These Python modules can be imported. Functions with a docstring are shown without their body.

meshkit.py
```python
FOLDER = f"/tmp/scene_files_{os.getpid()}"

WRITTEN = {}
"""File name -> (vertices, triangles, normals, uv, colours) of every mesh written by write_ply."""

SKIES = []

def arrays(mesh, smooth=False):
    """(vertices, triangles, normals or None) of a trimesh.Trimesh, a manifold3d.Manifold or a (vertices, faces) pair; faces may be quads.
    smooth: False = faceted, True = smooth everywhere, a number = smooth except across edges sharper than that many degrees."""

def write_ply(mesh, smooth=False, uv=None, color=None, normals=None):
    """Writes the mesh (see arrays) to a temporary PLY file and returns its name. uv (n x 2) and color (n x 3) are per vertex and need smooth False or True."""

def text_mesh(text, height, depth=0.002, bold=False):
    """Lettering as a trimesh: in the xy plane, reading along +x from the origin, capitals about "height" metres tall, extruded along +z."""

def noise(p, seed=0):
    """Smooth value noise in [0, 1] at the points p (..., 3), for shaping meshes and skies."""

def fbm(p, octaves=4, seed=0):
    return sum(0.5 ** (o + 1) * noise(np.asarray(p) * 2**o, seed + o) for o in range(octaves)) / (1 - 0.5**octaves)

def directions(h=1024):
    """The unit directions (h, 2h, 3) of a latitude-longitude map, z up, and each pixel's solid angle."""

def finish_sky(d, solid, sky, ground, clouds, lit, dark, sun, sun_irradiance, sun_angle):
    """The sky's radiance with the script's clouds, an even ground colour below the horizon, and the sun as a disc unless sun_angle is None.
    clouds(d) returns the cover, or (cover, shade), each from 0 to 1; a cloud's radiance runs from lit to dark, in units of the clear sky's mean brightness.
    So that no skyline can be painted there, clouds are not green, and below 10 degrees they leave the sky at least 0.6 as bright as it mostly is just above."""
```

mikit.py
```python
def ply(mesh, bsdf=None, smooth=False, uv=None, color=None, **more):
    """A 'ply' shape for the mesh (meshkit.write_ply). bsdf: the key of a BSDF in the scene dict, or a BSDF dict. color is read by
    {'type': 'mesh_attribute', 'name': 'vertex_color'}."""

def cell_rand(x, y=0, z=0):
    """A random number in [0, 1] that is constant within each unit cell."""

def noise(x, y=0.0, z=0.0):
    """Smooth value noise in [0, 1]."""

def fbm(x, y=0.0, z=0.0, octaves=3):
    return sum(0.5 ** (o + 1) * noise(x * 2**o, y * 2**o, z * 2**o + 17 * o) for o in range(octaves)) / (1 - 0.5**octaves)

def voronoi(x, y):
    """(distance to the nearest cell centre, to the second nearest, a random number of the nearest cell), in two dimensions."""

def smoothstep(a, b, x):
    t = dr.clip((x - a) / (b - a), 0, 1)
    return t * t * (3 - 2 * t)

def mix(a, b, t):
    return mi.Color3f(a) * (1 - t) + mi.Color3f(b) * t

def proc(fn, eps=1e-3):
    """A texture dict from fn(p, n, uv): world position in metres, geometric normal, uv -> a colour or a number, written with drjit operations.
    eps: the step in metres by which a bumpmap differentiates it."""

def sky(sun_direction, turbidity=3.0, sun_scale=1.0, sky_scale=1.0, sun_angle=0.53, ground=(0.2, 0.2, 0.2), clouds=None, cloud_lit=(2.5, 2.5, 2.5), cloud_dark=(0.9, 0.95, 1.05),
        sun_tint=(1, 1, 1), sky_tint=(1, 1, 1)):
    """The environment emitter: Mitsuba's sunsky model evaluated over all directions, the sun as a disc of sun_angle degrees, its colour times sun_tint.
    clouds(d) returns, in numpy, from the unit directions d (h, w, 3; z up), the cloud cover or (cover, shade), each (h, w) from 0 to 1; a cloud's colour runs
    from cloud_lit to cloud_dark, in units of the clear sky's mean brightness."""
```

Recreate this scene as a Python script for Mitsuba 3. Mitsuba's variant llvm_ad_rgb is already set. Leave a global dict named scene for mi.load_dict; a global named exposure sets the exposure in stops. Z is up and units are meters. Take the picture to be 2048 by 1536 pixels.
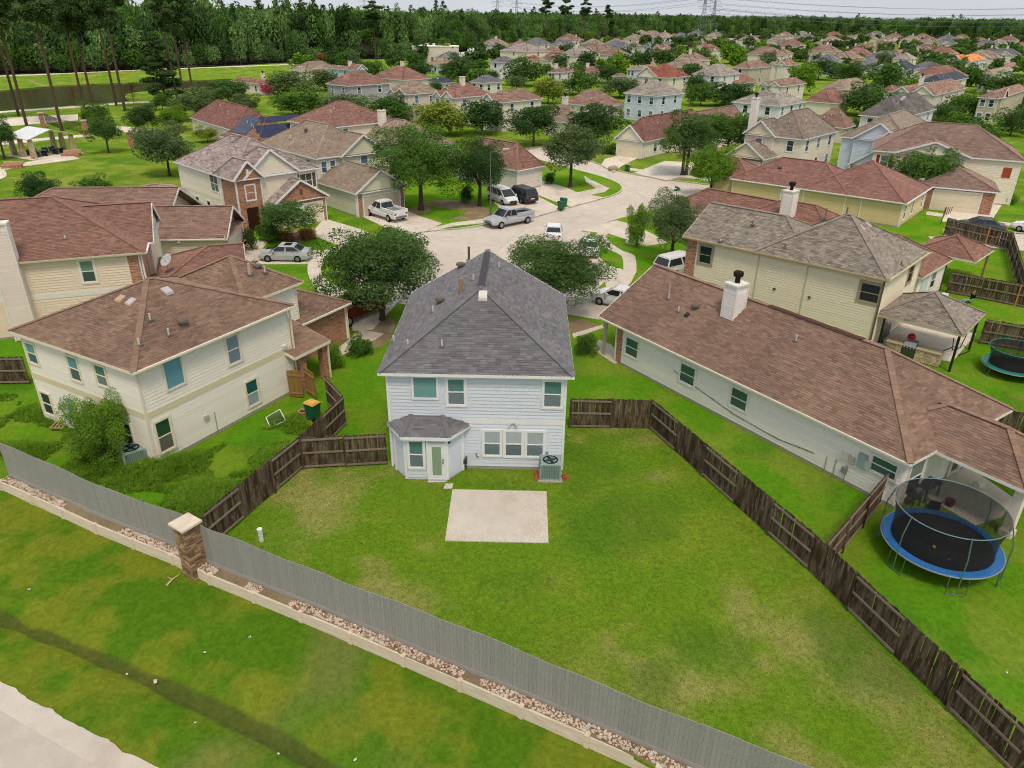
import math, random
import numpy as np, trimesh, mitsuba as mi, drjit as dr, mikit, meshkit
import shapely
from shapely.geometry import Polygon, LineString, MultiPolygon, Point
from shapely.ops import unary_union
from mikit import noise, fbm, voronoi, cell_rand, smoothstep, mix

scene, labels = {}, {}
# ------------------------------------------------------------------ camera
EYE_H, PITCH, ROLL = 20.5, math.atan(740 / 1485.0), 0.0121
_c, _s = math.cos(PITCH), math.sin(PITCH)
scene['camera'] = {'type': 'perspective', 'fov': math.degrees(2 * math.atan(1024 / 1485.0)), 'fov_axis': 'x', 'near_clip': 0.1, 'far_clip': 9000.0,
                   'to_world': mi.ScalarTransform4f().look_at(origin=[0, 0, EYE_H], target=[0, _c, EYE_H - _s], up=[-math.sin(ROLL), _s * math.cos(ROLL), _c * math.cos(ROLL)])}
# ------------------------------------------------------------------ sky
def clouds(d):
    p = d * np.array([3.0, 3.0, 11.0])
    n = meshkit.fbm(p + 7.3, 5, 3)
    shade = np.clip((n - 0.38) * 1.9, 0, 1) * 0.75
    return np.clip(0.86 + 0.3 * n, 0, 1), shade
exposure = 1.95
SUN = (0.10, -0.50, 0.86)
scene['sky'] = mikit.sky(SUN, turbidity=4, sun_scale=0.36, sun_angle=15, clouds=clouds, cloud_lit=(1.75, 1.82, 1.92), cloud_dark=(1.05, 1.15, 1.28), ground=(0.12, 0.16, 0.07))

# ------------------------------------------------------------------ small helpers
RNG = np.random.default_rng(11)
def S(r, g, b, k=1.0):
    c = np.array([r, g, b]) / 255.0
    return np.where(c <= 0.04045, c / 12.92, ((c + 0.055) / 1.055) ** 2.4) * k
_n = {}
def numbered(base):
    k = _n.get(base, 0); _n[base] = k + 1
    return base if k == 0 else f'{base}_{k:03d}'
def thing(name, label, cat, group=None):
    key = numbered(name)
    labels[key] = {'label': label, 'category': cat}
    if group: labels[key]['group'] = group
    return key
def put(key, mesh, bsdf, color=None, smooth=False, **kw):
    v, f = mesh
    v = np.asarray(v, float)
    if color is not None:
        color = np.asarray(color, float)
        if color.ndim == 1: color = np.tile(color, (len(v), 1))
    scene[key] = mikit.ply((v, np.asarray(f, int)), bsdf, smooth=smooth, uv=None if color is None else tint(color), **kw)
    return key
def tint(c):
    """a colour per vertex, carried by the two texture coordinates (meshes with uv are joined by the renderer, meshes with other attributes are not)"""
    c = np.clip(np.asarray(c, float), 0, 1)
    return np.stack([np.floor(c[:, 0] * 1000 + .5) + .02 + .96 * c[:, 1], c[:, 2]], 1)
def part(parent, name, mesh, bsdf, color=None, smooth=False, **kw):
    return put(numbered(parent + '__' + name), mesh, bsdf, color, smooth, **kw)
def stuff_part(key):
    labels[key] = {'kind': 'stuff'}
def structure(name, mesh, bsdf, color=None, smooth=False):
    key = numbered(name); put(key, mesh, bsdf, color, smooth); labels[key] = {'kind': 'structure'}
    return key
BOXF = np.array([[0, 2, 1], [0, 3, 2], [4, 5, 6], [4, 6, 7], [0, 1, 5], [0, 5, 4], [1, 2, 6], [1, 6, 5], [2, 3, 7], [2, 7, 6], [3, 0, 4], [3, 4, 7]])
def unit(a): return np.asarray(a, float) / max(np.linalg.norm(a), 1e-9)
class MB:
    """collects pieces; build() makes them one mesh with a colour per vertex"""
    def __init__(s): s.v, s.f, s.c, s.n = [], [], [], 0
    def add(s, v, f, c=(.5, .5, .5)):
        v = np.asarray(v, float).reshape(-1, 3); f = np.asarray(f, int).reshape(-1, 3)
        c = np.asarray(c, float)
        s.v.append(v); s.f.append(f + s.n); s.c.append(np.tile(c, (len(v), 1)) if c.ndim == 1 else c); s.n += len(v)
        return s
    def box8(s, p, c): return s.add(p, BOXF, c)
    def box(s, x0, x1, y0, y1, z0, z1, c=(.5, .5, .5)):
        return s.add([(x0, y0, z0), (x1, y0, z0), (x1, y1, z0), (x0, y1, z0), (x0, y0, z1), (x1, y0, z1), (x1, y1, z1), (x0, y1, z1)], BOXF, c)
    def obox(s, cx, cy, z0, z1, sx, sy, yaw, c=(.5, .5, .5)):
        a, b = math.cos(yaw), math.sin(yaw); P = []
        for z in (z0, z1):
            for ux, uy in ((-1, -1), (1, -1), (1, 1), (-1, 1)):
                x, y = ux * sx / 2, uy * sy / 2; P.append((cx + a * x - b * y, cy + b * x + a * y, z))
        return s.add(P, BOXF, c)
    def bar(s, p, q, w, h, c=(.5, .5, .5), up=(0, 0, 1)):
        p, q = np.asarray(p, float), np.asarray(q, float); d = unit(q - p)
        if abs(np.dot(d, unit(up))) > .99: up = (0, 1, 0)
        sd = unit(np.cross(d, up)); u = np.cross(sd, d)
        a, b = sd * w / 2, u * h / 2
        return s.add([p - a - b, p + a - b, q + a - b, q - a - b, p - a + b, p + a + b, q + a + b, q - a + b], BOXF, c)
    def tube(s, pts, rad, n=8, c=(.5, .5, .5), caps=True):
        pts = np.asarray(pts, float); rad = np.broadcast_to(np.asarray(rad, float), (len(pts),))
        t = np.gradient(pts, axis=0); t /= np.linalg.norm(t, axis=1, keepdims=True) + 1e-9
        ref = np.where(np.abs(t[:, 2:]) < .9, [0, 0, 1.], [1., 0, 0]); a = np.cross(t, ref); a /= np.linalg.norm(a, axis=1, keepdims=True) + 1e-9
        b = np.cross(t, a); an = np.arange(n) * 2 * np.pi / n
        v = (pts[:, None] + rad[:, None, None] * (np.cos(an)[None, :, None] * a[:, None] + np.sin(an)[None, :, None] * b[:, None])).reshape(-1, 3)
        f = []
        for i in range(len(pts) - 1):
            for j in range(n):
                p0, p1 = i * n + j, i * n + (j + 1) % n; f += [(p0, p0 + n, p1 + n), (p0, p1 + n, p1)]
        if caps:
            for base, fl in ((0, 0), ((len(pts) - 1) * n, 1)):
                for j in range(1, n - 1): f.append((base, base + j, base + j + 1) if not fl else (base, base + j + 1, base + j))
        return s.add(v, f, c)
    def poly(s, pts, c=(.5, .5, .5)):
        pts = np.asarray(pts, float); return s.add(pts, [(0, i, i + 1) for i in range(1, len(pts) - 1)], c)
    def lathe(s, prof, n=24, at=(0, 0, 0), c=(.5, .5, .5)):
        prof = np.asarray(prof, float); an = np.arange(n) * 2 * np.pi / n
        v = np.stack([prof[:, None, 0] * np.cos(an), prof[:, None, 0] * np.sin(an), np.repeat(prof[:, 1:2], n, 1)], -1).reshape(-1, 3) + np.asarray(at)
        f = []
        for i in range(len(prof) - 1):
            for j in range(n):
                p0, p1 = i * n + j, i * n + (j + 1) % n; f += [(p0, p1, p1 + n), (p0, p1 + n, p0 + n)]
        return s.add(v, f, c)
    def ext(s, poly, z0, z1, c=(.5, .5, .5)):
        """a flat polygon made solid between two heights"""
        for g in getattr(poly, 'geoms', [poly]):
            if g.is_empty or g.area < 1e-4: continue
            m = trimesh.creation.extrude_polygon(g, z1 - z0, engine='earcut'); s.add(m.vertices + [0, 0, z0], m.faces, c)
        return s
    def mesh(s): return np.vstack(s.v), np.vstack(s.f)
    def colors(s): return np.vstack(s.c)
    def xf(s, M, t):
        s.v = [v @ np.asarray(M).T + np.asarray(t) for v in s.v]; return s
    def build(s, key, bsdf, smooth=False):
        if s.n: put(key, s.mesh(), bsdf, s.colors(), smooth)
        return key
    def part(s, parent, name, bsdf, smooth=False):
        if not s.n: return None
        return s.build(numbered(parent + '__' + name), bsdf, smooth)
def rot2(a): c, s = math.cos(a), math.sin(a); return np.array([[c, -s, 0], [s, c, 0], [0, 0, 1.0]])
def jit(c, k=.06): return np.clip(np.asarray(c) * (1 + RNG.uniform(-k, k)), 0, 1)

# ------------------------------------------------------------------ materials
def tint_fn(p, n, uv):
    r = dr.floor(uv.x)
    return mi.Color3f(r / 1000, (uv.x - r - .02) / .96, uv.y)
VC = mikit.proc(tint_fn)
def pr(color, rough, **k): return {'type': 'twosided', 'bsdf': {'type': 'principled', 'base_color': color, 'roughness': rough, **k}}
scene['m_paint'] = pr(VC, .65, specular=.3)
scene['m_matte'] = pr(VC, .95, specular=.15)
scene['m_shingle'] = pr(VC, .92, specular=.25)
scene['m_metal'] = pr(VC, .35, metallic=.75)
scene['m_gloss'] = pr(VC, .3, specular=.5)
scene['m_car'] = pr(VC, .28, specular=.5, clearcoat=.8, clearcoat_gloss=.9)
scene['m_glass'] = pr(VC, .06, specular=.55)
scene['m_leaf'] = {'type': 'principledthin', 'base_color': VC, 'roughness': .7, 'diff_trans': .62, 'spec_trans': 0.0}
scene['m_grassblade'] = {'type': 'principledthin', 'base_color': VC, 'roughness': .7, 'diff_trans': .5, 'spec_trans': 0.0}
scene['m_net'] = {'type': 'mask', 'opacity': .66, 'bsdf': pr({'type': 'rgb', 'value': [.012, .013, .016]}, .9)}
scene['m_chain'] = {'type': 'mask', 'opacity': .45, 'bsdf': pr({'type': 'rgb', 'value': [.02, .03, .025]}, .7)}

def lawn_fn(lush, worn):
    def fn(p, n, uv):
        big = fbm(p.x * .11 + 3, p.y * .11, 0, 3); mid = fbm(p.x * .55, p.y * .55 + 9, 1, 3)
        fine = fbm(p.x * 7, p.y * 7, 2, 3); tiny = noise(p.x * 34, p.y * 34, 3)
        w = smoothstep(.46, .70, big * .55 + mid * .45) * worn
        c = mix(lush, mi.Color3f(.175, .230, .022), smoothstep(.35, .7, mid) * .55)
        c = mix(c, mi.Color3f(.27, .255, .085), w)
        c = mix(c, mi.Color3f(.045, .125, .012), smoothstep(.55, .8, fbm(p.x * .3 + 40, p.y * .3, 5, 2)) * .5)
        return c * (.62 + .5 * fine + .28 * tiny)
    return fn
scene['m_lawn'] = pr(mikit.proc(lawn_fn(mi.Color3f(.115, .215, .014), .85)), 1.0, specular=.0)
scene['m_park'] = pr(mikit.proc(lawn_fn(mi.Color3f(.100, .180, .018), .35)), 1.0, specular=.0)
scene['m_lush'] = pr(mikit.proc(lawn_fn(mi.Color3f(.090, .225, .010), .12)), 1.0, specular=.0)
def concrete_fn(p, n, uv):
    a = fbm(p.x * .35, p.y * .35, 0, 3); b = fbm(p.x * 2.2, p.y * 2.2, 4, 3); t = noise(p.x * 25, p.y * 25, 3)
    s = smoothstep(.55, .75, fbm(p.x * .9 + 30, p.y * .45, 7, 3))
    c = mix(mi.Color3f(.50, .445, .37), mi.Color3f(.63, .585, .52), a)
    return mix(c, mi.Color3f(.46, .36, .27), s * .35) * (.86 + .16 * b + .08 * t)
scene['m_concrete'] = pr(mikit.proc(concrete_fn), .9, specular=.15)
def street_fn(p, n, uv):
    a = fbm(p.x * .12, p.y * .12, 0, 3); b = fbm(p.x * 1.4, p.y * 1.4, 4, 3); t = noise(p.x * 22, p.y * 22, 3)
    c = mix(mi.Color3f(.46, .405, .345), mi.Color3f(.56, .51, .455), a)
    return c * (.84 + .2 * b + .08 * t)
scene['m_street'] = pr(mikit.proc(street_fn), .9, specular=.15)
def brick_fn(p, n, uv):
    along = dr.select(dr.abs(n.x) > dr.abs(n.y), p.y, p.x) * 1.25
    row = dr.floor(p.z / .085); u = along / .23 + .5 * (row - 2 * dr.floor(row / 2))
    r = cell_rand(dr.floor(u), row, 5); fu, fv = u - dr.floor(u), p.z / .085 - row
    m = smoothstep(.0, .07, fu) * smoothstep(1.0, .93, fu) * smoothstep(.0, .16, fv) * smoothstep(1.0, .86, fv)
    c = mix(mi.Color3f(.30, .105, .055), mi.Color3f(.47, .22, .12), r)
    c = mix(c, mi.Color3f(.17, .07, .05), smoothstep(.82, .86, r))
    return mix(mi.Color3f(.50, .43, .36), c, m) * (.9 + .2 * noise(p.x * 9, p.y * 9, p.z * 9))
scene['m_brick'] = pr(mikit.proc(brick_fn), .9, specular=.1)
def wood_fn(p, n, uv):
    g = fbm(p.x * 38, p.y * 38, p.z * 2.2, 3); w = fbm(p.x * 7, p.y * 7, p.z * .9, 3); d = smoothstep(.5, .0, p.z) * .35
    c = mix(mi.Color3f(.050, .032, .020), mi.Color3f(.150, .112, .082), smoothstep(.3, .75, w))
    c = mix(c, mi.Color3f(.27, .235, .20), smoothstep(.62, .85, fbm(p.x * 21, p.y * 21, p.z * 3.0 + 5, 2)) * .55)
    return c * (.6 + .8 * g)
scene['m_wood'] = pr(mikit.proc(wood_fn), .95, specular=.1)
def soil_fn(p, n, uv):
    a = fbm(p.x * .8, p.y * .8, 0, 4); t = noise(p.x * 20, p.y * 20, 3)
    return mix(mi.Color3f(.17, .125, .075), mi.Color3f(.30, .245, .16), a) * (.8 + .35 * t)
scene['m_soil'] = pr(mikit.proc(soil_fn), 1.0, specular=.0)
def far_fn(p, n, uv):
    a = fbm(p.x * .03, p.y * .03, 0, 3); b = fbm(p.x * .25, p.y * .25, 2, 3)
    return mix(mi.Color3f(.075, .125, .015), mi.Color3f(.13, .165, .03), a * .6 + b * .4)
scene['m_far'] = pr(mikit.proc(far_fn), 1.0, specular=.0)
def water_bump(p, n, uv): return fbm(p.x * .8, p.y * .8, 0, 3) * .02
scene['m_water'] = {'type': 'bumpmap', 'arbitrary': mikit.proc(water_bump), 'scale': 1.0, 'bsdf': {'type': 'principled', 'base_color': {'type': 'rgb', 'value': [.05, .042, .022]}, 'roughness': .08, 'specular': .6}}
WHITE = S(236, 238, 242, .88)

# ------------------------------------------------------------------ houses
def clip_row(P2, v):
    """the interval of a convex 2-D polygon at height v"""
    xs = []
    for (a, b), (c, d) in zip(P2, np.roll(P2, -1, axis=0)):
        if (b <= v < d) or (d <= v < b): xs.append(a + (c - a) * (v - b) / (d - b))
    return (min(xs), max(xs)) if len(xs) >= 2 else None
def shingle_tabs(mb, poly, col, e=.145, w=.33, t=.014, vary=.17, seed=0, streak=.0):
    """lays shingle courses on one roof plane: every tab its own little slab with its own tone"""
    poly = np.asarray(poly, float); n = unit(np.cross(poly[1] - poly[0], poly[2] - poly[0]))
    if n[2] < 0: n = -n
    u = unit(np.cross([0, 0, 1.], n)); v = np.cross(n, u); o = poly[0]
    P2 = np.stack([(poly - o) @ u, (poly - o) @ v], 1)
    lo, hi = P2[:, 1].min(), P2[:, 1].max(); rng = np.random.default_rng(seed + 5)
    Q = []
    k = 0
    while lo + k * e < hi - e * .3:
        v0 = lo + k * e; iv0 = clip_row(P2, v0 + 1e-4); iv = clip_row(P2, min(v0 + .5 * e, hi - 1e-4)); k += 1
        if iv is None: continue
        a, b = iv
        m = max(1, int((b - a) / w)); edges = a + (b - a) * (np.arange(m + 1) + (rng.uniform(-.12, .12, m + 1) + .5 * (k % 2)) * (np.arange(m + 1) % (m + 1) > 0) * (np.arange(m + 1) < m)) / m
        edges = np.clip(np.sort(edges), a, b); q = np.stack([edges[:-1], edges[1:], np.full(m, v0), np.full(m, min(v0 + e * 1.08, hi))], 1); Q.append(q)
    if not Q: return
    Q = np.vstack(Q); m = len(Q); th = t * rng.uniform(.7, 1.5, m)
    def pt(x, y, h): return o + x[:, None] * u + y[:, None] * v + h[:, None] * n
    zero = np.full(m, .002)
    V = np.stack([pt(Q[:, 0], Q[:, 2], th), pt(Q[:, 1], Q[:, 2], th), pt(Q[:, 1], Q[:, 3], zero + .003), pt(Q[:, 0], Q[:, 3], zero + .003), pt(Q[:, 0], Q[:, 2], zero * 0), pt(Q[:, 1], Q[:, 2], zero * 0)], 1)
    F = (np.array([[0, 1, 2], [0, 2, 3], [4, 5, 1], [4, 1, 0]])[None] + (np.arange(m) * 6)[:, None, None]).reshape(-1, 3)
    mid = V[:, :4].mean(1)
    tone = 1 + vary * rng.normal(0, 1, m).clip(-1.9, 1.9) * .75
    tone *= .84 + .32 * meshkit.fbm(mid * np.array([.5, .5, .5]) + seed, 3, 2)
    if streak: tone *= 1 - streak * np.clip(meshkit.fbm(np.stack([(mid @ u) * .8, (mid @ v) * .12, 0 * th], 1) + seed, 3, 7) * 2 - .75, 0, 1)
    C = np.asarray(col)[None] * tone[:, None]
    C = C * (1 + rng.uniform(-.04, .04, (m, 3)))
    mb.add(V.reshape(-1, 3), F, np.repeat(np.clip(C, 0, 1), 6, axis=0))
def roof_planes(x0, x1, y0, y1, ze, rise, axis, gab):
    """[(polygon)], ridge/hip lines, gable triangles; gab: which ends ('0','1') of the ridge are gables"""
    if axis == 'y':
        p, l, g = roof_planes(y0, y1, x0, x1, ze, rise, 'x', gab)
        sw = lambda q: [(b, a, c) for a, b, c in q]
        return [sw(q)[::-1] for q in p], [sw(q) for q in l], [(e, sw(q)) for e, q in g]
    ym, h = (y0 + y1) / 2, (y1 - y0) / 2
    r0, r1 = (0 if '0' in gab else h), (0 if '1' in gab else h)
    if r0 + r1 > (x1 - x0): k = (x1 - x0) / (r0 + r1); r0, r1 = r0 * k, r1 * k
    A, B = (x0 + r0, ym, ze + rise), (x1 - r1, ym, ze + rise)
    pl = [[(x0, y0, ze), (x1, y0, ze), B, A], [(x1, y1, ze), (x0, y1, ze), A, B]]; ln = []; gb = []
    if abs(A[0] - B[0]) > .05: ln.append((A, B))
    else: pl = [q[:3] for q in pl]
    for r, e, P, x in ((r0, '0', A, x0), (r1, '1', B, x1)):
        if r > 0:
            a, b = ((x, y1, ze), (x, y0, ze)) if e == '0' else ((x, y0, ze), (x, y1, ze))
            pl.append([a, b, P]); ln += [(a, P), (b, P)]
        else: gb.append((e, [(x, y0, ze), (x, y1, ze), P]))
    return pl, ln, gb
PANE_TEAL, PANE_DARK, PANE_GREY = S(95, 140, 140, .8), S(38, 50, 58, .8), S(120, 135, 145, .8)
FAR_CENTRES = []
class House:
    def __init__(s, name, label, ox, oy, yaw, wall, roof, lvl=2, trim=None, cat='house', group=None, vary=.17, streak=0., gz=0.):
        s.key = thing(name, label, cat, group); s.o = np.array([ox, oy, gz]); s.a = math.radians(yaw); s.M = rot2(s.a); s.lvl = lvl
        s.wc, s.rc, s.tc = np.asarray(wall), np.asarray(roof), np.asarray(trim if trim is not None else WHITE)
        s.wall, s.trim, s.roof, s.tabs, s.cap, s.sid, s.brick = MB(), MB(), MB(), MB(), MB(), MB(), MB()
        s.planks = []; s.caps = []; s.bl = []; s.vary, s.streak = vary, streak; s.seed = int(abs(ox * 7 + oy * 13)) % 1000; s.found = MB()
    def W(s, p): return s.M @ np.asarray(p, float) + s.o
    def block(s, x0, x1, y0, y1, ze, rise, axis='x', gab='', oh=.35, z0=0.0, sides='SNEW', brick='', wc=None, gable_brick=False, roofed=True, walled=True, soffit=True, gin=.3):
        """coordinates of the eave rectangle; the walls stand oh inside it"""
        wc = s.wc if wc is None else np.asarray(wc)
        k = len(s.bl); b = dict(x0=x0 + oh, x1=x1 - oh, y0=y0 + oh, y1=y1 - oh, ze=ze, z0=z0); s.bl.append(b)
        if walled:
            s.wall.box(b['x0'], b['x1'], b['y0'], b['y1'], z0, ze - .05, wc)
            if s.lvl <= 2: s.found.box(b['x0'] - .03, b['x1'] + .03, b['y0'] - .03, b['y1'] + .03, z0 - .05, z0 + .14, S(170, 165, 155, .8))
        if not roofed:
            for sd in sides: s.side_siding(b, sd, wc, sd in brick)
            return k
        pl, ln, gb = roof_planes(x0, x1, y0, y1, ze, rise, axis, gab)
        e, w = {1: (.145, .33), 2: (.2, .5), 3: (.42, 1.1), 4: (.9, 2.2)}[s.lvl]
        for i, q in enumerate(pl):
            s.roof.poly(q, s.rc * .8)
            shingle_tabs(s.tabs, q, s.rc, e, w, .024 if s.lvl < 3 else .03, s.vary, s.seed + i, s.streak)
        for a, c in ln:
            a, c = np.array(a), np.array(c); L = np.linalg.norm(c - a); m = max(1, int(L / (.3 if s.lvl == 1 else .8 if s.lvl == 2 else 9)))
            cap = MB(); s.caps.append(cap)
            for i in range(m):
                t0, t1 = i / m, (i + 1) / m
                cap.bar(a + (c - a) * t0 + [0, 0, .035], a + (c - a) * min(1, t1 + .01) + [0, 0, .02], .3, .035, jit(s.rc * 1.04, .14))
        if soffit: s.trim.poly([(x0 + .02, y0 + .02, ze - .13), (x0 + .02, y1 - .02, ze - .13), (x1 - .02, y1 - .02, ze - .13), (x1 - .02, y0 + .02, ze - .13)], s.tc * .9)
        gs = {e_ for e_, _ in gb}
        ends = [('y0', (x0, y0), (x1, y0)), ('y1', (x1, y1), (x0, y1)), ('x0', (x0, y1), (x0, y0)), ('x1', (x1, y0), (x1, y1))]
        gsides = {('x' if axis == 'x' else 'y') + e_ for e_ in gs}
        for nm, p, q in ends:
            if nm in gsides: continue
            s.trim.bar((*p, ze - .075), (*q, ze - .075), .05, .15, s.tc)
        for e_, tri in gb:
            t = np.array(tri); nx = np.array([1., 0, 0]) if axis == 'x' else np.array([0, 1., 0]); sg = 1 if e_ == '0' else -1
            tin = t + nx * sg * gin; tin[2, 2] -= .04
            (s.brick if gable_brick else s.wall).poly(tin, (.4, .2, .12) if gable_brick else wc)
            for c0 in (0, 1): s.trim.bar(t[c0] + [0, 0, -.09] + nx * sg * .02, t[2] + [0, 0, -.09] + nx * sg * .02, .06, .2, s.tc)
            if s.lvl == 1 or s.lvl == 2:
                if not gable_brick: s.gable_siding(tin, nx * -sg, wc)
        if walled:
            for sd in sides: s.side_siding(b, sd, wc, sd in brick)
            if s.lvl <= 2:
                for cx in (b['x0'], b['x1']):
                    for cy in (b['y0'], b['y1']): s.trim.box(cx - .055, cx + .055, cy - .055, cy + .055, z0 + .05, ze - .14, s.tc if not brick else s.tc)
        return k
    def side_frame(s, b, sd):
        """(origin, along, outward, length) of a wall face"""
        return {'S': (np.array([b['x0'], b['y0'], 0]), np.array([1., 0, 0]), np.array([0, -1., 0]), b['x1'] - b['x0']), 'N': (np.array([b['x1'], b['y1'], 0]), np.array([-1., 0, 0]), np.array([0, 1., 0]), b['x1'] - b['x0']),
                'E': (np.array([b['x1'], b['y0'], 0]), np.array([0, 1., 0]), np.array([1., 0, 0]), b['y1'] - b['y0']), 'W': (np.array([b['x0'], b['y1'], 0]), np.array([0, -1., 0]), np.array([-1., 0, 0]), b['y1'] - b['y0'])}[sd]
    def wedge(s, o, al, out, u0, u1, z0, z1, c, mb):
        a, b = o + al * u0, o + al * u1; Z = lambda z: np.array([0, 0, z])
        P = [a + Z(z0), b + Z(z0), b + out * .042 + Z(z0), a + out * .042 + Z(z0), a + Z(z1), b + Z(z1), b + out * .009 + Z(z1), a + out * .009 + Z(z1)]
        mb.add(P, BOXF[:, ::-1], c)
    def side_siding(s, b, sd, wc, brick):
        o, al, out, L = s.side_frame(b, sd)
        if brick:
            p = o + out * .02; q = o + al * L + out * .02
            s.brick.bar(p + [0, 0, (b['z0'] + b['ze']) / 2 - .05], q + [0, 0, (b['z0'] + b['ze']) / 2 - .05], .06, b['ze'] - b['z0'] - .1); return
        if s.lvl > 2: return
        h = .185; z = b['z0'] + .16
        while z < b['ze'] - .16:
            c = jit(wc, .035)
            mb = MB() if s.lvl == 1 else s.sid
            s.wedge(o, al, out, .05, L - .05, z + .022, min(z + h - .002, b['ze'] - .13), c, mb)
            if s.lvl == 1: s.planks.append(mb)
            z += h
    def gable_siding(s, t, out, wc):
        a, b, p = t; al = unit((b - a)); L = np.linalg.norm(b - a); H = p[2] - a[2]; z = .02; h = .185
        while z < H - .25:
            k = (z + h) / H; mb = MB() if s.lvl == 1 else s.sid
            s.wedge(a, al, out, L * k / 2, L * (1 - k / 2), a[2] * 0 + z, z + h, jit(wc, .035), mb)
            if s.lvl == 1: s.planks.append(mb)
            z += h
    def band(s, k, sd, z, h=.28, c=None):
        b = s.bl[k]; o, al, out, L = s.side_frame(b, sd)
        s.trim.bar(o + out * .02 + [0, 0, z], o + al * L + out * .02 + [0, 0, z], .06, h, s.tc if c is None else c)
    def window(s, k, sd, u, z, w, h, style='sash', up=PANE_TEAL, lo=PANE_GREY, label=None, case=.1, shutters=None):
        """u from the left end of the face seen from outside, z of the sill, clear width and height"""
        b = s.bl[k]; o, al, out, L = s.side_frame(b, sd); Z = np.array([0, 0, 1.])
        P = lambda uu, zz, d: o + al * uu + Z * zz + out * d
        f, pn = MB(), []
        d0, t = .035, .07
        fr = lambda u0, u1, z0, z1, dd, th, c, mb: mb.box8([P(u0, z0, dd), P(u1, z0, dd), P(u1, z0, dd + th), P(u0, z0, dd + th), P(u0, z1, dd), P(u1, z1, dd), P(u1, z1, dd + th), P(u0, z1, dd + th)][0:8], c)
        for (u0, u1, z0, z1) in ((u - case, u, z - case, z + h + case), (u + w, u + w + case, z - case, z + h + case), (u, u + w, z + h, z + h + case), (u, u + w, z - case, z)):
            fr(u0, u1, z0, z1, .0, .09, s.tc, f)
        key = numbered(s.key + '__window')
        sash = MB()
        if style == 'sash' and s.lvl < 4:
            fr(u, u + w, z + h * .48, z + h * .48 + .05, .02, .058, s.tc, sash)
            fr(u, u + w, z, z + .045, .02, .05, s.tc, sash); fr(u, u + w, z + h - .04, z + h, .02, .05, s.tc, sash)
            fr(u, u + .04, z, z + h, .02, .045, s.tc, sash); fr(u + w - .04, u + w, z, z + h, .02, .045, s.tc, sash)
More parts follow.
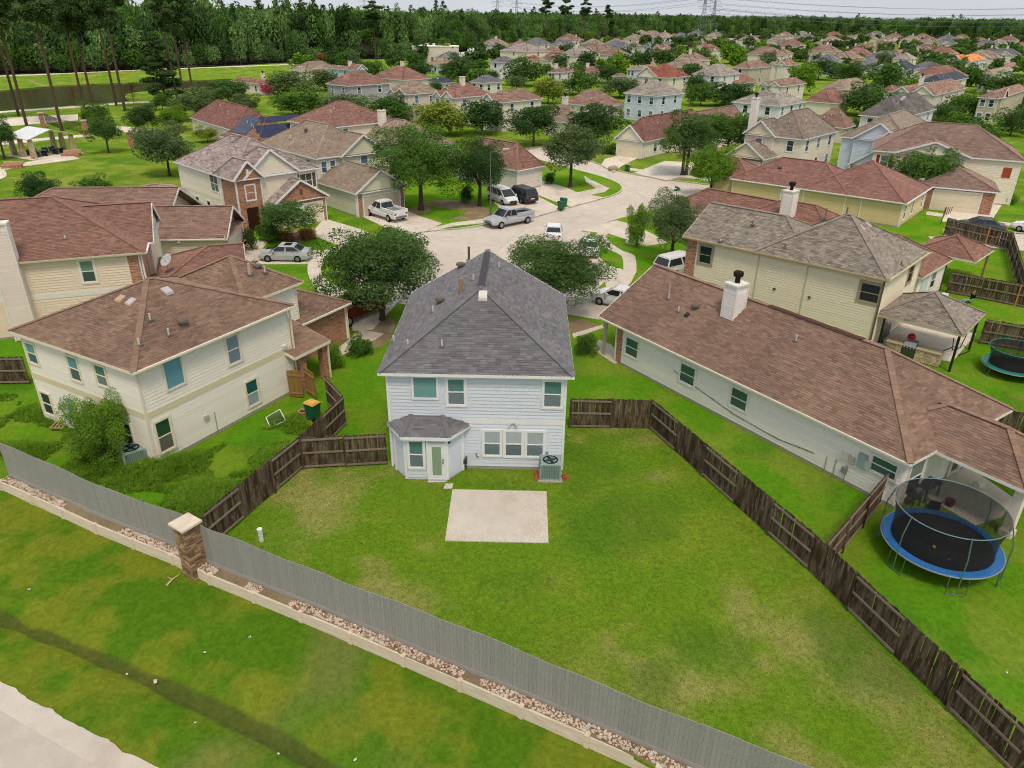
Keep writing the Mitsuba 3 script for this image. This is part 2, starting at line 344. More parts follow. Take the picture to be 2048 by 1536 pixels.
        if style == 'grid':
            fr(u + w / 2 - .025, u + w / 2 + .025, z, z + h, .02, .058, s.tc, sash); fr(u, u + w, z + h * .48, z + h * .48 + .05, .02, .06, s.tc, sash)
        if s.lvl >= 4: f = MB(); fr(u - case, u + w + case, z - case, z + h + case, .0, .05, s.tc, f)
        f.xf(s.M, s.o).build(key, 'm_paint')
        if label: labels[key] = {'label': label}
        gl = [(z, z + h * .5, lo), (z + h * .5, z + h, up)] if style != 'fixed' and s.lvl < 4 else [(z, z + h, up)]
        for z0, z1, c in gl:
            m = MB(); dd = .047 if s.lvl < 4 else .052
            m.add([P(u, z0, dd), P(u + w, z0, dd), P(u + w, z1, dd), P(u, z1, dd)], [(0, 1, 2), (0, 2, 3)], jit(c, .08)); m.xf(s.M, s.o).build(numbered(key + '__pane'), 'm_glass')
        if sash.n: sash.xf(s.M, s.o).build(numbered(key + '__sash'), 'm_paint')
        if shutters is not None:
            for uu in (u - case - .02 - .38, u + w + case + .02):
                m = MB(); fr(uu, uu + .38, z - .03, z + h + .03, .0, .05, shutters, m)
                for q in range(6): fr(uu + .04, uu + .34, z + .05 + q * h / 6, z + .05 + q * h / 6 + h / 12, .05, .015, shutters * .85, m)
                m.xf(s.M, s.o).part(s.key, 'shutter', 'm_paint')
        return key
    def garage(s, k, sd, u, w=4.9, h=2.15, c=S(225, 215, 195, .9), z=0.02):
        b = s.bl[k]; o, al, out, L = s.side_frame(b, sd); Z = np.array([0, 0, 1.]); z += b['z0']
        P = lambda uu, zz, d: o + al * uu + Z * zz + out * d
        fr = lambda u0, u1, z0, z1, dd, th, c, mb: mb.box8([P(u0, z0, dd), P(u1, z0, dd), P(u1, z0, dd + th), P(u0, z0, dd + th), P(u0, z1, dd), P(u1, z1, dd), P(u1, z1, dd + th), P(u0, z1, dd + th)], c)
        f = MB(); fr(u - .12, u, z, z + h + .12, .03, .06, s.tc, f); fr(u + w, u + w + .12, z, z + h + .12, .03, .06, s.tc, f); fr(u, u + w, z + h, z + h + .12, .03, .06, s.tc, f)
        key = numbered(s.key + '__garage_door'); f.xf(s.M, s.o).build(key, 'm_paint')
        for i in range(4):
            m = MB(); z0 = z + i * h / 4; fr(u, u + w, z0 + .006, z0 + h / 4 - .006, .03, .025, jit(c, .02), m)
            for j in range(4): fr(u + (j + .12) * w / 4, u + (j + .88) * w / 4, z0 + h * .05, z0 + h * .2, .055, .012, jit(c, .02), m)
            m.xf(s.M, s.o).build(numbered(key + '__panel'), 'm_paint')
    def slab(s, name, k, sd, u, z, w, h, c, d=.04, bsdf='m_paint', d0=.03, label=None):
        b = s.bl[k]; o, al, out, L = s.side_frame(b, sd); m = MB(); Z = np.array([0, 0, 1.])
        P = lambda uu, zz, dd: o + al * uu + Z * zz + out * dd
        m.box8([P(u, z, d0), P(u + w, z, d0), P(u + w, z, d0 + d), P(u, z, d0 + d), P(u, z + h, d0), P(u + w, z + h, d0), P(u + w, z + h, d0 + d), P(u, z + h, d0 + d)], c)
        k2 = m.xf(s.M, s.o).part(s.key, name, bsdf)
        if label: labels[k2] = {'label': label}
        return k2
    def door(s, k, sd, u, w=.95, h=2.1, c=WHITE, glass=None, z=.12):
        b = s.bl[k]; z += b['z0']
        kd = s.slab('door', k, sd, u, z, w, h, c, .05)
        s.slab('door_frame', k, sd, u - .1, z, .1, h + .1, s.tc, .08); s.slab('door_frame', k, sd, u + w, z, .1, h + .1, s.tc, .08); s.slab('door_frame', k, sd, u - .1, z + h + .1, w + .2, .1, s.tc, .08)
        if glass is not None: s.slab('door_pane', k, sd, u + .17, z + .25, w - .34, h - .45, glass, .012, 'm_glass', .08)
        m = MB(); o, al, out, L = s.side_frame(b, sd); q = o + al * (u + w - .09) + out * .1
        for zz in (.98, 1.14): m.tube([q + [0, 0, z + zz], q + out * .06 + [0, 0, z + zz]], .035, 8, (.02, .02, .02))
        m.xf(s.M, s.o).part(s.key, 'door_handle', 'm_metal')
    def downspout(s, x, y, ze, c=None, z0=0.05):
        m = MB(); m.bar((x, y, z0), (x, y, ze), .09, .09, s.tc if c is None else c, up=(0, 1, 0)); m.xf(s.M, s.o).part(s.key, 'downspout', 'm_paint')
    def gutter(s, p, q, c=None):
        m = MB(); m.bar(p, q, .12, .1, s.tc if c is None else c); m.xf(s.M, s.o).part(s.key, 'gutter', 'm_paint')
    def chimney(s, x, y, z0, z1, w=.9, d=.7, c=None, cap='dark'):
        c = s.wc if c is None else c; m = MB(); m.box(x - w / 2, x + w / 2, y - d / 2, y + d / 2, z0, z1, c); key = numbered(s.key + '__chimney')
        if s.lvl <= 2:
            z = z0 + .1
            while z < z1 - .3:
                for (o, al, out, L) in ((np.array([x - w / 2, y - d / 2, 0]), np.array([1., 0, 0]), np.array([0, -1., 0]), w), (np.array([x + w / 2, y - d / 2, 0]), np.array([0, 1., 0]), np.array([1., 0, 0]), d), (np.array([x - w / 2, y + d / 2, 0]), np.array([0, -1., 0]), np.array([-1., 0, 0]), d)):
                    s.wedge(o, al, out, .06, L - .06, z, z + .2, jit(c, .03), m)
                z += .2
            for cx in (-1, 1):
                for cy in (-1, 1): m.box(x + cx * w / 2 - .05, x + cx * w / 2 + .05, y + cy * d / 2 - .05, y + cy * d / 2 + .05, z0, z1, s.tc)
        m.xf(s.M, s.o).build(key, 'm_paint')
        t = MB(); t.box(x - w / 2 - .08, x + w / 2 + .08, y - d / 2 - .08, y + d / 2 + .08, z1, z1 + .12, s.tc); t.xf(s.M, s.o).build(key + '__crown', 'm_paint')
        f = MB(); fc = {'dark': (.02, .018, .016), 'steel': S(150, 140, 125, .7)}[cap]
        f.lathe([(.0, z1 + .12), (.15, z1 + .12), (.15, z1 + .5), (.28, z1 + .52), (.3, z1 + .72), (.24, z1 + .8), (0, z1 + .84)], 14, (x, y, 0), fc); f.xf(s.M, s.o).build(key + '__flue', 'm_metal' if cap == 'steel' else 'm_matte')
    def roof_z(s, x, y): return s._rz(x, y)
    def pipe(s, x, y, z, h=.5, r=.045, c=S(215, 210, 200, .85)):
        m = MB(); m.tube([(x, y, z - .2), (x, y, z + h)], r, 8, c); m.box(x - .14, x + .14, y - .14, y + .14, z - .06, z + .03, S(120, 118, 112, .7)); m.xf(s.M, s.o).part(s.key, 'vent_pipe', 'm_paint')
    def boxvent(s, x, y, z, c=S(215, 212, 205, .85), w=.42, tilt=(0, 0)):
        m = MB(); P = []
        for zz, k in ((0.0, 1), (.15, .92)):
            for ux, uy in ((-1, -1), (1, -1), (1, 1), (-1, 1)): dx, dy = ux * w / 2 * k, uy * w / 2 * k; P.append((x + dx, y + dy, z + zz + dx * tilt[0] + dy * tilt[1]))
        m.add(P, BOXF, c); m.xf(s.M, s.o).part(s.key, 'roof_vent', 'm_paint')
    def turtle(s, x, y, z, c=S(120, 110, 100, .7)):
        m = MB(); m.lathe([(.02, z - .1), (.17, z - .1), (.17, z + .16), (.27, z + .18), (.24, z + .3), (.0, z + .34)], 12, (x, y, 0), c); m.xf(s.M, s.o).part(s.key, 'roof_vent', 'm_paint')
    def dish(s, x, y, z, az, c=S(200, 202, 205, .85), r=.38):
        m = MB(); prof = [(0, -.1), (r * .5, -.07), (r * .85, -.02), (r, .03), (r * .85, -.005), (0, -.085)]; q = MB().lathe(prof, 18, (0, 0, 0), c)
        el = math.radians(50); R = rot2(az) @ np.array([[math.cos(el), 0, math.sin(el)], [0, 1, 0], [-math.sin(el), 0, math.cos(el)]])
        q.xf(R, (x, y, z + .55)); m.v, m.f, m.c, m.n = q.v, q.f, q.c, q.n
        m.tube([(x, y, z - .1), (x - .02, y, z + .5)], .03, 6, c * .7); d = R @ np.array([0, 0, .4]); m.tube([(x, y, z + .45), np.array([x, y, z + .55]) + d], .018, 5, c * .7)
        key = m.xf(s.M, s.o).part(s.key, 'satellite_dish', 'm_paint', smooth=True)
    def done(s):
        s.wall.xf(s.M, s.o).part(s.key, 'wall', 'm_paint'); wk = s.key + '__wall'
        s.found.xf(s.M, s.o).part(s.key, 'foundation', 'm_matte')
        for m in s.planks: m.xf(s.M, s.o).build(numbered(wk + '__plank'), 'm_paint')
        if s.sid.n: k = s.sid.xf(s.M, s.o).build(numbered(wk + '__siding'), 'm_paint'); stuff_part(k)
        if s.brick.n: s.brick.xf(s.M, s.o).part(s.key, 'brick_wall', 'm_brick')
        s.trim.xf(s.M, s.o).part(s.key, 'trim', 'm_paint')
        if s.lvl <= 3:
            s.roof.xf(s.M, s.o).part(s.key, 'roof', 'm_shingle')
            if s.tabs.n: k = s.tabs.xf(s.M, s.o).build(numbered(s.key + '__roof__shingles'), 'm_shingle'); stuff_part(k)
        else:
            s.tabs.xf(s.M, s.o).part(s.key, 'roof', 'm_shingle')
        if s.cap.n: s.caps.append(s.cap)
        if s.lvl <= 2:
            for c in s.caps: c.xf(s.M, s.o).part(s.key, 'ridge_cap', 'm_shingle')

# ------------------------------------------------------------------ the ground
def flat(pts, z0, z1): return MB().ext(Polygon(pts).buffer(0), z0, z1)
def arcpoly(c, r, n=40): return Polygon([(c[0] + r * math.cos(t), c[1] + r * math.sin(t)) for t in np.linspace(0, 2 * math.pi, n, endpoint=False)])
def smoothline(pts, n=6):
    p = np.asarray(pts, float); out = []
    q = np.vstack([2 * p[0] - p[1], p, 2 * p[-1] - p[-2]])
    for i in range(1, len(q) - 2):
        for t in np.linspace(0, 1, n, endpoint=False):
            a, b, c, d = q[i - 1], q[i], q[i + 1], q[i + 2]
            out.append(.5 * ((2 * b) + (-a + c) * t + (2 * a - 5 * b + 4 * c - d) * t * t + (-a + 3 * b - 3 * c + d) * t ** 3))
    out.append(p[-1]); return np.array(out)
upper = [(-12.6, 73.9), (-10.3, 76.1), (-8.3, 77.3), (-5.7, 78.2), (-2.9, 80.1), (2, 83.4), (5.4, 87.2), (10, 92.4), (13, 96.0), (14.4, 99.7), (14.2, 103.2), (12.6, 107.3), (9, 113), (-2, 130)]
branch = [(6, 134), (12.5, 118.6), (15.2, 112.3), (18.6, 108.2), (24.2, 104.2), (31.5, 100.0), (38, 95)]
lower = [(34, 92), (29, 95.2), (23.4, 93.6), (18.9, 90.2), (15.3, 86.7), (11.4, 83), (8.2, 78.5), (7.6, 74)]
corridor = Polygon(np.vstack([smoothline(upper), smoothline(branch), smoothline(lower), [(4, 66), (-10, 66)]])).buffer(0)
street_poly = unary_union([corridor, arcpoly((-3, 65), 11.4)]).buffer(.6).buffer(-.6)
street_r = Polygon(smoothline([(47, 80.2), (50, 80.8), (56, 78.4), (80, 69), (110, 57)]).tolist() + smoothline([(108, 50), (78, 61), (54, 71), (47, 74), (45.4, 77)]).tolist()).buffer(0)
# retaining line between the yards and the lower verge in front of them
RL = [(-46.51, 40.42), (-24.72, 29.94), (-18.16, 26.50), (-13.66, 24.40), (-12.35, 23.52), (-7.12, 21.02), (0.72, 17.09), (4.51, 15.14), (9.46, 12.63)]
RL = [(-60, 46.5)] + RL[1:-1] + [(7.80, 13.46), (11.62, 11.49), (24, 3.4), (40, -6)]
yard_edge = LineString(RL)
back_half = Polygon(RL + [(4000, -6), (4000, 5500), (-4000, 5500), (-4000, 46.5)]).buffer(0)
lots = Polygon([(-190, 46), (-190, 300), (-60, 420), (300, 420), (300, -40), (30, -40), (-190, 40)]).buffer(0).intersection(back_half)
pond_poly = Polygon(smoothline([(-147.72, 214.44), (-142.75, 219.50), (-135.53, 236.58), (-117.15, 252.00), (-103.58, 262.02), (-94.02, 267.68), (-86.41, 245.27), (-93.51, 235.60), (-102.15, 224.83), (-105.30, 216.98), (-102.55, 207.68), (-97.09, 198.23), (-100.67, 190.84), (-108.08, 182.47), (-114.34, 173.88), (-118.29, 169.76)], 4)).buffer(0)
road_hole = unary_union([street_poly, street_r])
near_ground = lots.difference(road_hole).difference(pond_poly)
nearby = Polygon([(-60, -50), (-60, 60), (-30, 100), (18, 116), (60, 96), (90, 60), (310, 60), (310, -50)]); structure('ground', MB().ext(near_ground.intersection(nearby), -.35, 0).mesh(), 'm_lush'); structure('ground', MB().ext(near_ground.difference(nearby.buffer(-.005)), -.35, -.002).mesh(), 'm_park')
structure('meadow', MB().ext(back_half.difference(lots.buffer(-.01)), -.35, -.004).mesh(), 'm_far')
# street slabs: the concrete of the road in panels, with real joints
def slabs(parent, poly, z0, z1, cuts, bsdf, gap=.03, label=None):
    j = unary_union([LineString(c).buffer(gap / 2) for c in cuts]) if cuts else None
    pieces = poly.difference(j) if j is not None else poly
    for g in sorted(getattr(pieces, 'geoms', [pieces]), key=lambda g: (round(g.centroid.y, 2), round(g.centroid.x, 2))):
        if g.area > .15:
            m = MB().ext(g, z0, z1); put(numbered(parent), m.mesh(), bsdf)
structure('road', MB().ext(street_poly.buffer(.3), -.34, -.16).mesh(), 'm_street')
mid = smoothline([(-3, 65), (1, 78), (7, 84), (14, 91.5), (19, 97.5), (24, 99), (32, 96.5), (38, 93)])
cuts = [mid, [(1, 78), (-14, 72)], [(-3, 65), (-16, 62)], [(-3, 65), (9, 60)], [(-3, 65), (-3, 50)], [(-3, 65), (10, 70)], [(16.5, 94), (13, 112), (4, 126)]]
for q in range(3, len(mid) - 2, 5):
    d = unit(mid[q + 1] - mid[q]); nn = np.array([-d[1], d[0]]); cuts.append([mid[q] - nn * 9, mid[q] + nn * 9])
slabs('road__slab', street_poly, -.158, -.12, cuts, 'm_street')
structure('road', MB().ext(street_r, -.34, -.12).mesh(), 'm_street')
for nm, pl in (('kerb', street_poly), ('kerb', street_r)):
    structure(nm, MB().ext(pl.buffer(.16).difference(pl), -.3, .022).mesh(), 'm_concrete')
# driveways, sidewalks and slabs on the ground
def pave(name, pts, cuts=(), z=.03, label=None, bsdf='m_concrete'):
    key = numbered(name); labels[key] = {'kind': 'structure'}
    poly = Polygon(pts).buffer(0)
    put(key, MB().ext(poly, -.08, z - .012).mesh(), bsdf)
    slabs(key + '__slab', poly, z - .012, z, list(cuts), bsdf, .035)
pave('driveway', [(-20.83, 75.01), (-21.04, 81.67), (-16.11, 77.21), (-14.53, 75.11), (-15.90, 71.35), (-17.73, 71.63)], [[(-20.57, 77.82), (-16.09, 71.34)], [(-21.14, 78.42), (-15.70, 75.05)]])
pave('driveway', [(-17.66, 83.67), (-15.15, 89.00), (-10.71, 83.32), (-7.83, 80.11), (-8.96, 77.34), (-10.44, 75.68), (-13.73, 78.14)], [[(-16.42, 81.23), (-10.14, 79.36)]])
pave('driveway', [(-2.66, 91.26), (0.73, 97.18), (3.85, 103.80), (4.62, 100.53), (2.98, 94.07), (5.54, 87.77), (2.14, 83.27), (-1.47, 86.66)], [[(0.74, 97.80), (1.81, 83.94)]])
pave('driveway', [(1.39, 97.83), (4.12, 103.48), (6.59, 100.01), (7.97, 96.99), (11.14, 93.95), (9.97, 92.21), (6.79, 88.85), (4.76, 91.66)], [[(3.08, 100.44), (8.66, 91.32)]], .032)
pave('driveway', [(16.55, 124.78), (20.59, 124.59), (16.66, 116.74), (14.53, 110.98), (13.19, 116.51), (14.37, 121.84)], [[(18.36, 124.91), (13.92, 114.09)]])
pave('driveway', [(23.71, 120.68), (28.29, 119.23), (25.15, 109.38), (21.08, 105.19), (17.36, 110.40)], [[(25.94, 119.94), (19.35, 108.28)]])
pave('driveway', [(7.18, 77.89), (11.38, 82.36), (12.66, 81.09), (14.55, 76.82), (15.51, 73.44), (13.15, 72.26), (9.88, 76.81), (9.00, 76.96)], [[(9.23, 79.22), (13.61, 72.64)]])
pave('driveway', [(56.03, 95.26), (60.53, 92.72), (52.83, 82.14), (48.34, 83.70)], [[(58.31, 93.97), (50.34, 82.90)], [(50.98, 87.60), (55.59, 85.67)]])
pave('driveway', [(-27.00, 70.17), (-24.11, 69.44), (-18.43, 69.18), (-18.59, 65.04), (-24.85, 64.64)], [[(-23.40, 69.47), (-22.22, 64.90)], [(-21.03, 69.58), (-20.25, 64.98)]], .034)
pave('driveway', [(8.19, 66.12), (9.90, 64.40), (10.93, 63.72), (10.10, 60.93), (8.28, 56.51), (6.55, 52.10), (3.91, 53.25), (3.81, 55.67), (4.99, 56.63), (7.82, 59.67)], [[(9.90, 64.40), (7.38, 58.28), (4.67, 52.03)], [(4.49, 55.01), (8.76, 57.72)]], .034)
pave('driveway', [(-12.97, 55.77), (-10.13, 60.84), (-9.01, 55.91), (-10.10, 49.59), (-11.50, 49.36)], [[(-12.12, 52.51), (-9.58, 57.06)]])
pave('sidewalk', np.vstack([smoothline([(9.04, 77.37), (8.45, 75.57), (8.57, 73.14), (9.24, 71.04), (10.17, 69.05), (10.23, 67.29), (9.88, 64.25)], 4), smoothline([(10.97, 63.72), (11.41, 67.02), (11.47, 69.11), (10.66, 70.24), (9.87, 72.65), (9.55, 75.23), (9.95, 77.01)], 4)]),
     [[(8.08, 74.98), (10.15, 75.07)], [(8.38, 72.77), (10.39, 72.85)], [(9.15, 70.69), (10.87, 70.76)], [(9.65, 68.70), (12.14, 69.47)], [(9.91, 66.96), (11.78, 67.04)], [(9.72, 65.42), (11.55, 65.50)]], .036)
pave('sidewalk', np.vstack([smoothline([(-16.42, 73.50), (-18.32, 68.52), (-18.65, 65.65), (-18.24, 63.29), (-17.52, 61.09), (-16.45, 58.66), (-14.74, 55.71)], 4), smoothline([(-13.32, 57.53), (-15.80, 60.36), (-16.81, 62.50), (-17.38, 65.09), (-17.54, 68.39), (-16.33, 70.12), (-15.28, 72.27)], 4)]),
     [[(-19.12, 68.65), (-17.47, 68.72)], [(-19.22, 66.24), (-17.39, 66.32)], [(-18.64, 64.00), (-16.87, 64.07)], [(-18.02, 61.89), (-16.23, 62.24)]], .038)
pave('sidewalk', [(9.88, 107.70), (10.83, 104.22), (12.57, 99.40), (11.74, 97.20), (9.48, 95.01), (7.93, 96.39), (10.78, 99.30), (9.81, 103.48)], [], .036)
pave('sidewalk', [(-9.14, 77.54), (-6.71, 80.38), (-2.96, 82.56), (-1.65, 86.65), (-1.05, 85.46), (-2.35, 80.81), (-6.34, 79.12), (-8.31, 77.17)], [[(-6.81, 81.70), (-6.28, 78.28)], [(-4.65, 82.70), (-4.19, 79.22)]], .036)
pave('sidewalk', [(17.17, 114.30), (21.99, 111.07), (26.43, 107.99), (30.56, 104.72), (29.97, 103.00), (25.89, 106.17), (21.51, 109.16), (16.50, 112.66)], [], .034)
pave('sidewalk', [(49.07, 88.49), (50.67, 87.34), (49.55, 85.84), (48.14, 86.73)], [], .032)
pave('sidewalk', [(54.08, 84.43), (57.18, 82.78), (56.35, 81.44), (53.17, 83.03)], [], .032)
pave('garden_path', [(-26.26, 72.70), (-24.32, 72.24), (-24.21, 69.61), (-25.46, 69.90)], [[(-25.36, 71.12), (-24.15, 70.99)]])
pave('garden_path', [(6.64, 51.10), (6.65, 50.51), (4.32, 48.56), (4.26, 49.30)], [], .03)
pave('garden_path', [(-10.93, 49.57), (-9.16, 48.88), (-9.56, 47.87), (-11.89, 44.20), (-12.26, 44.82)], [[(-10.30, 48.66), (-9.54, 47.78)]], .032)
pave('porch_slab', [(6.09, 48.26), (6.84, 47.40), (7.34, 44.75), (6.68, 44.26), (5.54, 46.50)], [], .05)
pave('patio_slab', [(-2.80, 29.64), (1.72, 29.57), (1.66, 25.70), (-2.82, 25.75)], [], .05)
pave('stepping_slab', [(-3.98, 31.09), (-3.21, 31.07), (-3.19, 30.27), (-4.06, 30.25)], [], .035)
pave('stepping_slab', [(-3.18, 30.14), (-2.79, 30.15), (-2.83, 29.73), (-3.24, 29.72)], [], .03)
pave('patio_slab', [(43.62, 77.15), (45.74, 76.28), (48.49, 74.15), (45.68, 71.04), (43.99, 72.00), (42.99, 74.65)], [], .05)
pave('patio_slab', [(27.97, 52.80), (33.76, 50.22), (29.42, 45.23), (25.52, 46.76)], [[(30.61, 51.37), (27.35, 46.15)]], .05)
pave('patio_slab', [(20.94, 32.15), (23.34, 32.43), (24.07, 29.38), (22.61, 27.97), (21.02, 27.31), (19.75, 29.91)], [], .05)
# bare earth
def soil(pts, z=.012): structure('soil', flat(smoothline(pts + [pts[0]], 4), -.05, z).mesh(), 'm_soil')
soil([(-11.58, 89.18), (-9.10, 91.46), (-4.75, 90.34), (-2.45, 84.20), (-2.96, 82.56), (-7.09, 81.68), (-5.36, 85.24), (-8.73, 87.53)])
soil([(-11.93, 84.91), (-10.14, 84.29), (-9.66, 86.24), (-10.58, 88.20), (-11.95, 87.37)])
soil([(4.27, 52.84), (6.43, 50.89), (4.30, 49.30)])
soil([(21.88, 108.44), (25.30, 109.39), (24.40, 106.44), (21.84, 106.28)], .011)
soil([(-11.01, 46.01), (-8.78, 46.92), (-8.77, 51.59), (-9.89, 51.56), (-10.83, 48.64)])
soil([(-24.36, 76.22), (-22.51, 77.11), (-20.38, 74.84), (-20.58, 72.58), (-22.90, 72.85)])
soil([(-10.60, 31.45), (-9.63, 31.61), (-9.31, 31.34), (-10.16, 31.23)], .006)
# the worn lawn of the middle yard
yard_poly = Polygon([(-10.46, 31.31), (-6.25, 31.78), (-6.29, 32.01), (2.87, 31.98), (3.10, 35.76), (7.68, 35.76), (15.3, 15.0), (18.8, 6.5), (7.4, 13.2), (0.13, 17.79), (-7.44, 22.36), (-12.54, 25.06)])
structure('lawn', MB().ext(yard_poly, -.1, .008).mesh(), 'm_lawn')

# ------------------------------------------------------------------ the verge below the retaining wall, with its ditch
ditch = LineString(smoothline([(-28.08, 24.79), (-19.74, 21.64), (-14.92, 19.76), (-12.01, 18.49), (-8.30, 16.84), (-6.63, 15.97), (-5.19, 15.20), (-1.66, 13.73)], 5))
strand = [(-22.61, 20.31), (-17.52, 18.11), (-14.72, 16.78), (-11.21, 15.17), (-7.46, 13.62)]
def verge_mesh():
    a, b = np.array([-27., 31.2]), np.array([14., 9.0]); L = np.linalg.norm(b - a); d = (b - a) / L; nn = np.array([d[1], -d[0]])
    if nn[1] > 0: nn = -nn
    us, vs = np.arange(-6, L + 8, .3), np.concatenate([np.arange(-1.2, 15, .3), [18, 30, 60]])
    U, V = np.meshgrid(us, vs, indexing='ij'); P = a + U[..., None] * d + V[..., None] * nn
    pts = shapely.points(P.reshape(-1, 2)); dd = shapely.distance(pts, ditch).reshape(U.shape)
    wob = meshkit.fbm(np.stack([P[..., 0] * .35, P[..., 1] * .35, 0 * U], -1), 3, 4)
    prof = -.34 * np.exp(-(dd / (.46 + .5 * (wob - .5))) ** 2) - .10 * np.exp(-(dd / 1.9) ** 2)
    z = -.50 + prof + .08 * (wob - .5)
    n, m = U.shape; idx = np.arange(n * m).reshape(n, m)
    F = np.concatenate([np.stack([idx[:-1, :-1], idx[1:, :-1], idx[1:, 1:]], -1).reshape(-1, 3), np.stack([idx[:-1, :-1], idx[1:, 1:], idx[:-1, 1:]], -1).reshape(-1, 3)])
    return np.concatenate([P, z[..., None]], -1).reshape(-1, 3), F
VERGE = verge_mesh()
def verge_fn(p, n, uv):
    big = fbm(p.x * .16 + 3, p.y * .16, 0, 3); mid = fbm(p.x * .7, p.y * .7 + 9, 1, 3); fine = fbm(p.x * 7, p.y * 7, 2, 3); tiny = noise(p.x * 34, p.y * 34, 3)
    c = mix(mi.Color3f(.075, .165, .010), mi.Color3f(.155, .195, .018), smoothstep(.36, .68, mid))
    c = mix(c, mi.Color3f(.20, .19, .065), smoothstep(.52, .75, big) * .5)
    wet = smoothstep(-.74, -.86, p.z + .16 * (mid - .5))
    c = mix(c, mi.Color3f(.070, .080, .022), wet * .75)
    return c * (.62 + .5 * fine + .28 * tiny)
scene['m_verge'] = pr(mikit.proc(verge_fn), 1.0, specular=.0)
put('verge', VERGE, 'm_verge', smooth=True); labels['verge'] = {'kind': 'structure'}
rd = Polygon(smoothline(strand, 6).tolist() + [(-6, 2), (-40, 14)]).buffer(0)
structure('road', MB().ext(rd, -.9, -.44).mesh(), 'm_street')
rough = np.array(LineString(smoothline(strand, 30)).coords); wob = meshkit.fbm(np.stack([rough[:, 0] * 1.7, rough[:, 1] * 1.7, rough[:, 0] * 0], -1), 3, 5)
gut = Polygon(np.vstack([rough + np.array([.25, .45]) * (wob[:, None] * .45 + .1), rough[::-1] + np.array([-.3, -.5])])).buffer(0)
structure('gutter', MB().ext(gut, -.9, -.43).mesh(), 'm_concrete')
if 0: structure('soil', flat(smoothline([(-5.46, 15.77), (-4.11, 16.18), (-3.39, 15.65), (-2.83, 14.98), (-4.83, 14.95), (-5.46, 15.77)], 4), -1.2, -.55).mesh(), 'm_soil')

# ------------------------------------------------------------------ retaining wall with gravel on top, grey board fence, stone pillar
rw = thing('retaining_wall', 'low pale concrete panel retaining wall below the grey board fence', 'retaining wall')
line = LineString(RL[1:-2])
pos, L = 0.0, line.length; gravel = []
pan_c = S(226, 208, 184, .82)
pillar_at = line.project(Point(*(-13.00, 23.94)))
while pos < L - .4:
    step = 2.35
    p, q = np.array(line.interpolate(pos).coords[0]), np.array(line.interpolate(min(pos + step, L)).coords[0]); d = unit(q - p); n2 = np.array([d[1], -d[0]])
    dz = RNG.uniform(-.015, .015)
    if not (pos < pillar_at < pos + .3):
        m = MB(); m.bar((*(p + d * .09), -.30 + dz), (*(q - d * .09), -.30 + RNG.uniform(-.015, .015)), .08, .64, jit(pan_c, .05)); m.part(rw, 'panel', 'm_panel')
    m = MB(); m.obox(p[0] + n2[0] * .0, p[1] + n2[1] * .0, -.62, .04, .17, .17, math.atan2(d[1], d[0]), jit(pan_c * .92, .06)); m.part(rw, 'post', 'm_panel')
    pos += step
def panel_fn(p, n, uv):
    a = fbm(p.x * 3, p.y * 3, p.z * 9, 3); g = fbm(p.x * 1.2, p.y * 1.2, p.z * 30, 3)
    c = mix(mi.Color3f(.60, .50, .40), mi.Color3f(.76, .68, .57), a)
    return mix(c, mi.Color3f(.50, .33, .22), smoothstep(.52, .72, g) * .4 + smoothstep(-.35, -.6, p.z) * .35)
scene['m_panel'] = pr(mikit.proc(panel_fn), .9, specular=.15)
bed = LineString(RL[1:-2])
structure('gravel_bed', MB().ext(bed.buffer(.44, cap_style=2, single_sided=True), -.3, .012).mesh(), 'm_soil')
gm = MB(); ico = trimesh.creation.icosphere(subdivisions=0)
for i in range(4200):
    t = RNG.uniform(0, L); p = np.array(bed.interpolate(t).coords[0]); q = np.array(bed.interpolate(min(t + .1, L)).coords[0]); d = unit(q - p); n2 = np.array([-d[1], d[0]])
    if meshkit.noise(np.array([[t * .8, 3, 0]]))[0] < .22: continue
    r = RNG.uniform(.022, .06); o = p + n2 * RNG.uniform(.06, .40)
    sc = r * RNG.uniform(.6, 1.2, 3); c = jit(S(214, 200, 186, .85), .15) if RNG.random() > .12 else jit(S(165, 105, 80, .8), .2)
    gm.add(ico.vertices * sc @ rot2(RNG.uniform(0, 6)).T + [o[0], o[1], .02 + r * .3], ico.faces, c)
gk = gm.build('gravel', 'm_matte'); labels['gravel'] = {'label': 'pale gravel strip between the grey fence and the retaining wall', 'category': 'gravel', 'kind': 'stuff'}
gf = thing('board_fence', 'long painted grey vertical board fence above the pale retaining wall', 'fence')
def boards(parent, pts, h, w, gap, th, col, bsdf, z0=.06, name='board', sw=.012, skip=None, top=None):
    ln = LineString(pts); n = int(ln.length / (w + gap)); out = 0
    for i in range(n):
        t = (i + .5) * (w + gap); a, b = np.array(ln.interpolate(t - w / 2).coords[0]), np.array(ln.interpolate(t + w / 2).coords[0]); c = (a + b) / 2
        if skip and skip(t, c): continue
        d = unit(b - a); dz = RNG.uniform(-sw, sw); m = MB(); off = RNG.uniform(-.004, .004)
        hh = h(t) if callable(h) else h
        m.obox(c[0] - d[1] * off, c[1] + d[0] * off, z0, hh + dz, w, th, math.atan2(d[1], d[0]), jit(col, .05)); m.part(parent, name, bsdf)
GL = [(a - .62 * .0, b + .0) for a, b in RL]
fl = LineString(RL[1:-2]).parallel_offset(.46, 'left')
fpts = list(fl.coords)
if fpts[0][0] > fpts[-1][0]: fpts = fpts[::-1]
fp = Point(*(-13.16, 24.34))
FL = LineString(fpts); ft = FL.project(fp)
boards(gf, fpts, lambda t: 1.93 + .05 * math.sin(t * .55) + .03 * math.sin(t * 1.7), .138, .006, .022, S(160, 161, 158, .82), 'm_paint', .20, 'board', .006, skip=lambda t, c: abs(t - ft) < .42 or abs(t - ft - 19.4) < .03)
m = MB(); m2 = MB()
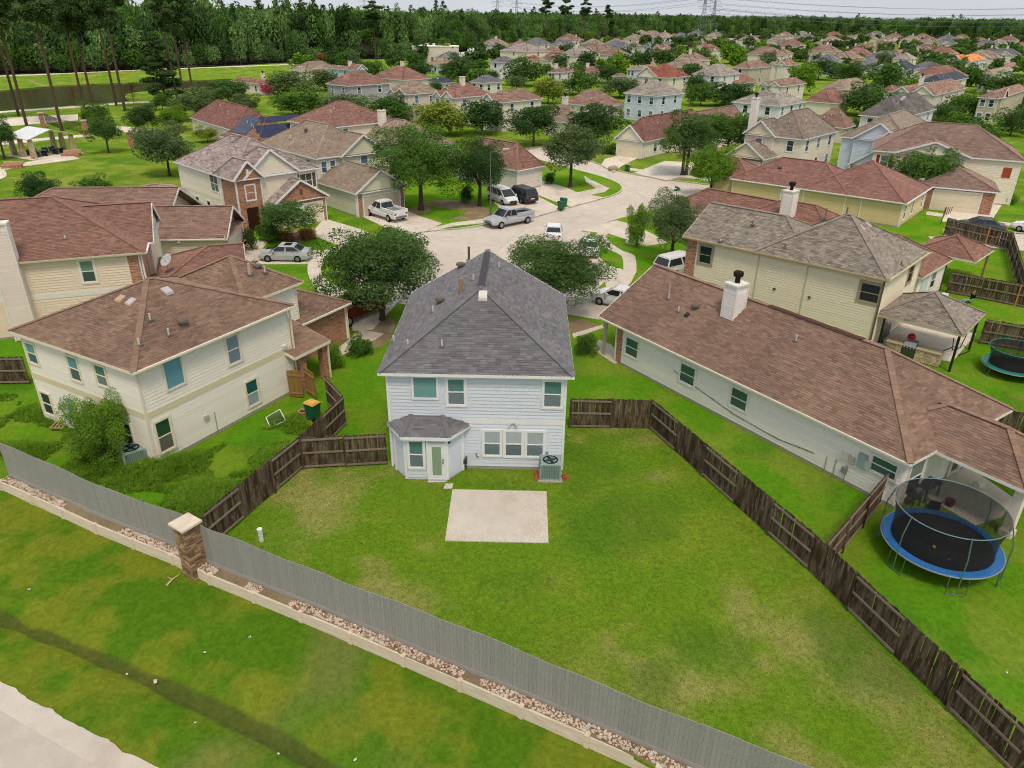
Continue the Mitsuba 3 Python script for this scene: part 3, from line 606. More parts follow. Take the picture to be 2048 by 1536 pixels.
for i in range(len(fpts) - 1):
    a, b = np.array(fpts[i]), np.array(fpts[i + 1]); d = unit(b - a); n2 = np.array([d[1], -d[0]]); k = max(1, int(np.linalg.norm(b - a) / 2.4))
    for j in range(k):
        p, q = a + (b - a) * j / k, a + (b - a) * (j + 1) / k
        kb = MB(); kb.bar((*(p + n2 * .012), .12), (*(q + n2 * .012), .12), .035, .2, jit(S(172, 168, 162, .8), .06)); kb.part(gf, 'kickboard', 'm_paint')
        for z in (.5, 1.05, 1.7): m.bar((*(p - n2 * .04), z), (*(q - n2 * .04), z), .04, .09, S(140, 138, 130, .6))
        m2.obox(*(p - n2 * .09), 0, 1.85, .09, .09, math.atan2(d[1], d[0]), S(140, 138, 130, .6))
m.part(gf, 'rail', 'm_paint'); m2.part(gf, 'post', 'm_paint')
pl = thing('stone_pillar', 'square stacked stone pillar with pale slab cap between the two grey fence runs', 'pillar')
pc = np.array((-13.04, 24.09)); pa = math.atan2(*(np.array((-12.35, 23.52)) - np.array((-13.66, 24.40)))[::-1]); PM = rot2(pa)
m = MB(); m.obox(pc[0], pc[1], -.7, 2.05, .60, .60, pa, S(95, 80, 66, .7)); m.part(pl, 'core', 'm_matte')
z = -.62
while z < 2.02:
    hh = min(RNG.uniform(.05, .09), 2.05 - z)
    for k in range(4):
        x = -.35
        while x < .33:
            w = min(RNG.uniform(.16, .36), .35 - x); pr_ = RNG.uniform(.03, .075)
            mb = MB(); mb.box(x + .006, x + w - .006, -.30 - pr_, -.29, z + .005, z + hh - .005, jit(S(*[(176, 146, 116), (150, 122, 96), (196, 170, 138), (128, 108, 90), (168, 128, 98)][RNG.integers(5)], .72), .12))
            mb.xf(PM @ rot2(k * math.pi / 2), (pc[0], pc[1], 0)); mb.part(pl, 'stone', 'm_matte'); x += w
    z += hh
m = MB(); m.obox(pc[0], pc[1], 2.05, 2.15, .92, .92, pa, S(205, 190, 182, .8)); m.part(pl, 'cap', 'm_panel')

# ------------------------------------------------------------------ the houses of the near yards
BLUE = S(222, 230, 242, .84)
h = House('blue_house', 'pale blue two storey lap sided house with charcoal hip roof in the centre', -6.3, 31.3, -1, BLUE, S(118, 117, 121, .86), 1, streak=.0)
h.block(0, 9.2, 0, 11.2, 5.4, 2.72, 'y', '1', sides='SEW')
h.window(0, 'S', 1.26, 3.98, 1.08, 1.08, 'fixed', S(120, 170, 172, .8))
h.window(0, 'S', 2.87, 3.63, 0.82, 1.40)
h.window(0, 'S', 7.46, 3.60, 0.86, 1.40)
for a in ((4.59, 0.82, 0.82, 1.38), (5.64, 0.80, 0.84, 1.40), (6.69, 0.80, 0.85, 1.39)):
    h.window(0, 'S', *a, up=S(175, 190, 195, .8), lo=S(110, 128, 138, .8))
h.band(0, 'E', 2.78); h.band(0, 'W', 2.78)
b0 = h.bl[0]
m = MB(); m.box(b0['x0'] + 3.6, b0['x1'], b0['y0'] - .045, b0['y0'], 2.62, 2.92, h.tc); m.xf(h.M, h.o).part(h.key, 'band', 'm_paint')
# the bay with the garden door
bx0, bx1, by = b0['x0'] + .12, b0['x0'] + 3.55, b0['y0']
bay = [(bx0, by), (bx0 + .15, by - .35), (bx0 + .75, by - 1.1), (bx0 + 2.75, by - 1.1), (bx1 - .02, by - .25), (bx1, by)]
m = MB().ext(Polygon(bay), 0, 2.55, BLUE); bk = numbered(h.key + '__bay'); m.xf(h.M, h.o).build(bk, 'm_paint')
for i in range(1, 4):
    p, q = np.array([*bay[i], 0]), np.array([*bay[i + 1], 0]); al = unit(q - p); L = np.linalg.norm(q - p); out = np.array([al[1], -al[0], 0]); z = .14
    while z < 2.5:
        if i != 2 or z < .62:
            mb = MB(); h.wedge(p, al, out, .07, L - .07 if i != 2 else 1.0, z, min(z + .185, 2.53), jit(BLUE, .035), mb); mb.xf(h.M, h.o).build(numbered(bk + '__plank'), 'm_paint')
        z += .185
for i in (1, 2, 3, 4):
    m = MB(); m.obox(bay[i][0], bay[i][1], .05, 2.55, .13, .13, .4 * (i - 2.5), h.tc); m.xf(h.M, h.o).build(numbered(bk + '__corner_board'), 'm_paint')
h.bl.append(dict(x0=bx0 + .75, x1=bx0 + 2.75, y0=by - 1.1, y1=by, ze=2.55, z0=0)); kb = len(h.bl) - 1
h.window(kb, 'S', .17, .72, .70, 1.5)
h.door(kb, 'S', 1.12, .78, 2.05, WHITE, S(150, 175, 150, .8), .08)
h.slab('door_step', kb, 'S', 1.05, .0, .95, .1, S(190, 190, 190, .8), .12)
rt_ = [(bx0 + .95, by + .1, 3.05), (bx0 + 2.45, by + .1, 3.05)]; re_ = [(bx0 - .25, by - .02, 2.58), (bx0 + .62, by - 1.38, 2.55), (bx0 + 2.9, by - 1.38, 2.55), (bx1 + .42, by - .02, 2.58)]
for q in ([re_[0], re_[1], rt_[0]], [re_[1], re_[2], rt_[1], rt_[0]], [re_[2], re_[3], rt_[1]]):
    h.roof.poly(q, h.rc * .8); shingle_tabs(h.tabs, q, h.rc, .145, .33, .014, .17, 7)
for p, q in zip(re_[:-1], re_[1:]):
    h.trim.bar(np.array(p) + [0, 0, -.08], np.array(q) + [0, 0, -.08], .05, .17, h.tc)
h.trim.poly([np.array(p) + [0, 0, -.1] for p in re_], h.tc)
for p, q in ((re_[1], rt_[0]), (re_[2], rt_[1])): h.cap.bar(np.array(p) + [0, 0, .03], np.array(q) + [0, 0, .03], .22, .03, h.rc)
# on the roof
sl = .591
for px in ((2.90, 1.39, 6.22), (0.21, 3.44, 5.53), (1.24, 1.52, 6.13), (2.07, 4.84, 6.63), (4.07, 6.60, 7.80), (5.33, 9.13, 7.69),): h.pipe(*px, .32)
h.pipe(3.48, 5.66, 7.45, .75, .1, S(170, 150, 115, .75)); h.pipe(3.47, 11.32, 7.45, .8, .07, S(110, 105, 95, .7))
h.turtle(2.34, 5.76, 6.78); h.turtle(3.03, 10.58, 7.19)
h.boxvent(4.72, 4.04, 7.79, S(225, 222, 214, .85), .45, (0, .59))
m = MB(); m.box(4.42, 4.78, 4.7, 10.6, 8.13, 8.2, S(86, 85, 92, .7)); m.xf(h.M, h.o).part(h.key, 'ridge_vent', 'm_matte')

# small things on the back wall
def wall_light(hh, k, sd, u, z, kind):
    b = hh.bl[k]; o, al, out, L = hh.side_frame(b, sd); p = o + al * u + [0, 0, z]; m = MB()
    if kind == 'flood':
        m.bar(p + out * .02 + [0, 0, -.05], p + out * .02 + [0, 0, .05], .12, .05, WHITE)
        for sg in (-1, 1): m.tube([p + out * .06, p + out * .16 + al * sg * .14 + [0, 0, -.03], p + out * .2 + al * sg * .2 + [0, 0, -.1]], [.02, .05, .075], 8, S(190, 190, 190, .8))
    else:
        m.bar(p + [0, 0, -.1], p + [0, 0, .1], .1, .05, (.02, .02, .02)); m.tube([p + out * .14 + [0, 0, .1], p + out * .14 + [0, 0, .02], p + out * .14 + [0, 0, -.14]], [.03, .085, .05], 6, (.02, .02, .02)); m.bar(p + out * .0 + [0, 0, .1], p + out * .14 + [0, 0, .1], .02, .02, (.02, .02, .02))
    m.xf(hh.M, hh.o).part(hh.key, 'wall_lamp', 'm_gloss')
wall_light(h, 0, 'S', 6.02, 2.69, 'flood')
h.bl.append(dict(x0=bx0 + 2.75, x1=bx1, y0=by - .9, y1=by, ze=2.55, z0=0)); wall_light(h, len(h.bl) - 1, 'S', .12, 2.2, 'lantern')
gx = 4.05
m = MB(); y_ = by - .2
m.tube([(gx, by, .75), (gx, y_, .75), (gx, y_, .05)], .025, 6, S(110, 112, 112, .6)); m.box(gx - .16, gx + .06, y_ - .1, y_ + .1, .42, .68, S(120, 124, 126, .6)); m.tube([(gx - .12, y_, .7), (gx - .3, y_, .78), (gx - .32, y_, .1)], .022, 6, S(90, 92, 92, .6))
m.xf(h.M, h.o).part(h.key, 'gas_meter', 'm_metal'); m = MB(); m.tube([(gx + .5, by, .9), (gx + .5, by - .12, .9), (gx + .62, by - .12, .72)], .02, 6, S(90, 92, 92, .6)); m.xf(h.M, h.o).part(h.key, 'hose_tap', 'm_metal')
for u, z in ((8.0 - .35, .98), (7.72 - .35, 1.3)): h.slab('outlet_cover', 0, 'S', u, z, .14, .1, S(150, 155, 160, .8), .05)
h.done(); BLUEH = h

CREAM = S(246, 241, 228, .88)
h = House('cream_house', 'cream two storey house with brown hip roof, left of the blue house', -17.6, 31.0, 61, CREAM, S(148, 122, 106, .80), 1, S(238, 230, 208, .86), streak=.25)
h.block(0, 10.4, 0, 10.0, 5.4, 2.2, 'x', '', sides='SW')
h.block(9.2, 13.8, 2.6, 9.5, 5.4, 1.7, 'x', '', sides='SE')
h.block(12.0, 17.95, 2.5, 9.3, 2.72, 1.5, 'x', '', sides='SE', brick='SE')
h.band(0, 'S', 2.78, .3, S(232, 222, 188, .84)); h.band(0, 'W', 2.78, .3, S(232, 222, 188, .84))
T1, T2, T3 = S(110, 165, 180, .8), S(70, 110, 125, .8), S(40, 110, 105, .75)
h.window(0, 'W', 0.20, 3.62, 0.82, 1.17, up=T1, lo=T2); h.window(0, 'W', 3.82, 3.50, 0.82, 1.35, up=T1, lo=S(90, 105, 120, .8)); h.window(0, 'W', 6.04, 3.78, 0.82, 1.11, up=S(85, 130, 130, .8), lo=S(120, 140, 145, .8))
h.window(0, 'W', 0.24, 0.56, 0.83, 1.29, up=S(55, 75, 60, .8), lo=S(50, 65, 75, .8)); h.window(0, 'W', 7.00, 0.65, 0.82, 1.29, up=T3, lo=S(60, 70, 75, .8))
h.slab('sliding_door', 0, 'W', 1.98, 0.58, 0.82, 1.35, S(225, 228, 235, .85)); h.slab('door_pane', 0, 'W', 2.75, .2, .62, 1.95, S(130, 165, 165, .8), .02, 'm_glass', .07)
h.window(0, 'S', 1.39, 3.67, 0.99, 1.56, 'fixed', S(115, 170, 185, .8)); h.window(0, 'S', 5.23, 3.47, 0.82, 1.55, up=S(135, 160, 175, .8), lo=S(130, 150, 165, .8))
h.window(0, 'S', 0.28, 0.58, 0.82, 1.70, up=S(40, 85, 60, .8), lo=S(120, 120, 110, .8)); h.window(0, 'S', 6.02, 0.54, 0.82, 1.50, up=S(30, 100, 105, .8), lo=S(170, 185, 200, .8))
h.slab('meter_box', 0, 'S', 3.05, 1.14, .28, .22, S(200, 195, 180, .8), .1); m = MB(); o_, al_, out_, L_ = h.side_frame(h.bl[0], 'S'); q = o_ + al_ * 3.75 + out_ * .05; m.tube([q + [0, 0, .05], q + [0, 0, 1.3]], .022, 6, S(180, 175, 160, .7)); m.xf(h.M, h.o).part(h.key, 'conduit', 'm_paint')
h.slab('flood_panel', 0, 'S', 9.0, 2.95, .3, .22, S(220, 220, 215, .85), .14)
# porch at the side
PB = S(148, 122, 106, .80)
pq = [(9.5, -.45, 2.55), (12.5, -.45, 2.55), (12.5, 2.9, 3.4), (9.5, 2.9, 3.4)]
h.roof.poly(pq, PB * .8); shingle_tabs(h.tabs, pq, PB, .145, .33, .014, .17, 3)
for p, q in ((pq[0], pq[1]), (pq[1], pq[2]), (pq[3], pq[0])): h.trim.bar(np.array(p) + [0, 0, -.09], np.array(q) + [0, 0, -.09], .05, .18, h.tc)
for x in (10.4, 12.2):
    m = MB(); m.box(x - .2, x + .2, -.2, .2, 0, 2.5); m.xf(h.M, h.o).part(h.key, 'porch_column', 'm_brick')
h.bl.append(dict(x0=10.05, x1=12.0, y0=2.95, y1=5, ze=2.5, z0=0)); m = MB(); m.box(10.05, 12.4, 2.93, 2.95, 0, 2.5); m.xf(h.M, h.o).part(h.key, 'brick_wall', 'm_brick')
h.downspout(10.2, .25, 5.3); h.downspout(17.7, 2.75, 2.65); h.downspout(12.4, -.3, 2.45)
h.gutter((12.1, 2.44, 2.68), (17.9, 2.44, 2.68)); h.gutter((0, -.06, 5.36), (10.4, -.06, 5.36)); h.gutter((17.98, 2.5, 2.68), (17.98, 9.2, 2.68)); h.gutter((13.86, 2.6, 5.36), (13.86, 9.5, 5.36))
k_ = 2.2 / 4.8
for px in ((1.42, 1.28, 5.99), (3.02, 2.42, 6.51), (3.03, 1.20, 5.95),): h.pipe(*px, .35)
h.turtle(4.12, 1.44, 6.06); h.boxvent(5.18, 3.71, 7.10, S(200, 195, 200, .85), .45, (0, .46)); h.boxvent(3.47, 4.42, 6.87, S(200, 195, 200, .85), .45, (.42, 0)); h.boxvent(3.47, 5.27, 6.87, S(205, 175, 150, .8), .45, (.42, 0))
h.pipe(11.2, 4.2, 6.3, .7, .08, S(200, 190, 175, .8)); h.pipe(12.2, 4.0, 6.2, .4); h.pipe(12.6, 5.2, 6.6, .4); h.turtle(12.2, 4.6, 6.3)
h.done()

PEACH = S(242, 224, 204, .84)
h = House('peach_house', 'peach sided two storey house with a tall sided chimney, at the left edge', -44.4, 43.3, 20, PEACH, S(146, 112, 100, .80), 1, S(238, 234, 226, .88))
h.block(0, 20, 0, 12, 5.4, 2.95, 'x', '', sides='S')
h.block(12, 20.4, 2.6, 9.8, 5.42, 2.1, 'x', '1', sides='', brick='E')
h.block(19.5, 26.5, -1.4, 7.4, 2.75, 1.95, 'x', '1', sides='', brick='')
m = MB(); m.box(18.75, 19.68, .31, .345, .2, 5.3); m.xf(h.M, h.o).part(h.key, 'brick_wall', 'm_brick'); m = MB(); m.box(19.65, 19.69, .4, 11.5, 2.2, 5.3); m.xf(h.M, h.o).part(h.key, 'brick_wall', 'm_brick')
h.band(0, 'S', 2.8, .34, S(236, 234, 232, .88))
for a in ((15.39, 3.56, 0.82, 1.51), (10.91, 3.49, 0.82, 1.44), (11.02, 0.75, 0.82, 1.33), (15.27, 0.67, 0.82, 1.44)): h.window(0, 'S', *a, up=S(125, 155, 140, .8), lo=S(75, 95, 95, .8), case=.14)
h.chimney(11.6, .0, .05, 8.0, 1.35, .75, S(240, 226, 218, .85), 'steel')
h.downspout(19.5, .25, 5.3, S(225, 225, 228, .85)); h.gutter((0, -.06, 5.36), (20, -.06, 5.36), S(205, 196, 170, .8)); h.gutter((20.06, 0, 5.36), (20.06, 2.6, 5.36))
h.dish(21.1, 1.0, 3.9, -2.4, r=.5); h.pipe(15.0, 1.8, 6.3, .25); h.turtle(9.5, 3.6, 7.2); h.pipe(21.9, 4.3, 4.7, .35); h.pipe(25.2, 4.4, 4.6, .4)
h.done()

h = House('long_cream_house', 'long low pale house with brown roof and white chimney beside the blue house', 17.8, 28.1, 34.5, S(246, 240, 236, .88), S(150, 123, 108, .80), 1, S(236, 234, 226, .86), streak=.2)
h.block(0, 9.4, 0, 20.3, 2.75, 2.75, roofed=False, sides='W'); h.block(0, 9.4, 0, 21.5, 2.75, 2.75, 'y', '1', walled=False, gin=.9)
for a in ((0.95, 0.94, 1.13, 1.18), (5.76, 0.99, 1.15, 1.17), (9.62, 1.07, 1.12, 1.13), (18.09, 1.38, 1.25, 0.81)): h.window(0, 'W', *a, up=S(60, 105, 90, .8), lo=S(80, 105, 108, .8))
m = MB(); m.box(.30, .36, 19.35, 19.95, .1, 2.65); m.xf(h.M, h.o).part(h.key, 'brick_wall', 'm_brick')
m = MB(); m.box(.3, .47, 21.0, 21.2, .05, 2.72, S(196, 188, 178, .8)); m.xf(h.M, h.o).part(h.key, 'porch_post', 'm_paint')
h.downspout(.28, 19.9, 2.7); h.gutter((-.06, .1, 2.7), (-.06, 21.4, 2.7), S(222, 218, 200, .85))
# the covered patio at the back
h.block(2.15, 6.6, -4.0, 3.2, 2.7, 1.35, 'y', '', walled=False, oh=.1, gin=.1)
for x in (2.75, 6.05):
    m = MB(); m.box(x - .2, x + .2, -3.75, -3.35, .0, 2.6, S(236, 224, 214, .84)); m.box(x - .27, x + .27, -3.82, -3.28, 0, .3, S(225, 212, 196, .8)); m.xf(h.M, h.o).part(h.key, 'patio_column', 'm_paint')
h.window(0, 'S', .55, .5, 1.2, 1.75, lo=S(45, 60, 75, .8), up=S(140, 150, 150, .8)); h.door(0, 'S', 4.6, .9, 2.05, S(220, 210, 190, .8), S(40, 48, 45, .8))
sl = .585
for px in ((2.84, 18.13, 4.41), (2.34, 16.73, 4.12), (3.33, 8.98, 4.70),): h.pipe(*px, .35)
h.pipe(2.87, 18.17, 4.43, .9, .06, S(190, 180, 170, .8)); h.turtle(2.88, 15.91, 4.44); h.boxvent(2.28, 15.98, 4.08, S(60, 60, 64, .6), .25, (.58, 0))
cx_, cy_ = (3.55, 13.6); h.chimney(cx_, cy_, 4.2, 6.55, .95, .85, S(238, 232, 232, .88))
m = MB(); m.box(4.55, 4.85, 6.0, 12.0, 5.5, 5.58, S(105, 72, 64, .7)); m.xf(h.M, h.o).part(h.key, 'ridge_vent', 'm_matte')
for (u, z, w, hh, c) in ((16.59, 1.27, .42, .35, S(225, 220, 215, .8)), (17.02, 1.18, .28, .4, S(195, 190, 175, .8)), (17.46, 1.25, .42, .75, S(160, 185, 185, .8)), (17.84, 1.33, .32, .45, S(205, 208, 200, .8)), (16.79, 0.54, .28, .3, S(150, 150, 155, .75))):
    h.slab('service_box', 0, 'W', u, z, w, hh, c, .12)
m = MB(); o_, al_, out_, L_ = h.side_frame(h.bl[0], 'W'); P = lambda u, z: o_ + al_ * u + out_ * .05 + [0, 0, z]
m.tube([P(5.2, 1.4), P(6.5, 1.15), P(10, .62), P(13, .5), P(15.2, .75)], .018, 5, (.06, .05, .05)); m.xf(h.M, h.o).part(h.key, 'cable', 'm_matte')
m = MB()
for u, z in ((17.0, 1.0), (15.9, .9), (16.4, 1.0)): m.tube([P(u, .05), P(u, z)], .025, 6, S(175, 172, 168, .7))
m.xf(h.M, h.o).part(h.key, 'conduit', 'm_paint')
h.done(); DH = h

h = House('tan_house', 'cream two storey house with weathered grey brown roof and a shingled patio cover', 24.2, 46.0, 48, S(240, 230, 204, .84), S(148, 139, 129, .82), 1, S(205, 196, 170, .8), vary=.24)
h.block(0, 9.0, 0, 9.3, 5.4, 2.65, 'y', '', sides='SW')
h.block(.0, 7.8, 5.0, 15.15, 5.39, 1.95, 'y', '1', sides='W')
TN = S(175, 160, 135, .8); h.bl.append(dict(x0=.35, x1=8.65, y0=.35, y1=14.8, ze=5.4, z0=0)); kw = len(h.bl) - 1
tc = h.tc; h.tc = TN
for a in ((13.17, 3.57, 1.24, 1.23), (1.12, 3.59, 1.00, 1.32)): h.window(kw, 'W', *a, up=S(34, 44, 56, .8), lo=S(30, 40, 50, .8), case=.16)
h.window(0, 'S', 5.6, 3.6, .95, 1.5, up=S(40, 45, 48, .8), lo=S(40, 45, 48, .8), case=.14)
h.tc = tc
m = MB(); m.box(.28, .35, 14.0, 14.85, .1, 5.3); m.xf(h.M, h.o).part(h.key, 'brick_wall', 'm_brick')
h.downspout(.25, .25, 5.3, S(130, 100, 78, .7)); h.gutter((-.06, 0, 5.36), (-.06, 15, 5.36), S(186, 170, 130, .8)); h.gutter((0, -.06, 5.36), (9, -.06, 5.36), S(210, 200, 160, .8))
h.block(.9, 6.3, -4.9, .6, 2.7, 1.5, 'y', '', walled=False, oh=.1)
for p in ((1.1, -4.65), (6.0, -4.65), (1.1, -.1)):
    m = MB(); m.box(p[0] - .07, p[0] + .07, p[1] - .07, p[1] + .07, 0, 2.65, (.012, .012, .013)); m.xf(h.M, h.o).part(h.key, 'patio_post', 'm_gloss')
h.slab('patio_door', 0, 'S', 2.6, .1, 1.8, 2.1, S(30, 26, 30, .7), .05, 'm_glass')
for u, z in ((7.29, 2.85), (9.88, 2.85)): h.slab('dryer_vent', kw, 'W', u, z, .16, .16, S(95, 85, 70, .7), .08)
k_ = 2.65 / 4.5
for px in ((2.19, 10.68, 6.69), (0.82, 7.40, 5.88), (3.38, 0.31, 5.58),): h.pipe(*px, .3, .04, S(120, 115, 105, .7))
h.pipe(4.5, 4.9, 8.0, .55, .06, S(110, 125, 125, .7)); h.boxvent(3.88, 3.46, 7.37, S(190, 180, 170, .8), .45, (0, .57)); h.boxvent(5.05, 3.45, 7.37, S(190, 180, 170, .8), .45, (0, .57)); h.boxvent(4.2, -2.6, 3.9, S(225, 215, 215, .85), .4, (0, 0))
h.pipe(.05, 12.0, 5.6, .1); h.done()

h = House('low_brown_roof_house', 'low house with long brown roof and white chimney behind the grey brown roof', 31.4, 54.8, 45, S(240, 234, 224, .84), S(146, 110, 98, .8), 2, S(232, 228, 216, .86))
h.block(0, 6.9, 0, 9, 2.75, 2.0, 'y', '', sides='SEW'); h.block(-.6, 9.8, 6.0, 19.5, 2.75, 2.9, 'y', '', sides='SW'); h.block(4.4, 10.6, 12.0, 27.0, 2.76, 2.0, 'y', '', sides='W')
h.window(0, 'S', 3.2, .9, 1.0, 1.3, up=PANE_GREY, lo=PANE_DARK); h.slab('patio_door', 0, 'S', .9, .1, 1.5, 2.05, S(215, 218, 220, .85), .05)
h.chimney(2.6, 12.8, 3.8, 6.9, 1.0, .9, S(238, 232, 228, .88)); h.pipe(3.1, 9.6, 5.0, .9, .07, S(150, 130, 105, .7)); h.downspout(6.6, .25, 2.7, S(90, 88, 85, .6))
h.block(8.2, 13.4, -1.4, 3.6, 2.6, 1.3, 'x', '', walled=False, oh=.1)
for p in ((13.1, -1.1), (13.1, 3.3)):
    m = MB(); m.box(p[0] - .08, p[0] + .08, p[1] - .08, p[1] + .08, 0, 2.55, S(165, 140, 90, .75)); m.xf(h.M, h.o).part(h.key, 'patio_post', 'm_paint')
h.done()

h = House('yellow_house', 'pale yellow single storey house with a red brown roof and white corner boards', 42.1, 80.2, 51, S(226, 205, 152, .84), S(150, 112, 103, .8), 2, S(238, 238, 240, .88))
h.block(0, 11.2, 0, 11.4, 2.75, 3.1, 'y', '', sides='SW'); h.block(.0, 9.0, 6, 20.2, 2.74, 2.5, 'y', '', sides='W'); h.block(1.2, 7.6, 18.0, 23.4, 2.72, 1.8, 'y', '1', sides='W')
h.bl.append(dict(x0=.35, x1=10.8, y0=.35, y1=19.8, ze=2.7, z0=0)); h.window(len(h.bl) - 1, 'W', 6.18, 1.08, 1.10, 1.07, up=S(35, 42, 50, .8), lo=S(35, 42, 50, .8), case=.16)
for u in (1.0, 4.2, 8.6): h.window(0, 'S', u, .7, .8, 1.5, up=S(35, 42, 50, .8), lo=S(35, 42, 50, .8), case=.14)
h.downspout(.25, 4.6, 2.7); h.gutter((-.06, 0, 2.7), (-.06, 20, 2.7)); h.gutter((0, -.06, 2.7), (11.2, -.06, 2.7)); h.dish(10.9, 1.2, 2.9, .6)
for p in ((2.2, 14.0, 4.0), (1.2, 6.5, 3.4), (2.0, 3.0, 3.8)): h.boxvent(*p, S(170, 110, 100, .75), .4, (.5, 0))
h.turtle(2.6, 15.2, 4.1, S(130, 90, 80, .6)); h.done()

# ------------------------------------------------------------------ board fences of weathered wood
def wood_fence(label, pts, h=1.83, front=None, near=True, post_c=None, new_posts=(), alt=True, pw=.14, leanrail=False, group=None):
    """front: +1 / -1, the side the rails show on; alternating panels change it"""
    key = thing('wood_fence', label, 'fence', group); pts = [np.array(p, float) for p in pts]; pk = MB(); idx = 0
    for a, b in zip(pts[:-1], pts[1:]):
        L = np.linalg.norm(b - a); d = (b - a) / L; n2 = np.array([-d[1], d[0]]); yaw = math.atan2(d[1], d[0]); k = max(1, round(L / 2.35))
        for j in range(k):
            p, q = a + (b - a) * j / k, a + (b - a) * (j + 1) / k; sg = (front or 1) * (-1 if (alt and (idx % 2)) else 1); idx += 1; Lp = np.linalg.norm(q - p)
            m = MB(); newp = idx - 1 in new_posts
            m.obox(*(p + n2 * sg * .07), 0, h + RNG.uniform(-.12, .02), .09, .09, yaw + RNG.uniform(-.05, .05), S(205, 150, 75, .8)); m.part(key, 'post', 'm_paint' if newp else 'm_wood')
            for z in (.16, h * .52, h - .14):
                m = MB(); s0, s1 = RNG.uniform(-.03, .03, 2); m.bar((*(p + n2 * sg * .045 + d * .02), z + s0), (*(q + n2 * sg * .045 - d * .02), z + s1), .045, .095, jit(S(160, 146, 132, .62), .12)); m.part(key, 'rail', 'm_rail')
            i, npk = 0, int(Lp / pw)
            for i in range(npk):
                c = p + d * (i + .5) * Lp / npk; m = MB() if near else pk; lean = RNG.normal(0, .012)
                w = Lp / npk - RNG.uniform(.004, .014); hh = h + RNG.uniform(-.035, .03); off = RNG.uniform(-.006, .006)
                e = d * w / 2; t = n2 * .011; bz = RNG.uniform(.02, .07); sh = d * lean * hh
                P = [np.array([*(c + sx * e + sy * t + n2 * off + (sh if z else 0)), hh if z else bz]) for z in (0, 1) for sx, sy in ((-1, -1), (1, -1), (1, 1), (-1, 1))]
                m.add(P, BOXF, (.1, .08, .06))
                if near: m.part(key, 'picket', 'm_wood')
    if not near: k2 = pk.part(key, 'picket', 'm_wood'); stuff_part(k2)
    return key
scene['m_rail'] = pr(VC, .95, specular=.1)
wood_fence('dark weathered board fence down the right side of the middle lawn', [(3.22, 35.81), (7.68, 35.76), (12.35, 24.2), (15.35, 15.0), (19.2, 4.0)], front=-1, alt=True)
wood_fence('short weathered fence joining the right fence to the long pale house', [(12.55, 23.6), (17.4, 28.9)], front=-1, alt=False)
wood_fence('brown weathered fence between the weedy yard and the middle lawn', [(-12.80, 25.06), (-10.46, 31.31), (-9.19, 35.85), (-10.76, 38.23)], front=-1, new_posts=())
wood_fence('short dark fence with pale rails from the blue house to the left fence', [(-10.36, 31.32), (-6.23, 31.82)], front=-1, alt=False)
gt = thing('fence_gate', 'open wooden gate leaf beside the corner of the cream house', 'gate')
def gate_leaf(key, p, q, h=1.8):
    p, q = np.array(p), np.array(q); L = np.linalg.norm(q - p); d = (q - p) / L; n2 = np.array([-d[1], d[0]]); n = int(L / .14)
    for i in range(n):
        m = MB(); m.obox(*(p + d * (i + .5) * L / n), .1, h + RNG.uniform(-.02, .02), L / n - .01, .02, math.atan2(d[1], d[0]), jit(S(165, 130, 80, .7), .15)); m.part(key, 'picket', 'm_rail')
    for z in (.35, h - .3):
        m = MB(); m.bar((*(p - n2 * .04), z), (*(q - n2 * .04), z), .04, .1, S(175, 145, 95, .7)); m.part(key, 'rail', 'm_rail')
gate_leaf(gt, (-13.16, 38.99), (-12.30, 38.88))
gt2 = thing('fence_gate', 'second wooden gate leaf swung open toward the green bin', 'gate'); gate_leaf(gt2, (-12.27, 39.46), (-11.46, 38.59))
wood_fence('weathered fence behind the long pale house, past its trampoline neighbour', [(19.5, 41.5), (26.0, 35.5), (40.0, 27.0)], near=False, alt=False, front=1)
wood_fence('brown fence with pale rails behind the patio cover of the cream house', [(33.0, 48.5), (44.0, 42.5)], near=False, alt=False, front=-1)
wood_fence('dark fence with one bright new post behind the air conditioner', [(36.33, 59.32), (48.0, 50.2)], near=False, alt=False, front=-1, new_posts=(2,))
wood_fence('fence with three bright new posts along the right hand street', [(45.66, 77.84), (49.18, 72.39)], near=False, alt=False, front=-1, new_posts=(2, 3, 4))
wood_fence('short fence return at the right edge of the photo near the white slab', [(49.18, 72.39), (42.24, 58.91)], near=False, alt=False, front=-1)
wood_fence('short fence by the weedy yard at the left edge of the photo', [(-32.28, 40.13), (-29.31, 40.34)], near=False, alt=False, front=-1)
wood_fence('brown fence behind the brick and siding house at the park edge', [(-42.73, 84.55), (-39.57, 85.19)], near=False, alt=False, front=-1)
wood_fence('short brown fence behind the round bright tree by the street', [(32.06, 109.07), (32.87, 105.55)], near=False, alt=False, front=-1)

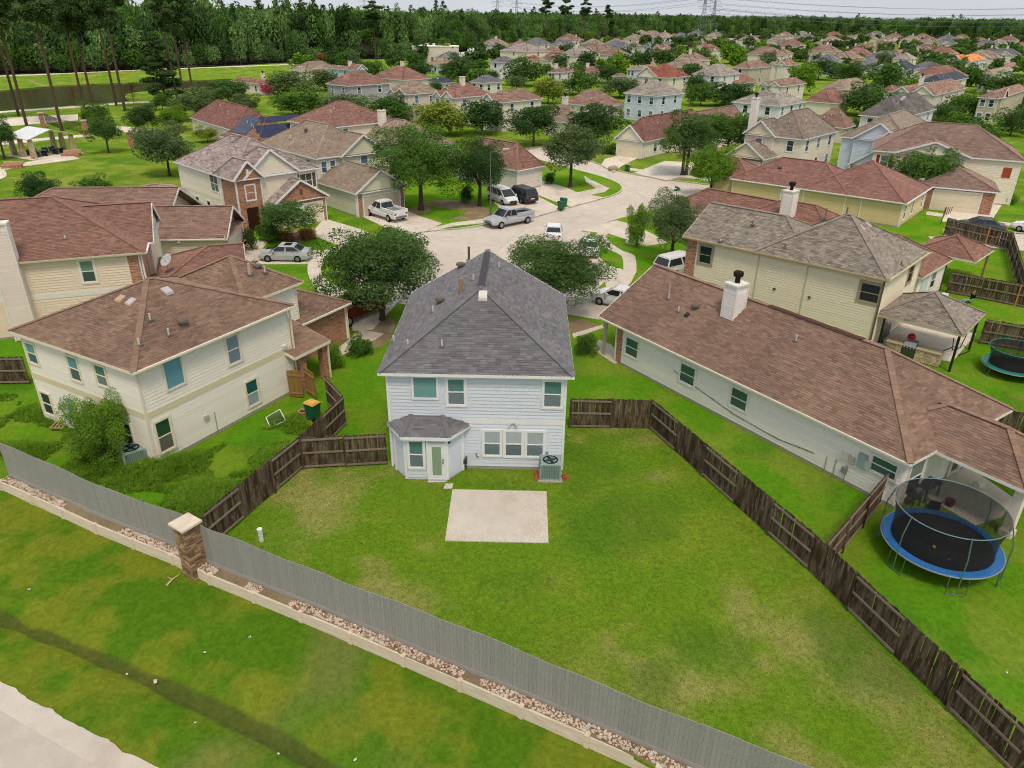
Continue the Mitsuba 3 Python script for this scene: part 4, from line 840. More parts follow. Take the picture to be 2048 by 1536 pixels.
# ------------------------------------------------------------------ grass that stands up: tufts on the near lawn, tall weeds in the left yard
def blades(P, hgt, wid, per, col, lean=.5, rng=RNG):
    n = len(P); k = n * per; base = np.repeat(P, per, 0) + np.concatenate([rng.normal(0, .035, (k, 2)), np.zeros((k, 1))], 1)
    h = np.repeat(hgt, per) * rng.uniform(.6, 1.2, k); a = rng.uniform(0, 2 * np.pi, k); d = np.stack([np.cos(a), np.sin(a), 0 * a], 1); sd = np.stack([-np.sin(a), np.cos(a), 0 * a], 1)
    w = wid * rng.uniform(.7, 1.3, k); ln = rng.uniform(.1, lean, k)
    mid = base + d * (h * ln * .35)[:, None] + np.array([0, 0, 1.]) * (h * .6)[:, None]; tip = base + d * (h * ln)[:, None] + np.array([0, 0, 1.]) * (h * (1 - .3 * ln))[:, None]
    V = np.stack([base - sd * w[:, None], base + sd * w[:, None], mid + sd * w[:, None] * .8, mid - sd * w[:, None] * .8, tip], 1)
    F = (np.array([[0, 1, 2], [0, 2, 3], [3, 2, 4]])[None] + (np.arange(k) * 5)[:, None, None]).reshape(-1, 3)
    C = np.repeat(np.repeat(col, per, 0) * rng.uniform(.75, 1.25, (k, 1)), 5, 0)
    return V.reshape(-1, 3), F, C
def scatter(poly, n, rng):
    x0, y0, x1, y1 = poly.bounds; out = []
    while sum(map(len, out)) < n:
        p = rng.uniform((x0, y0), (x1, y1), (n * 2, 2)); out.append(p[shapely.contains_xy(poly, p[:, 0], p[:, 1])])
    return np.vstack(out)[:n]
rng = np.random.default_rng(5)
weed_poly = Polygon([(-12.70, 25.50), (-10.66, 31.68), (-10.97, 32.86), (-10.23, 34.15), (-12.01, 36.87), (-17.37, 31.44), (-17.78, 31.33), (-25.9, 36.6), (-25.70, 35.84), (-30.30, 40.87), (-32.18, 38.17), (-27.24, 32.74), (-14.0, 25.3)]).buffer(0)
wd = scatter(weed_poly, 9000, rng)
den = meshkit.fbm(np.stack([wd[:, 0] * .35, wd[:, 1] * .35, 0 * wd[:, 0]], 1), 3, 8)
wd = wd[den > .36]; den = den[den > .36]
hh = np.clip((den - .30) * 1.9, .12, .75)
tone = rng.uniform(0, 1, len(wd))[:, None]
wc = (1 - tone) * np.array([.10, .25, .02]) + tone * np.array([.22, .36, .035])
v, f, c = blades(np.concatenate([wd, np.zeros((len(wd), 1))], 1), hh, .014, 9, wc, 1.1, rng)
put('tall_weeds', (v, f), 'm_grassblade', c); labels['tall_weeds'] = {'label': 'tall uncut weedy grass in the yard around the cream house', 'category': 'grass', 'kind': 'stuff'}
lawn_in = yard_poly.difference(Polygon([(-2.80, 29.64), (1.72, 29.57), (1.66, 25.70), (-2.82, 25.75)]).buffer(.05)).buffer(-.1)
gp = scatter(lawn_in, 52000, rng); w_ = meshkit.fbm(np.stack([gp[:, 0] * .3, gp[:, 1] * .3, 0 * gp[:, 0]], 1), 3, 2)[:, None]
gc = (1 - w_) * np.array([.12, .26, .02]) + w_ * np.array([.24, .29, .05])
v, f, c = blades(np.concatenate([gp, np.full((len(gp), 1), .0)], 1), rng.uniform(.03, .065, len(gp)), .009, 2, gc, 1.0, rng)
put('lawn_grass', (v, f), 'm_grassblade', c); labels['lawn_grass'] = {'label': 'mown grass blades of the worn middle lawn', 'category': 'grass', 'kind': 'stuff'}

# ------------------------------------------------------------------ trees
PAL = {'dark': ((0.043, 0.096, 0.031), (0.078, 0.152, 0.043)), 'oak': ((0.065, 0.132, 0.037), (0.116, 0.209, 0.056)), 'olive': ((0.096, 0.152, 0.059), (0.163, 0.232, 0.090)), 'mid': ((0.062, 0.152, 0.031), (0.132, 0.248, 0.046)),
       'bright': ((0.109, 0.232, 0.025), (0.209, 0.364, 0.040)), 'yellow': ((0.171, 0.256, 0.034), (0.310, 0.372, 0.062)), 'forest': ((.105, .200, .070), (.200, .330, .100)), 'pink': ((0.465, 0.031, 0.139), (0.853, 0.124, 0.310)), 'red': ((0.248, 0.109, 0.046), (0.403, 0.202, 0.078)), 'pine': ((.066, .125, .042), (.130, .195, .060))}
def crown(seed, n, leaf, pal, K=42, low=-.78, gap=.0, rb=(.24, .40), shell=(.50, 1.0), flat=1.0):
    """leaves of a round crown of radius 1 about the origin: n small pointed leaves in K clumps"""
    rng = np.random.default_rng(seed); a, b = (np.array(x) for x in PAL[pal])
    i = np.arange(K) + .5; ph = np.arccos(np.clip(1 - (1 - low) * i / K, -1, 1)); th = np.pi * (1 + 5 ** .5) * i + rng.uniform(-.4, .4, K)
    R = rng.uniform(.40, .95, K); R[::5] *= .55
    D = np.stack([np.sin(ph) * np.cos(th), np.sin(ph) * np.sin(th), np.cos(ph) * flat], 1) + rng.normal(0, .08, (K, 3)); Cn = D * R[:, None]
    rr = rng.uniform(*rb, K); tone = rng.uniform(0, 1, K); wt = rr ** 2; k = rng.choice(K, n, p=wt / wt.sum())
    d = rng.normal(0, 1, (n, 3)); d /= np.linalg.norm(d, axis=1, keepdims=True); d[:, 2] = np.where(rng.random(n) < .35, np.abs(d[:, 2]), d[:, 2])
    pos = Cn[k] + d * (rr[k] * rng.uniform(*shell, n) ** .7)[:, None]
    nrm = d * .55 + rng.normal(0, .55, (n, 3)) + np.array([0, 0, .35]); nrm /= np.linalg.norm(nrm, axis=1, keepdims=True)
    u = np.cross(nrm, rng.normal(0, 1, (n, 3))); u /= np.linalg.norm(u, axis=1, keepdims=True) + 1e-9; w = np.cross(nrm, u)
    L = leaf * rng.uniform(.6, 1.3, n)[:, None]
    V = np.stack([pos - u * L, pos + w * L * .45, pos + u * L, pos - w * L * .45], 1)
    F = (np.array([[0, 1, 2], [0, 2, 3]])[None] + (np.arange(n) * 4)[:, None, None]).reshape(-1, 3)
    t = np.clip(tone[k] * .6 + rng.uniform(0, .5, n), 0, 1)[:, None]; C = (a * (1 - t) + b * t) * rng.uniform(.8, 1.2, (n, 1))
    return V.reshape(-1, 3), F, np.repeat(C, 4, 0), Cn
_crowns = {}
LODS = {0: (30000, .026), 1: (11000, .042), 2: (4200, .068), 3: (1500, .115), 4: (520, .20)}
def crown_ply(pal, lod, var):
    k = (pal, lod, var)
    if k not in _crowns:
        n, leaf = LODS[lod]; v, f, c, cn = crown(var * 37 + lod * 5 + len(pal), n, leaf, pal, K=(60, 46, 38, 28, 16)[lod], rb=(.20, .36) if lod < 2 else (.24, .42))
        _crowns[k] = (mikit.ply((v, f), 'm_leaf', uv=tint(c)), cn)
    return _crowns[k]
BARK = S(104, 92, 80, .6)
def tree(label, x, y, h, r, pal='oak', lod=1, var=None, clear=.2, lean=(0, 0), group=None, name='tree', cat='tree', stems=1, rz=None, trunk_r=None):
    key = thing(name, label, cat, group); var = int(abs(x * 3 + y * 5)) % 3 if var is None else var
    d, cn = crown_ply(pal, lod, var); rz = h * (1 - clear) / 2 * 1.12 if rz is None else rz; cz = h - rz * .98; a = (x * 37 + y * 17) % 360
    T = mi.ScalarTransform4f().translate([x + lean[0], y + lean[1], cz]).rotate([0, 0, 1], a).scale([r * 1.04, r * .98, rz])
    scene[key + '__crown'] = {**d, 'to_world': T}
    tr = trunk_r or max(.06, .028 * h); ca, sa = math.cos(math.radians(a)), math.sin(math.radians(a))
    for s_ in range(stems):
        m = MB(); ox = (s_ - (stems - 1) / 2) * .5
        top = np.array([x + lean[0] + ox * 1.5, y + lean[1], cz + rz * .2]); b0 = np.array([x + ox, y, -.05])
        m.tube([b0 + [0, 0, 0], b0 + (top - b0) * .12 + [.02, 0, 0], b0 + (top - b0) * .5 + [.05, .03, 0], top], [tr * 1.5, tr, tr * .8, tr * .3], 8, BARK)
        if lod <= 2:
            for q in cn[:: max(1, len(cn) // (14 if lod == 0 else 7))]:
                e = np.array([x + lean[0] + (q[0] * ca - q[1] * sa) * r * .9, y + lean[1] + (q[0] * sa + q[1] * ca) * r * .9, cz + q[2] * rz * .9]); st = b0 + (top - b0) * RNG.uniform(.4, .85)
                m.tube([st, st + (e - st) * .5 + [0, 0, .08 * r], e], [tr * .42, tr * .28, tr * .1], 5, BARK, caps=False)
        m.part(key, 'trunk', 'm_matte')
    return key
def bush(label, x, y, h, r, pal='mid', lod=2, group=None, name='bush', cat='bush'):
    key = thing(name, label, cat, group); d, cn = crown_ply(pal, lod, int(abs(x + y)) % 3)
    scene[key] = {**d, 'to_world': mi.ScalarTransform4f().translate([x, y, h * .42]).rotate([0, 0, 1], (x * 31) % 360).scale([r, r, h * .62])}
    return key
# near and middle distance, one by one
tree('broad oak in front of the left side of the blue house, over the red pickup', -9.7, 51.6, 7.1, 4.53, 'oak', 0, 1, .22)
tree('wide oak beyond the right side of the blue house, beside the white cars', 3.3, 53.9, 5.9, 3.98, 'oak', 0, 2, .2)
tree('small oak over the orange flower bed by the brick house', -21.8, 70.7, 4.4, 2.98, 'oak', 1, 0, .42)
tree('tall light green tree on the lawn behind the white pickup', -10.8, 86.2, 9.4, 5.44, 'mid', 0, 0, .25)
tree('dense dark green tree left of the street lamp', -4.1, 88.5, 8.1, 3.60, 'dark', 0, 1, .24)
tree('feathery pale olive tree on the street corner island', 7.4, 100.1, 8.0, 4.23, 'olive', 1, 2, .3)
tree('dark rounded oak behind the pale olive corner tree', 13.1, 130.5, 7.5, 4.97, 'dark', 1, 0, .2)
tree('dark oak left of the pale olive corner tree', 3.2, 134.0, 7.1, 4.97, 'dark', 1, 1, .2)
tree('double stemmed spreading oak over the driveway of the brown roofed garage house', 24.4, 109.3, 8.1, 4.52, 'oak', 1, 1, .34, stems=2)
tree('wide pale green oak behind the double stemmed oak', 34.0, 123.2, 7.3, 5.93, 'mid', 1, 2, .2)
tree('neat round bright green tree beside the yellow house', 24.9, 95.6, 6.3, 3.35, 'bright', 1, 0, .22)
tree('olive green oak in front of the brick end of the grey brown roofed house', 14.5, 66.5, 6.4, 2.71, 'olive', 0, 0, .26)
tree('upright bright green young tree ringed with pale edging stones', 12.2, 72.2, 4.2, 1.22, 'bright', 1, 1, .02)
tree('dark green tree left of the brick arched garage at the right edge', 51.2, 94.2, 6.5, 4.44, 'mid', 1, 2, .12)
tree('rounded park oak hiding the left end of the brick and siding house', -47.5, 104.1, 6.8, 4.23, 'olive', 1, 0, .18)
tree('small round park tree standing alone on the park lawn', -64.6, 121.8, 5.3, 2.67, 'oak', 1, 2, .36)
tree('park tree cut by the left edge beside the white roofed pavilion', -77.3, 115.5, 5.7, 2.76, 'oak', 1, 1, .3)
tree('weedy bright green sapling against the wall of the cream house', -20.4, 31.6, 3.9, 1.66, 'bright', 0, 1, .0)
bush('round dark shrub behind the brown roof at the left edge', -56.3, 88.4, 3.3, 2.59, 'dark', 1); bush('spindly shrub behind the brown roofs by the park lawn', -50.6, 90.3, 2.4, 2.29, 'mid', 2)
bush('round yellow green shrub at the front corner of the long pale house', 4.9, 45.8, 1.5, 0.80, 'mid', 1)
bush('tall dark hedge shrub beside the garage where people work', -25.1, 69.2, 2.3, 0.59, 'dark', 2); bush('green planting at the foot of the brick porch arch', -24.2, 72.4, 2.1, 1.31, 'mid', 2)
bush('orange leaved bed plants left of the small oak', -22.7, 72.9, 1.1, 0.87, 'red', 2); bush('orange leaved bed plants right of the small oak', -20.8, 73.3, 1.2, 1.00, 'red', 2)
bush('dark clipped shrub left of the brick arched garage', 52.1, 91.5, 2.1, 1.31, 'dark', 2); bush('low green shrub right of the brick arched garage', 61.4, 93.0, 1.4, 1.18, 'bright', 2)
bush('green bush between the two brown roofed garages', 41.6, 115.1, 2.5, 2.89, 'mid', 2); bush('bush beside the brown roofed garage door', 15.7, 126.6, 1.7, 1.23, 'mid', 2); bush('round shrub beside the grey garage door', 4.7, 101.8, 1.5, 0.74, 'dark', 2)
bush('dark shrub behind the white minivan', -5.8, 90.3, 2.1, 0.81, 'dark', 2); bush('small shrub by the parked white pickup', -13.7, 89.1, 1.2, 0.48, 'dark', 2)
bush('straggly grass clump by the garden path of the cream house', -10.2, 45.4, 1.3, 0.91, 'mid', 2); bush('weedy clump below the brick porch column', -11.4, 43.2, 1.6, 0.67, 'bright', 2)
tree('leafy green tree along the park railing', -78.1, 145.5, 4.8, 3.30, 'mid', 1, None, .15)
tree('dark green tree by the park entrance columns', -68.0, 142.5, 5.4, 3.19, 'dark', 1, None, .15)
tree('bright green tree left of the long red roof', -64.4, 146.7, 4.6, 3.28, 'bright', 1, None, .15)
tree('olive tree at the pond end behind the park', -66.0, 162.8, 6.0, 5.26, 'olive', 1, None, .15)
tree('big oak behind the long red roof', -66.5, 182.8, 6.7, 6.74, 'oak', 1, None, .15)
tree('small tree under the dark conifer', -80.5, 179.3, 3.2, 2.56, 'mid', 1, None, .15)
tree('pale oak left of the pink flowering shrub', -60.8, 176.5, 3.7, 3.64, 'olive', 1, None, .15)
tree('yellow green garden shrubs by the solar panel house', -53.2, 133.5, 2.7, 2.37, 'yellow', 1, None, .15)
tree('tree by the pond path', -65.8, 151.4, 3.0, 2.03, 'mid', 1, None, .15)

# ------------------------------------------------------------------ houses across the street and beyond
BROWN, REDBR, TAN, GREYT, SLATE, DSLATE, MAUVE = S(150, 122, 110, .8), S(148, 112, 102, .8), S(156, 140, 125, .8), S(158, 150, 142, .8), S(118, 118, 124, .8), S(76, 84, 96, .75), S(162, 148, 144, .8)
IVORY, WCREAM, SAGE, LBLUE, PINKW, LAV, TAUPE, MINT = S(240, 234, 220, .84), S(244, 236, 216, .84), S(222, 222, 198, .84), S(214, 226, 242, .82), S(234, 222, 214, .84), S(190, 186, 196, .8), S(206, 196, 178, .82), S(206, 224, 206, .82)
def row_of_windows(h, k, sd, L, zs, n, w=.95, hh=1.45, **kw):
    for z in zs:
        for i in range(n): h.window(k, sd, L * (i + .5) / n - w / 2 + RNG.uniform(-.3, .3) * (L / n - w - .4 > .4), z, w, hh, 'sash', up=[PANE_TEAL, PANE_DARK, PANE_GREY][RNG.integers(3)], lo=[PANE_DARK, PANE_GREY][RNG.integers(2)], case=.12, **kw)
def far_house(label, ox, oy, yaw, W, D, storeys, wall, roof, lvl=3, gables=(), wins=(2, 2), garage=None, chimney=None, wing=None, low=None, vary=.2, rise=None, gcol=None, brick='', shut=None, dish=False):
    h = House('house', label, ox, oy, yaw, wall, roof, lvl, None, 'house', None, vary)
    FAR_CENTRES.append((h.M @ np.array([W / 2, D / 2, 0]) + h.o)[:2]); ze = 5.4 if storeys == 2 else 2.75; rs = rise or min(.30 * min(W, D), 3.4)
    h.block(0, W, 0, D, ze, rs, 'x' if W > D else 'y', '', sides='SW', brick=brick)
    for (sd, u0, u1, *r) in gables:
        g = r[0] if r else .36 * (u1 - u0)
        if sd == 'W': k = h.block(-.45, W * .5, u0, u1, ze + .01, g, 'x', '0', sides='W', wc=gcol)
        else: k = h.block(u0, u1, -.45, D * .5, ze + .01, g, 'y', '0', sides='S', wc=gcol)
        if lvl <= 3: 
            b = h.bl[k]; L = (b['y1'] - b['y0']) if sd == 'W' else (b['x1'] - b['x0'])
            h.slab('gable_vent', k, sd, L / 2 - .22, ze + .3, .44, .6, S(120, 80, 64, .7), .06, d0=-.05)
            if storeys == 2: h.window(k, sd, L / 2 - .5, 3.5, 1.0, 1.4, up=PANE_GREY, lo=PANE_DARK, case=.12, shutters=shut)
    zs = ([.8, 3.55] if storeys == 2 else [.75])
    if low: zs = zs[1:] if storeys == 2 else zs
    if wins[0]: row_of_windows(h, 0, 'W', D - .7, zs, wins[0])
    if wins[1]: row_of_windows(h, 0, 'S', W - .7, zs, wins[1])
    if garage:
        sd, u0, u1, dep = garage
        k = h.block(-dep, 1.5, u0, u1, 2.75, .34 * (u1 - u0), 'x', '0', sides='WS', brick='W' if brick or lvl <= 2 else '', wc=gcol) if sd == 'W' else h.block(u0, u1, -dep, 1.5, 2.75, .34 * (u1 - u0), 'y', '0', sides='SW', brick='S' if brick or lvl <= 2 else '', wc=gcol)
        h.garage(k, sd, (u1 - u0 - .7 - 4.6) / 2, 4.6)
    if wing:
        x0, x1, y0, y1, st, ax, gb = wing; h.block(x0, x1, y0, y1, 5.41 if st == 2 else 2.76, .28 * min(x1 - x0, y1 - y0), ax, gb, sides='SW')
    if chimney: h.chimney(chimney[0], chimney[1], ze - .2, ze + rs + 1.1, .9, .8, S(240, 230, 222, .86))
    if lvl <= 3:
        for i in range(3): 
            x, y = W * RNG.uniform(.15, .4), D * RNG.uniform(.25, .75); z = ze + rs * min(x, W - x, y, D - y) / (min(W, D) / 2); h.pipe(x, y, z, .4, .07)
        h.boxvent(W * .3, D * .55, ze + rs * .55, S(200, 185, 170, .8), .45, (rs / (min(W, D) / 2), 0))
    if dish: h.dish(W * .3, D * .3, ze + rs * .7, 2.5, r=.5)
    h.done(); return h
# the brown roofed garage house left, its garage gable to the street
h = House('house', 'brown roofed house with a white gable over the garage where two people stand', -24.9, 63.3, 5, S(232, 222, 200, .84), BROWN, 2, S(238, 234, 226, .88))
h.block(-11.5, 0, 0, 6.6, 2.75, 2.1, 'x', '1', sides='SE', gin=.9); h.block(-23, -5.6, .6, 13, 2.76, 3.05, 'x', '1', sides='', gin=1.2)
h.garage(0, 'E', .5, 4.8); h.gutter((-11, -.06, 2.7), (0, -.06, 2.7)); m = MB(); m.box(-.32, -.27, .35, 1.0, 0, 2.6); m.xf(h.M, h.o).part(h.key, 'brick_wall', 'm_brick')
q_ = [(-.9, .05, 2.95), (.2, .05, 2.74), (.2, 6.55, 2.74), (-.9, 6.55, 2.95)]; h.roof.poly(q_, h.rc * .8); shingle_tabs(h.tabs, [q_[1], q_[2], q_[3], q_[0]], h.rc, .2, .5)
h.pipe(-13, 4, 4.6, .4); h.turtle(-15.5, 5.0, 4.9, S(190, 180, 165, .8)); h.pipe(-20, 2.6, 3.8, .4); h.done()
# brick and siding house
h = House('house', 'brick and cream siding two storey house with mauve grey roof and brick garage gable', -28.2, 75.1, 45, S(240, 232, 214, .84), MAUVE, 2, vary=.26)
h.block(0, 10, 0, 14, 5.4, 3.0, 'y', '', sides='SW')
k1 = h.block(-.05, 3.3, -.55, 4, 5.41, 1.75, 'y', '0', sides='S', brick='S', gable_brick=True); h.block(1.2, 7.6, -.25, 5, 5.42, 2.55, 'y', '0', sides='')
k2 = h.block(3.4, 9.9, -1.7, 3, 2.75, 2.1, 'y', '0', sides='S', brick='S', gable_brick=True, gin=.3)
m = MB(); m.box(.27, .33, .0, 3.0, .1, 5.3); m.xf(h.M, h.o).part(h.key, 'brick_wall', 'm_brick')
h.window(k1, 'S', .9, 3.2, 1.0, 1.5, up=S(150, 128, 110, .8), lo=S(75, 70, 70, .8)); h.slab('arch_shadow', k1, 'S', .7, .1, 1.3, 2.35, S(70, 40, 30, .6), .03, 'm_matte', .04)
h.window(0, 'S', 7.4, 3.5, 1.35, 1.4, 'grid', up=S(60, 62, 50, .8), lo=S(70, 74, 76, .8), shutters=S(120, 98, 84, .7)); h.window(0, 'S', 4.2, 3.6, .55, 1.5, up=S(120, 100, 85, .8), lo=S(120, 100, 85, .8))
h.window(0, 'W', 8.0, 3.5, 1.7, 1.6, 'grid', up=S(70, 78, 78, .8), lo=S(90, 104, 108, .8)); h.band(0, 'W', 2.7, .25, S(236, 228, 208, .84))
for u in (3.4, 6.2, 9.2): h.window(0, 'W', u, .9, .8, 1.2, up=PANE_DARK, lo=PANE_DARK)
h.garage(k2, 'S', .6, 4.7, c=S(236, 224, 202, .88)); h.slab('gable_vent', 1, 'S', 1.2, 5.75, .3, .55, S(236, 232, 226, .88), .06); h.slab('gable_vent', k2, 'S', 2.8, 3.2, .35, .6, S(130, 90, 70, .7), .08, d0=.0)
m = MB(); m.box(3.6, 5.2, 6.6, 6.9, 8.42, 8.5, h.rc * .7); m.xf(h.M, h.o).part(h.key, 'ridge_vent', 'm_matte')
h.downspout(.2, -.3, 5.3); h.dish(5.4, 11.5, 7.6, 2.4); h.gutter((0, -.06, 5.35), (10, -.06, 5.35)); h.block(-5.2, .2, 12.5, 16.5, 2.5, .6, 'x', '', walled=False, oh=.1); h.done()
# sage house
h = House('house', 'sage green sided two storey house with tan roof, gabled front and attached garage', -22.9, 87.7, 43, SAGE, TAN, 2, vary=.13)
h.block(0, 9.5, 0, 14.6, 5.4, 2.9, 'y', '', sides='SW'); k1 = h.block(3.0, 9.4, -.7, 6, 5.41, 2.2, 'y', '0', sides='S')
k2 = h.block(.0, 6.9, -8.2, 2, 2.75, 2.2, 'y', '0', sides='SW'); h.block(6.5, 10.5, -2.2, 1, 2.76, 1.0, 'y', '', sides='S')
for u in (.5, 1.65): h.window(0, 'S', u, 3.6, .7, 1.3, up=S(90, 120, 140, .8), lo=S(70, 95, 120, .8))
h.window(k1, 'S', 2.4, 3.4, 1.0, 1.7, up=S(95, 125, 145, .8), lo=S(75, 100, 125, .8)); h.window(0, 'W', 11.4, 3.8, 1.0, 1.2, up=S(110, 140, 130, .8), lo=S(110, 140, 130, .8))
for kk, zz in ((k1, 6.0), (k2, 3.25)): h.slab('gable_vent', kk, 'S', 2.7, zz, .45, .6, S(150, 70, 52, .7), .08, d0=-.05)
h.garage(k2, 'S', .75, 4.8, c=S(206, 196, 176, .84)); m = MB(); m.box(.3, .95, -7.9, -7.83, .1, 2.6); m.box(5.9, 6.6, -7.9, -7.83, .1, 2.6); m.xf(h.M, h.o).part(h.key, 'brick_wall', 'm_brick')
for p in ((2.0, 4.0, 6.6), (1.6, 8.6, 6.4), (2.6, 2.2, 6.7), (3.0, 11, 7.2)): h.pipe(*p, .5, .07)
h.downspout(.25, -7.7, 2.65); h.turtle(3.0, 7.2, 7.4); h.done()
far_house('cream two storey house with red brown hip roof and teal windows behind the sage house', -27.4, 112.9, 45, 12.7, 11.1, 2, S(240, 230, 208, .84), REDBR, 2, wins=(3, 2), rise=2.9)
far_house('low house with tan hip roof and a cream chimney behind the big light green tree', -16.4, 109.6, 46, 11.0, 13.4, 1, WCREAM, TAN, 2, wins=(2, 2), chimney=(4.2, 9.5), rise=3.3, vary=.12)
h = far_house('low brown roofed house with dark blue solar panels on several slopes', -38.4, 113.8, 44, 8.9, 11.8, 1, S(236, 226, 206, .84), S(150, 116, 98, .72), 2, wins=(0, 1), rise=3.2)
far_house('long low house with dark red roof by the park corner', -46.1, 127.8, 40, 8.3, 22.3, 1, WCREAM, S(140, 100, 94, .75), 2, wins=(0, 1), rise=3.2, vary=.22)
far_house('low brown roofed house with grey garage door by the dark SUV', 0.4, 96.3, 47, 5.4, 12.2, 1, S(232, 226, 220, .84), S(150, 116, 104, .78), 2, gables=(), wins=(0, 0), rise=2.8)
far_house('pale blue two storey house with grey hip roof and a dark red back door', 29.8, 166.9, 45, 10.3, 9.0, 2, LBLUE, GREYT, 3, wins=(3, 2))
far_house('long low brown roofed house left of the pale blue two storey house', 18.3, 170.1, 45, 8.8, 11.3, 1, WCREAM, BROWN, 3, wins=(2, 1), rise=3.0)
far_house('low tan roofed house with a white chimney, hidden behind two dark oaks', 10.0, 143.0, 45, 4.2, 6.9, 1, WCREAM, TAN, 3, wins=(0, 1), chimney=(3, 4), rise=2.8)
h = far_house('long brown roofed house whose beige double garage faces the street junction', 20.6, 121.8, 50, 21.7, 5.2, 1, WCREAM, S(142, 104, 98, .75), 2, gables=(('W', .2, 5.6, 2.3),), wins=(0, 3), rise=3.2)
h.garage(1, 'W', .3, 4.4, c=S(236, 226, 200, .88)); h.block(1.5, 12, 3, 11, 2.9, 3.2, 'x', '0', sides='')
far_house('brown roofed house with paired small white gables beyond the double stemmed oak', 29.7, 126.3, 50, 20.4, 5.2, 1, WCREAM, BROWN, 2, gables=(('W', .5, 5, 2.2), ('W', 5.5, 8.5, 1.6)), wins=(0, 2), rise=3.6)
h = far_house('pale blue two storey house with nested white gables and a low garage wing', 53.5, 104.7, 50, 17.1, 9.4, 2, LBLUE, S(160, 146, 132, .72), 2, gables=(('W', .8, 7.6, 2.3), ('W', 1.0, 4.4, 1.5)), wins=(0, 3), rise=3.0, garage=('W', -1.0, 5.8, 6), vary=.12)
m = MB(); m.box(.25, .33, 8.2 - .9, 9.6, 2.9, 5.2); 
far_house('two storey cream house with grey brown roof behind the yellow house', 40.0, 107.2, 48, 12.5, 7.6, 2, S(240, 232, 214, .84), S(150, 136, 126, .72), 2, gables=(('W', 4, 9, 2.0),), wins=(2, 3), garage=('W', 3.5, 9.5, 4), rise=3.2, chimney=(4.5, 10), gcol=S(232, 222, 200, .84))
far_house('low house with mid brown roof between two grey roofed two storey houses', 59.5, 140.7, 48, 5.4, 6.6, 1, S(236, 226, 206, .84), BROWN, 3, wins=(1, 1), rise=3.0)
far_house('white two storey house with pale grey roof left of the green bin garage', 50.3, 150.1, 48, 12.3, 10.1, 2, S(238, 240, 244, .84), S(165, 158, 150, .72), 3, wins=(2, 3), rise=2.5, dish=True)
far_house('low brown roofed garage house with a green bin by its door', 73.5, 184.3, 48, 11.9, 6.4, 1, WCREAM, S(148, 110, 100, .78), 3, wins=(0, 1), garage=('S', .3, 6.4, 2), rise=2.8)
far_house('white two storey house with dark grey hip roof and two satellite dishes', 65.0, 132.7, 48, 21.4, 6.9, 2, S(234, 232, 238, .84), S(118, 114, 112, .7), 3, wins=(2, 3), rise=3.0, dish=True)
h = House('house', 'cream two storey house with red shutters and brick arched garage at the right edge', *((61.26, 91.88)), 155, WCREAM, S(146, 122, 112, .78), 2)
h.block(0, 17, -11, 0.4, 5.4, 3.2, 'x', '', sides='N'); kg = h.block(2.6, 11.2, -4, 7.2, 2.75, 1.7, 'y', '', sides='N', brick='N'); k3 = h.block(5.6, 14.4, -6, .9, 5.41, 1.6, 'y', '1', sides='N')
h.garage(kg, 'N', 1.6, 4.9, h=2.3, c=S(232, 220, 196, .88))
for u in (1.4, 4.0): h.window(k3, 'N', u, 3.4, 1.0, 1.45, up=PANE_GREY, lo=PANE_GREY, shutters=S(170, 70, 55, .75))
h.window(0, 'N', .9, 3.4, .9, 1.45, up=PANE_GREY, lo=PANE_GREY, shutters=S(170, 70, 55, .75)); h.slab('shutter', 0, 'N', 14.6, 3.3, .9, 1.2, S(176, 82, 58, .75), .06); h.done()
# solar panels lie on the roof slopes
def solar(hx, hy, yaw, x0, y0, nx, ny, slope, ze, axis, lab, pw=1.0, ph=1.65):
    key = thing('solar_array', lab, 'solar panels'); M = rot2(math.radians(yaw)); o = np.array([hx, hy, 0])
    for i in range(nx):
        for j in range(ny):
            m = MB(); a0, a1, b0, b1 = x0 + i * (pw + .03), x0 + i * (pw + .03) + pw, y0 + j * (ph + .03), y0 + j * (ph + .03) + ph; P = []
            for t in (.06, .1):
                for a, b in ((a0, b0), (a1, b0), (a1, b1), (a0, b1)):
                    z = ze + slope * (a if axis == 'x' else b) + t; P.append((a, b, z))
            m.add(P, BOXF, jit(S(36, 46, 86, .7), .1)); m.xf(M, o).part(key, 'panel', 'm_glass')
sx, sy, syaw, sW, sD = -38.4, 113.8, 44, 8.9, 11.8
ss = 3.2 / (min(sW, sD) / 2)
solar(sx, sy, syaw, 1.6, 1.0, 5, 2, ss, 2.75, 'y', 'dark blue solar panel rows on the near slope of the brown solar house', 1.65, 1.0); solar(sx, sy, syaw, 3.2, 3.4, 4, 1, ss, 2.75, 'y', 'upper short row of solar panels on the brown solar house', 1.65, 1.0); solar(sx, sy, syaw, 11.0, 1.2, 5, 3, ss, 2.75, 'y', 'right hand block of dark solar panels on the brown solar house', 1.65, 1.0); solar(sx, sy, syaw, 1.0, 5.0, 3, 3, ss, 2.75, 'x', 'grey solar panels on the left slope, behind the mauve roof', 1.0, 1.65)

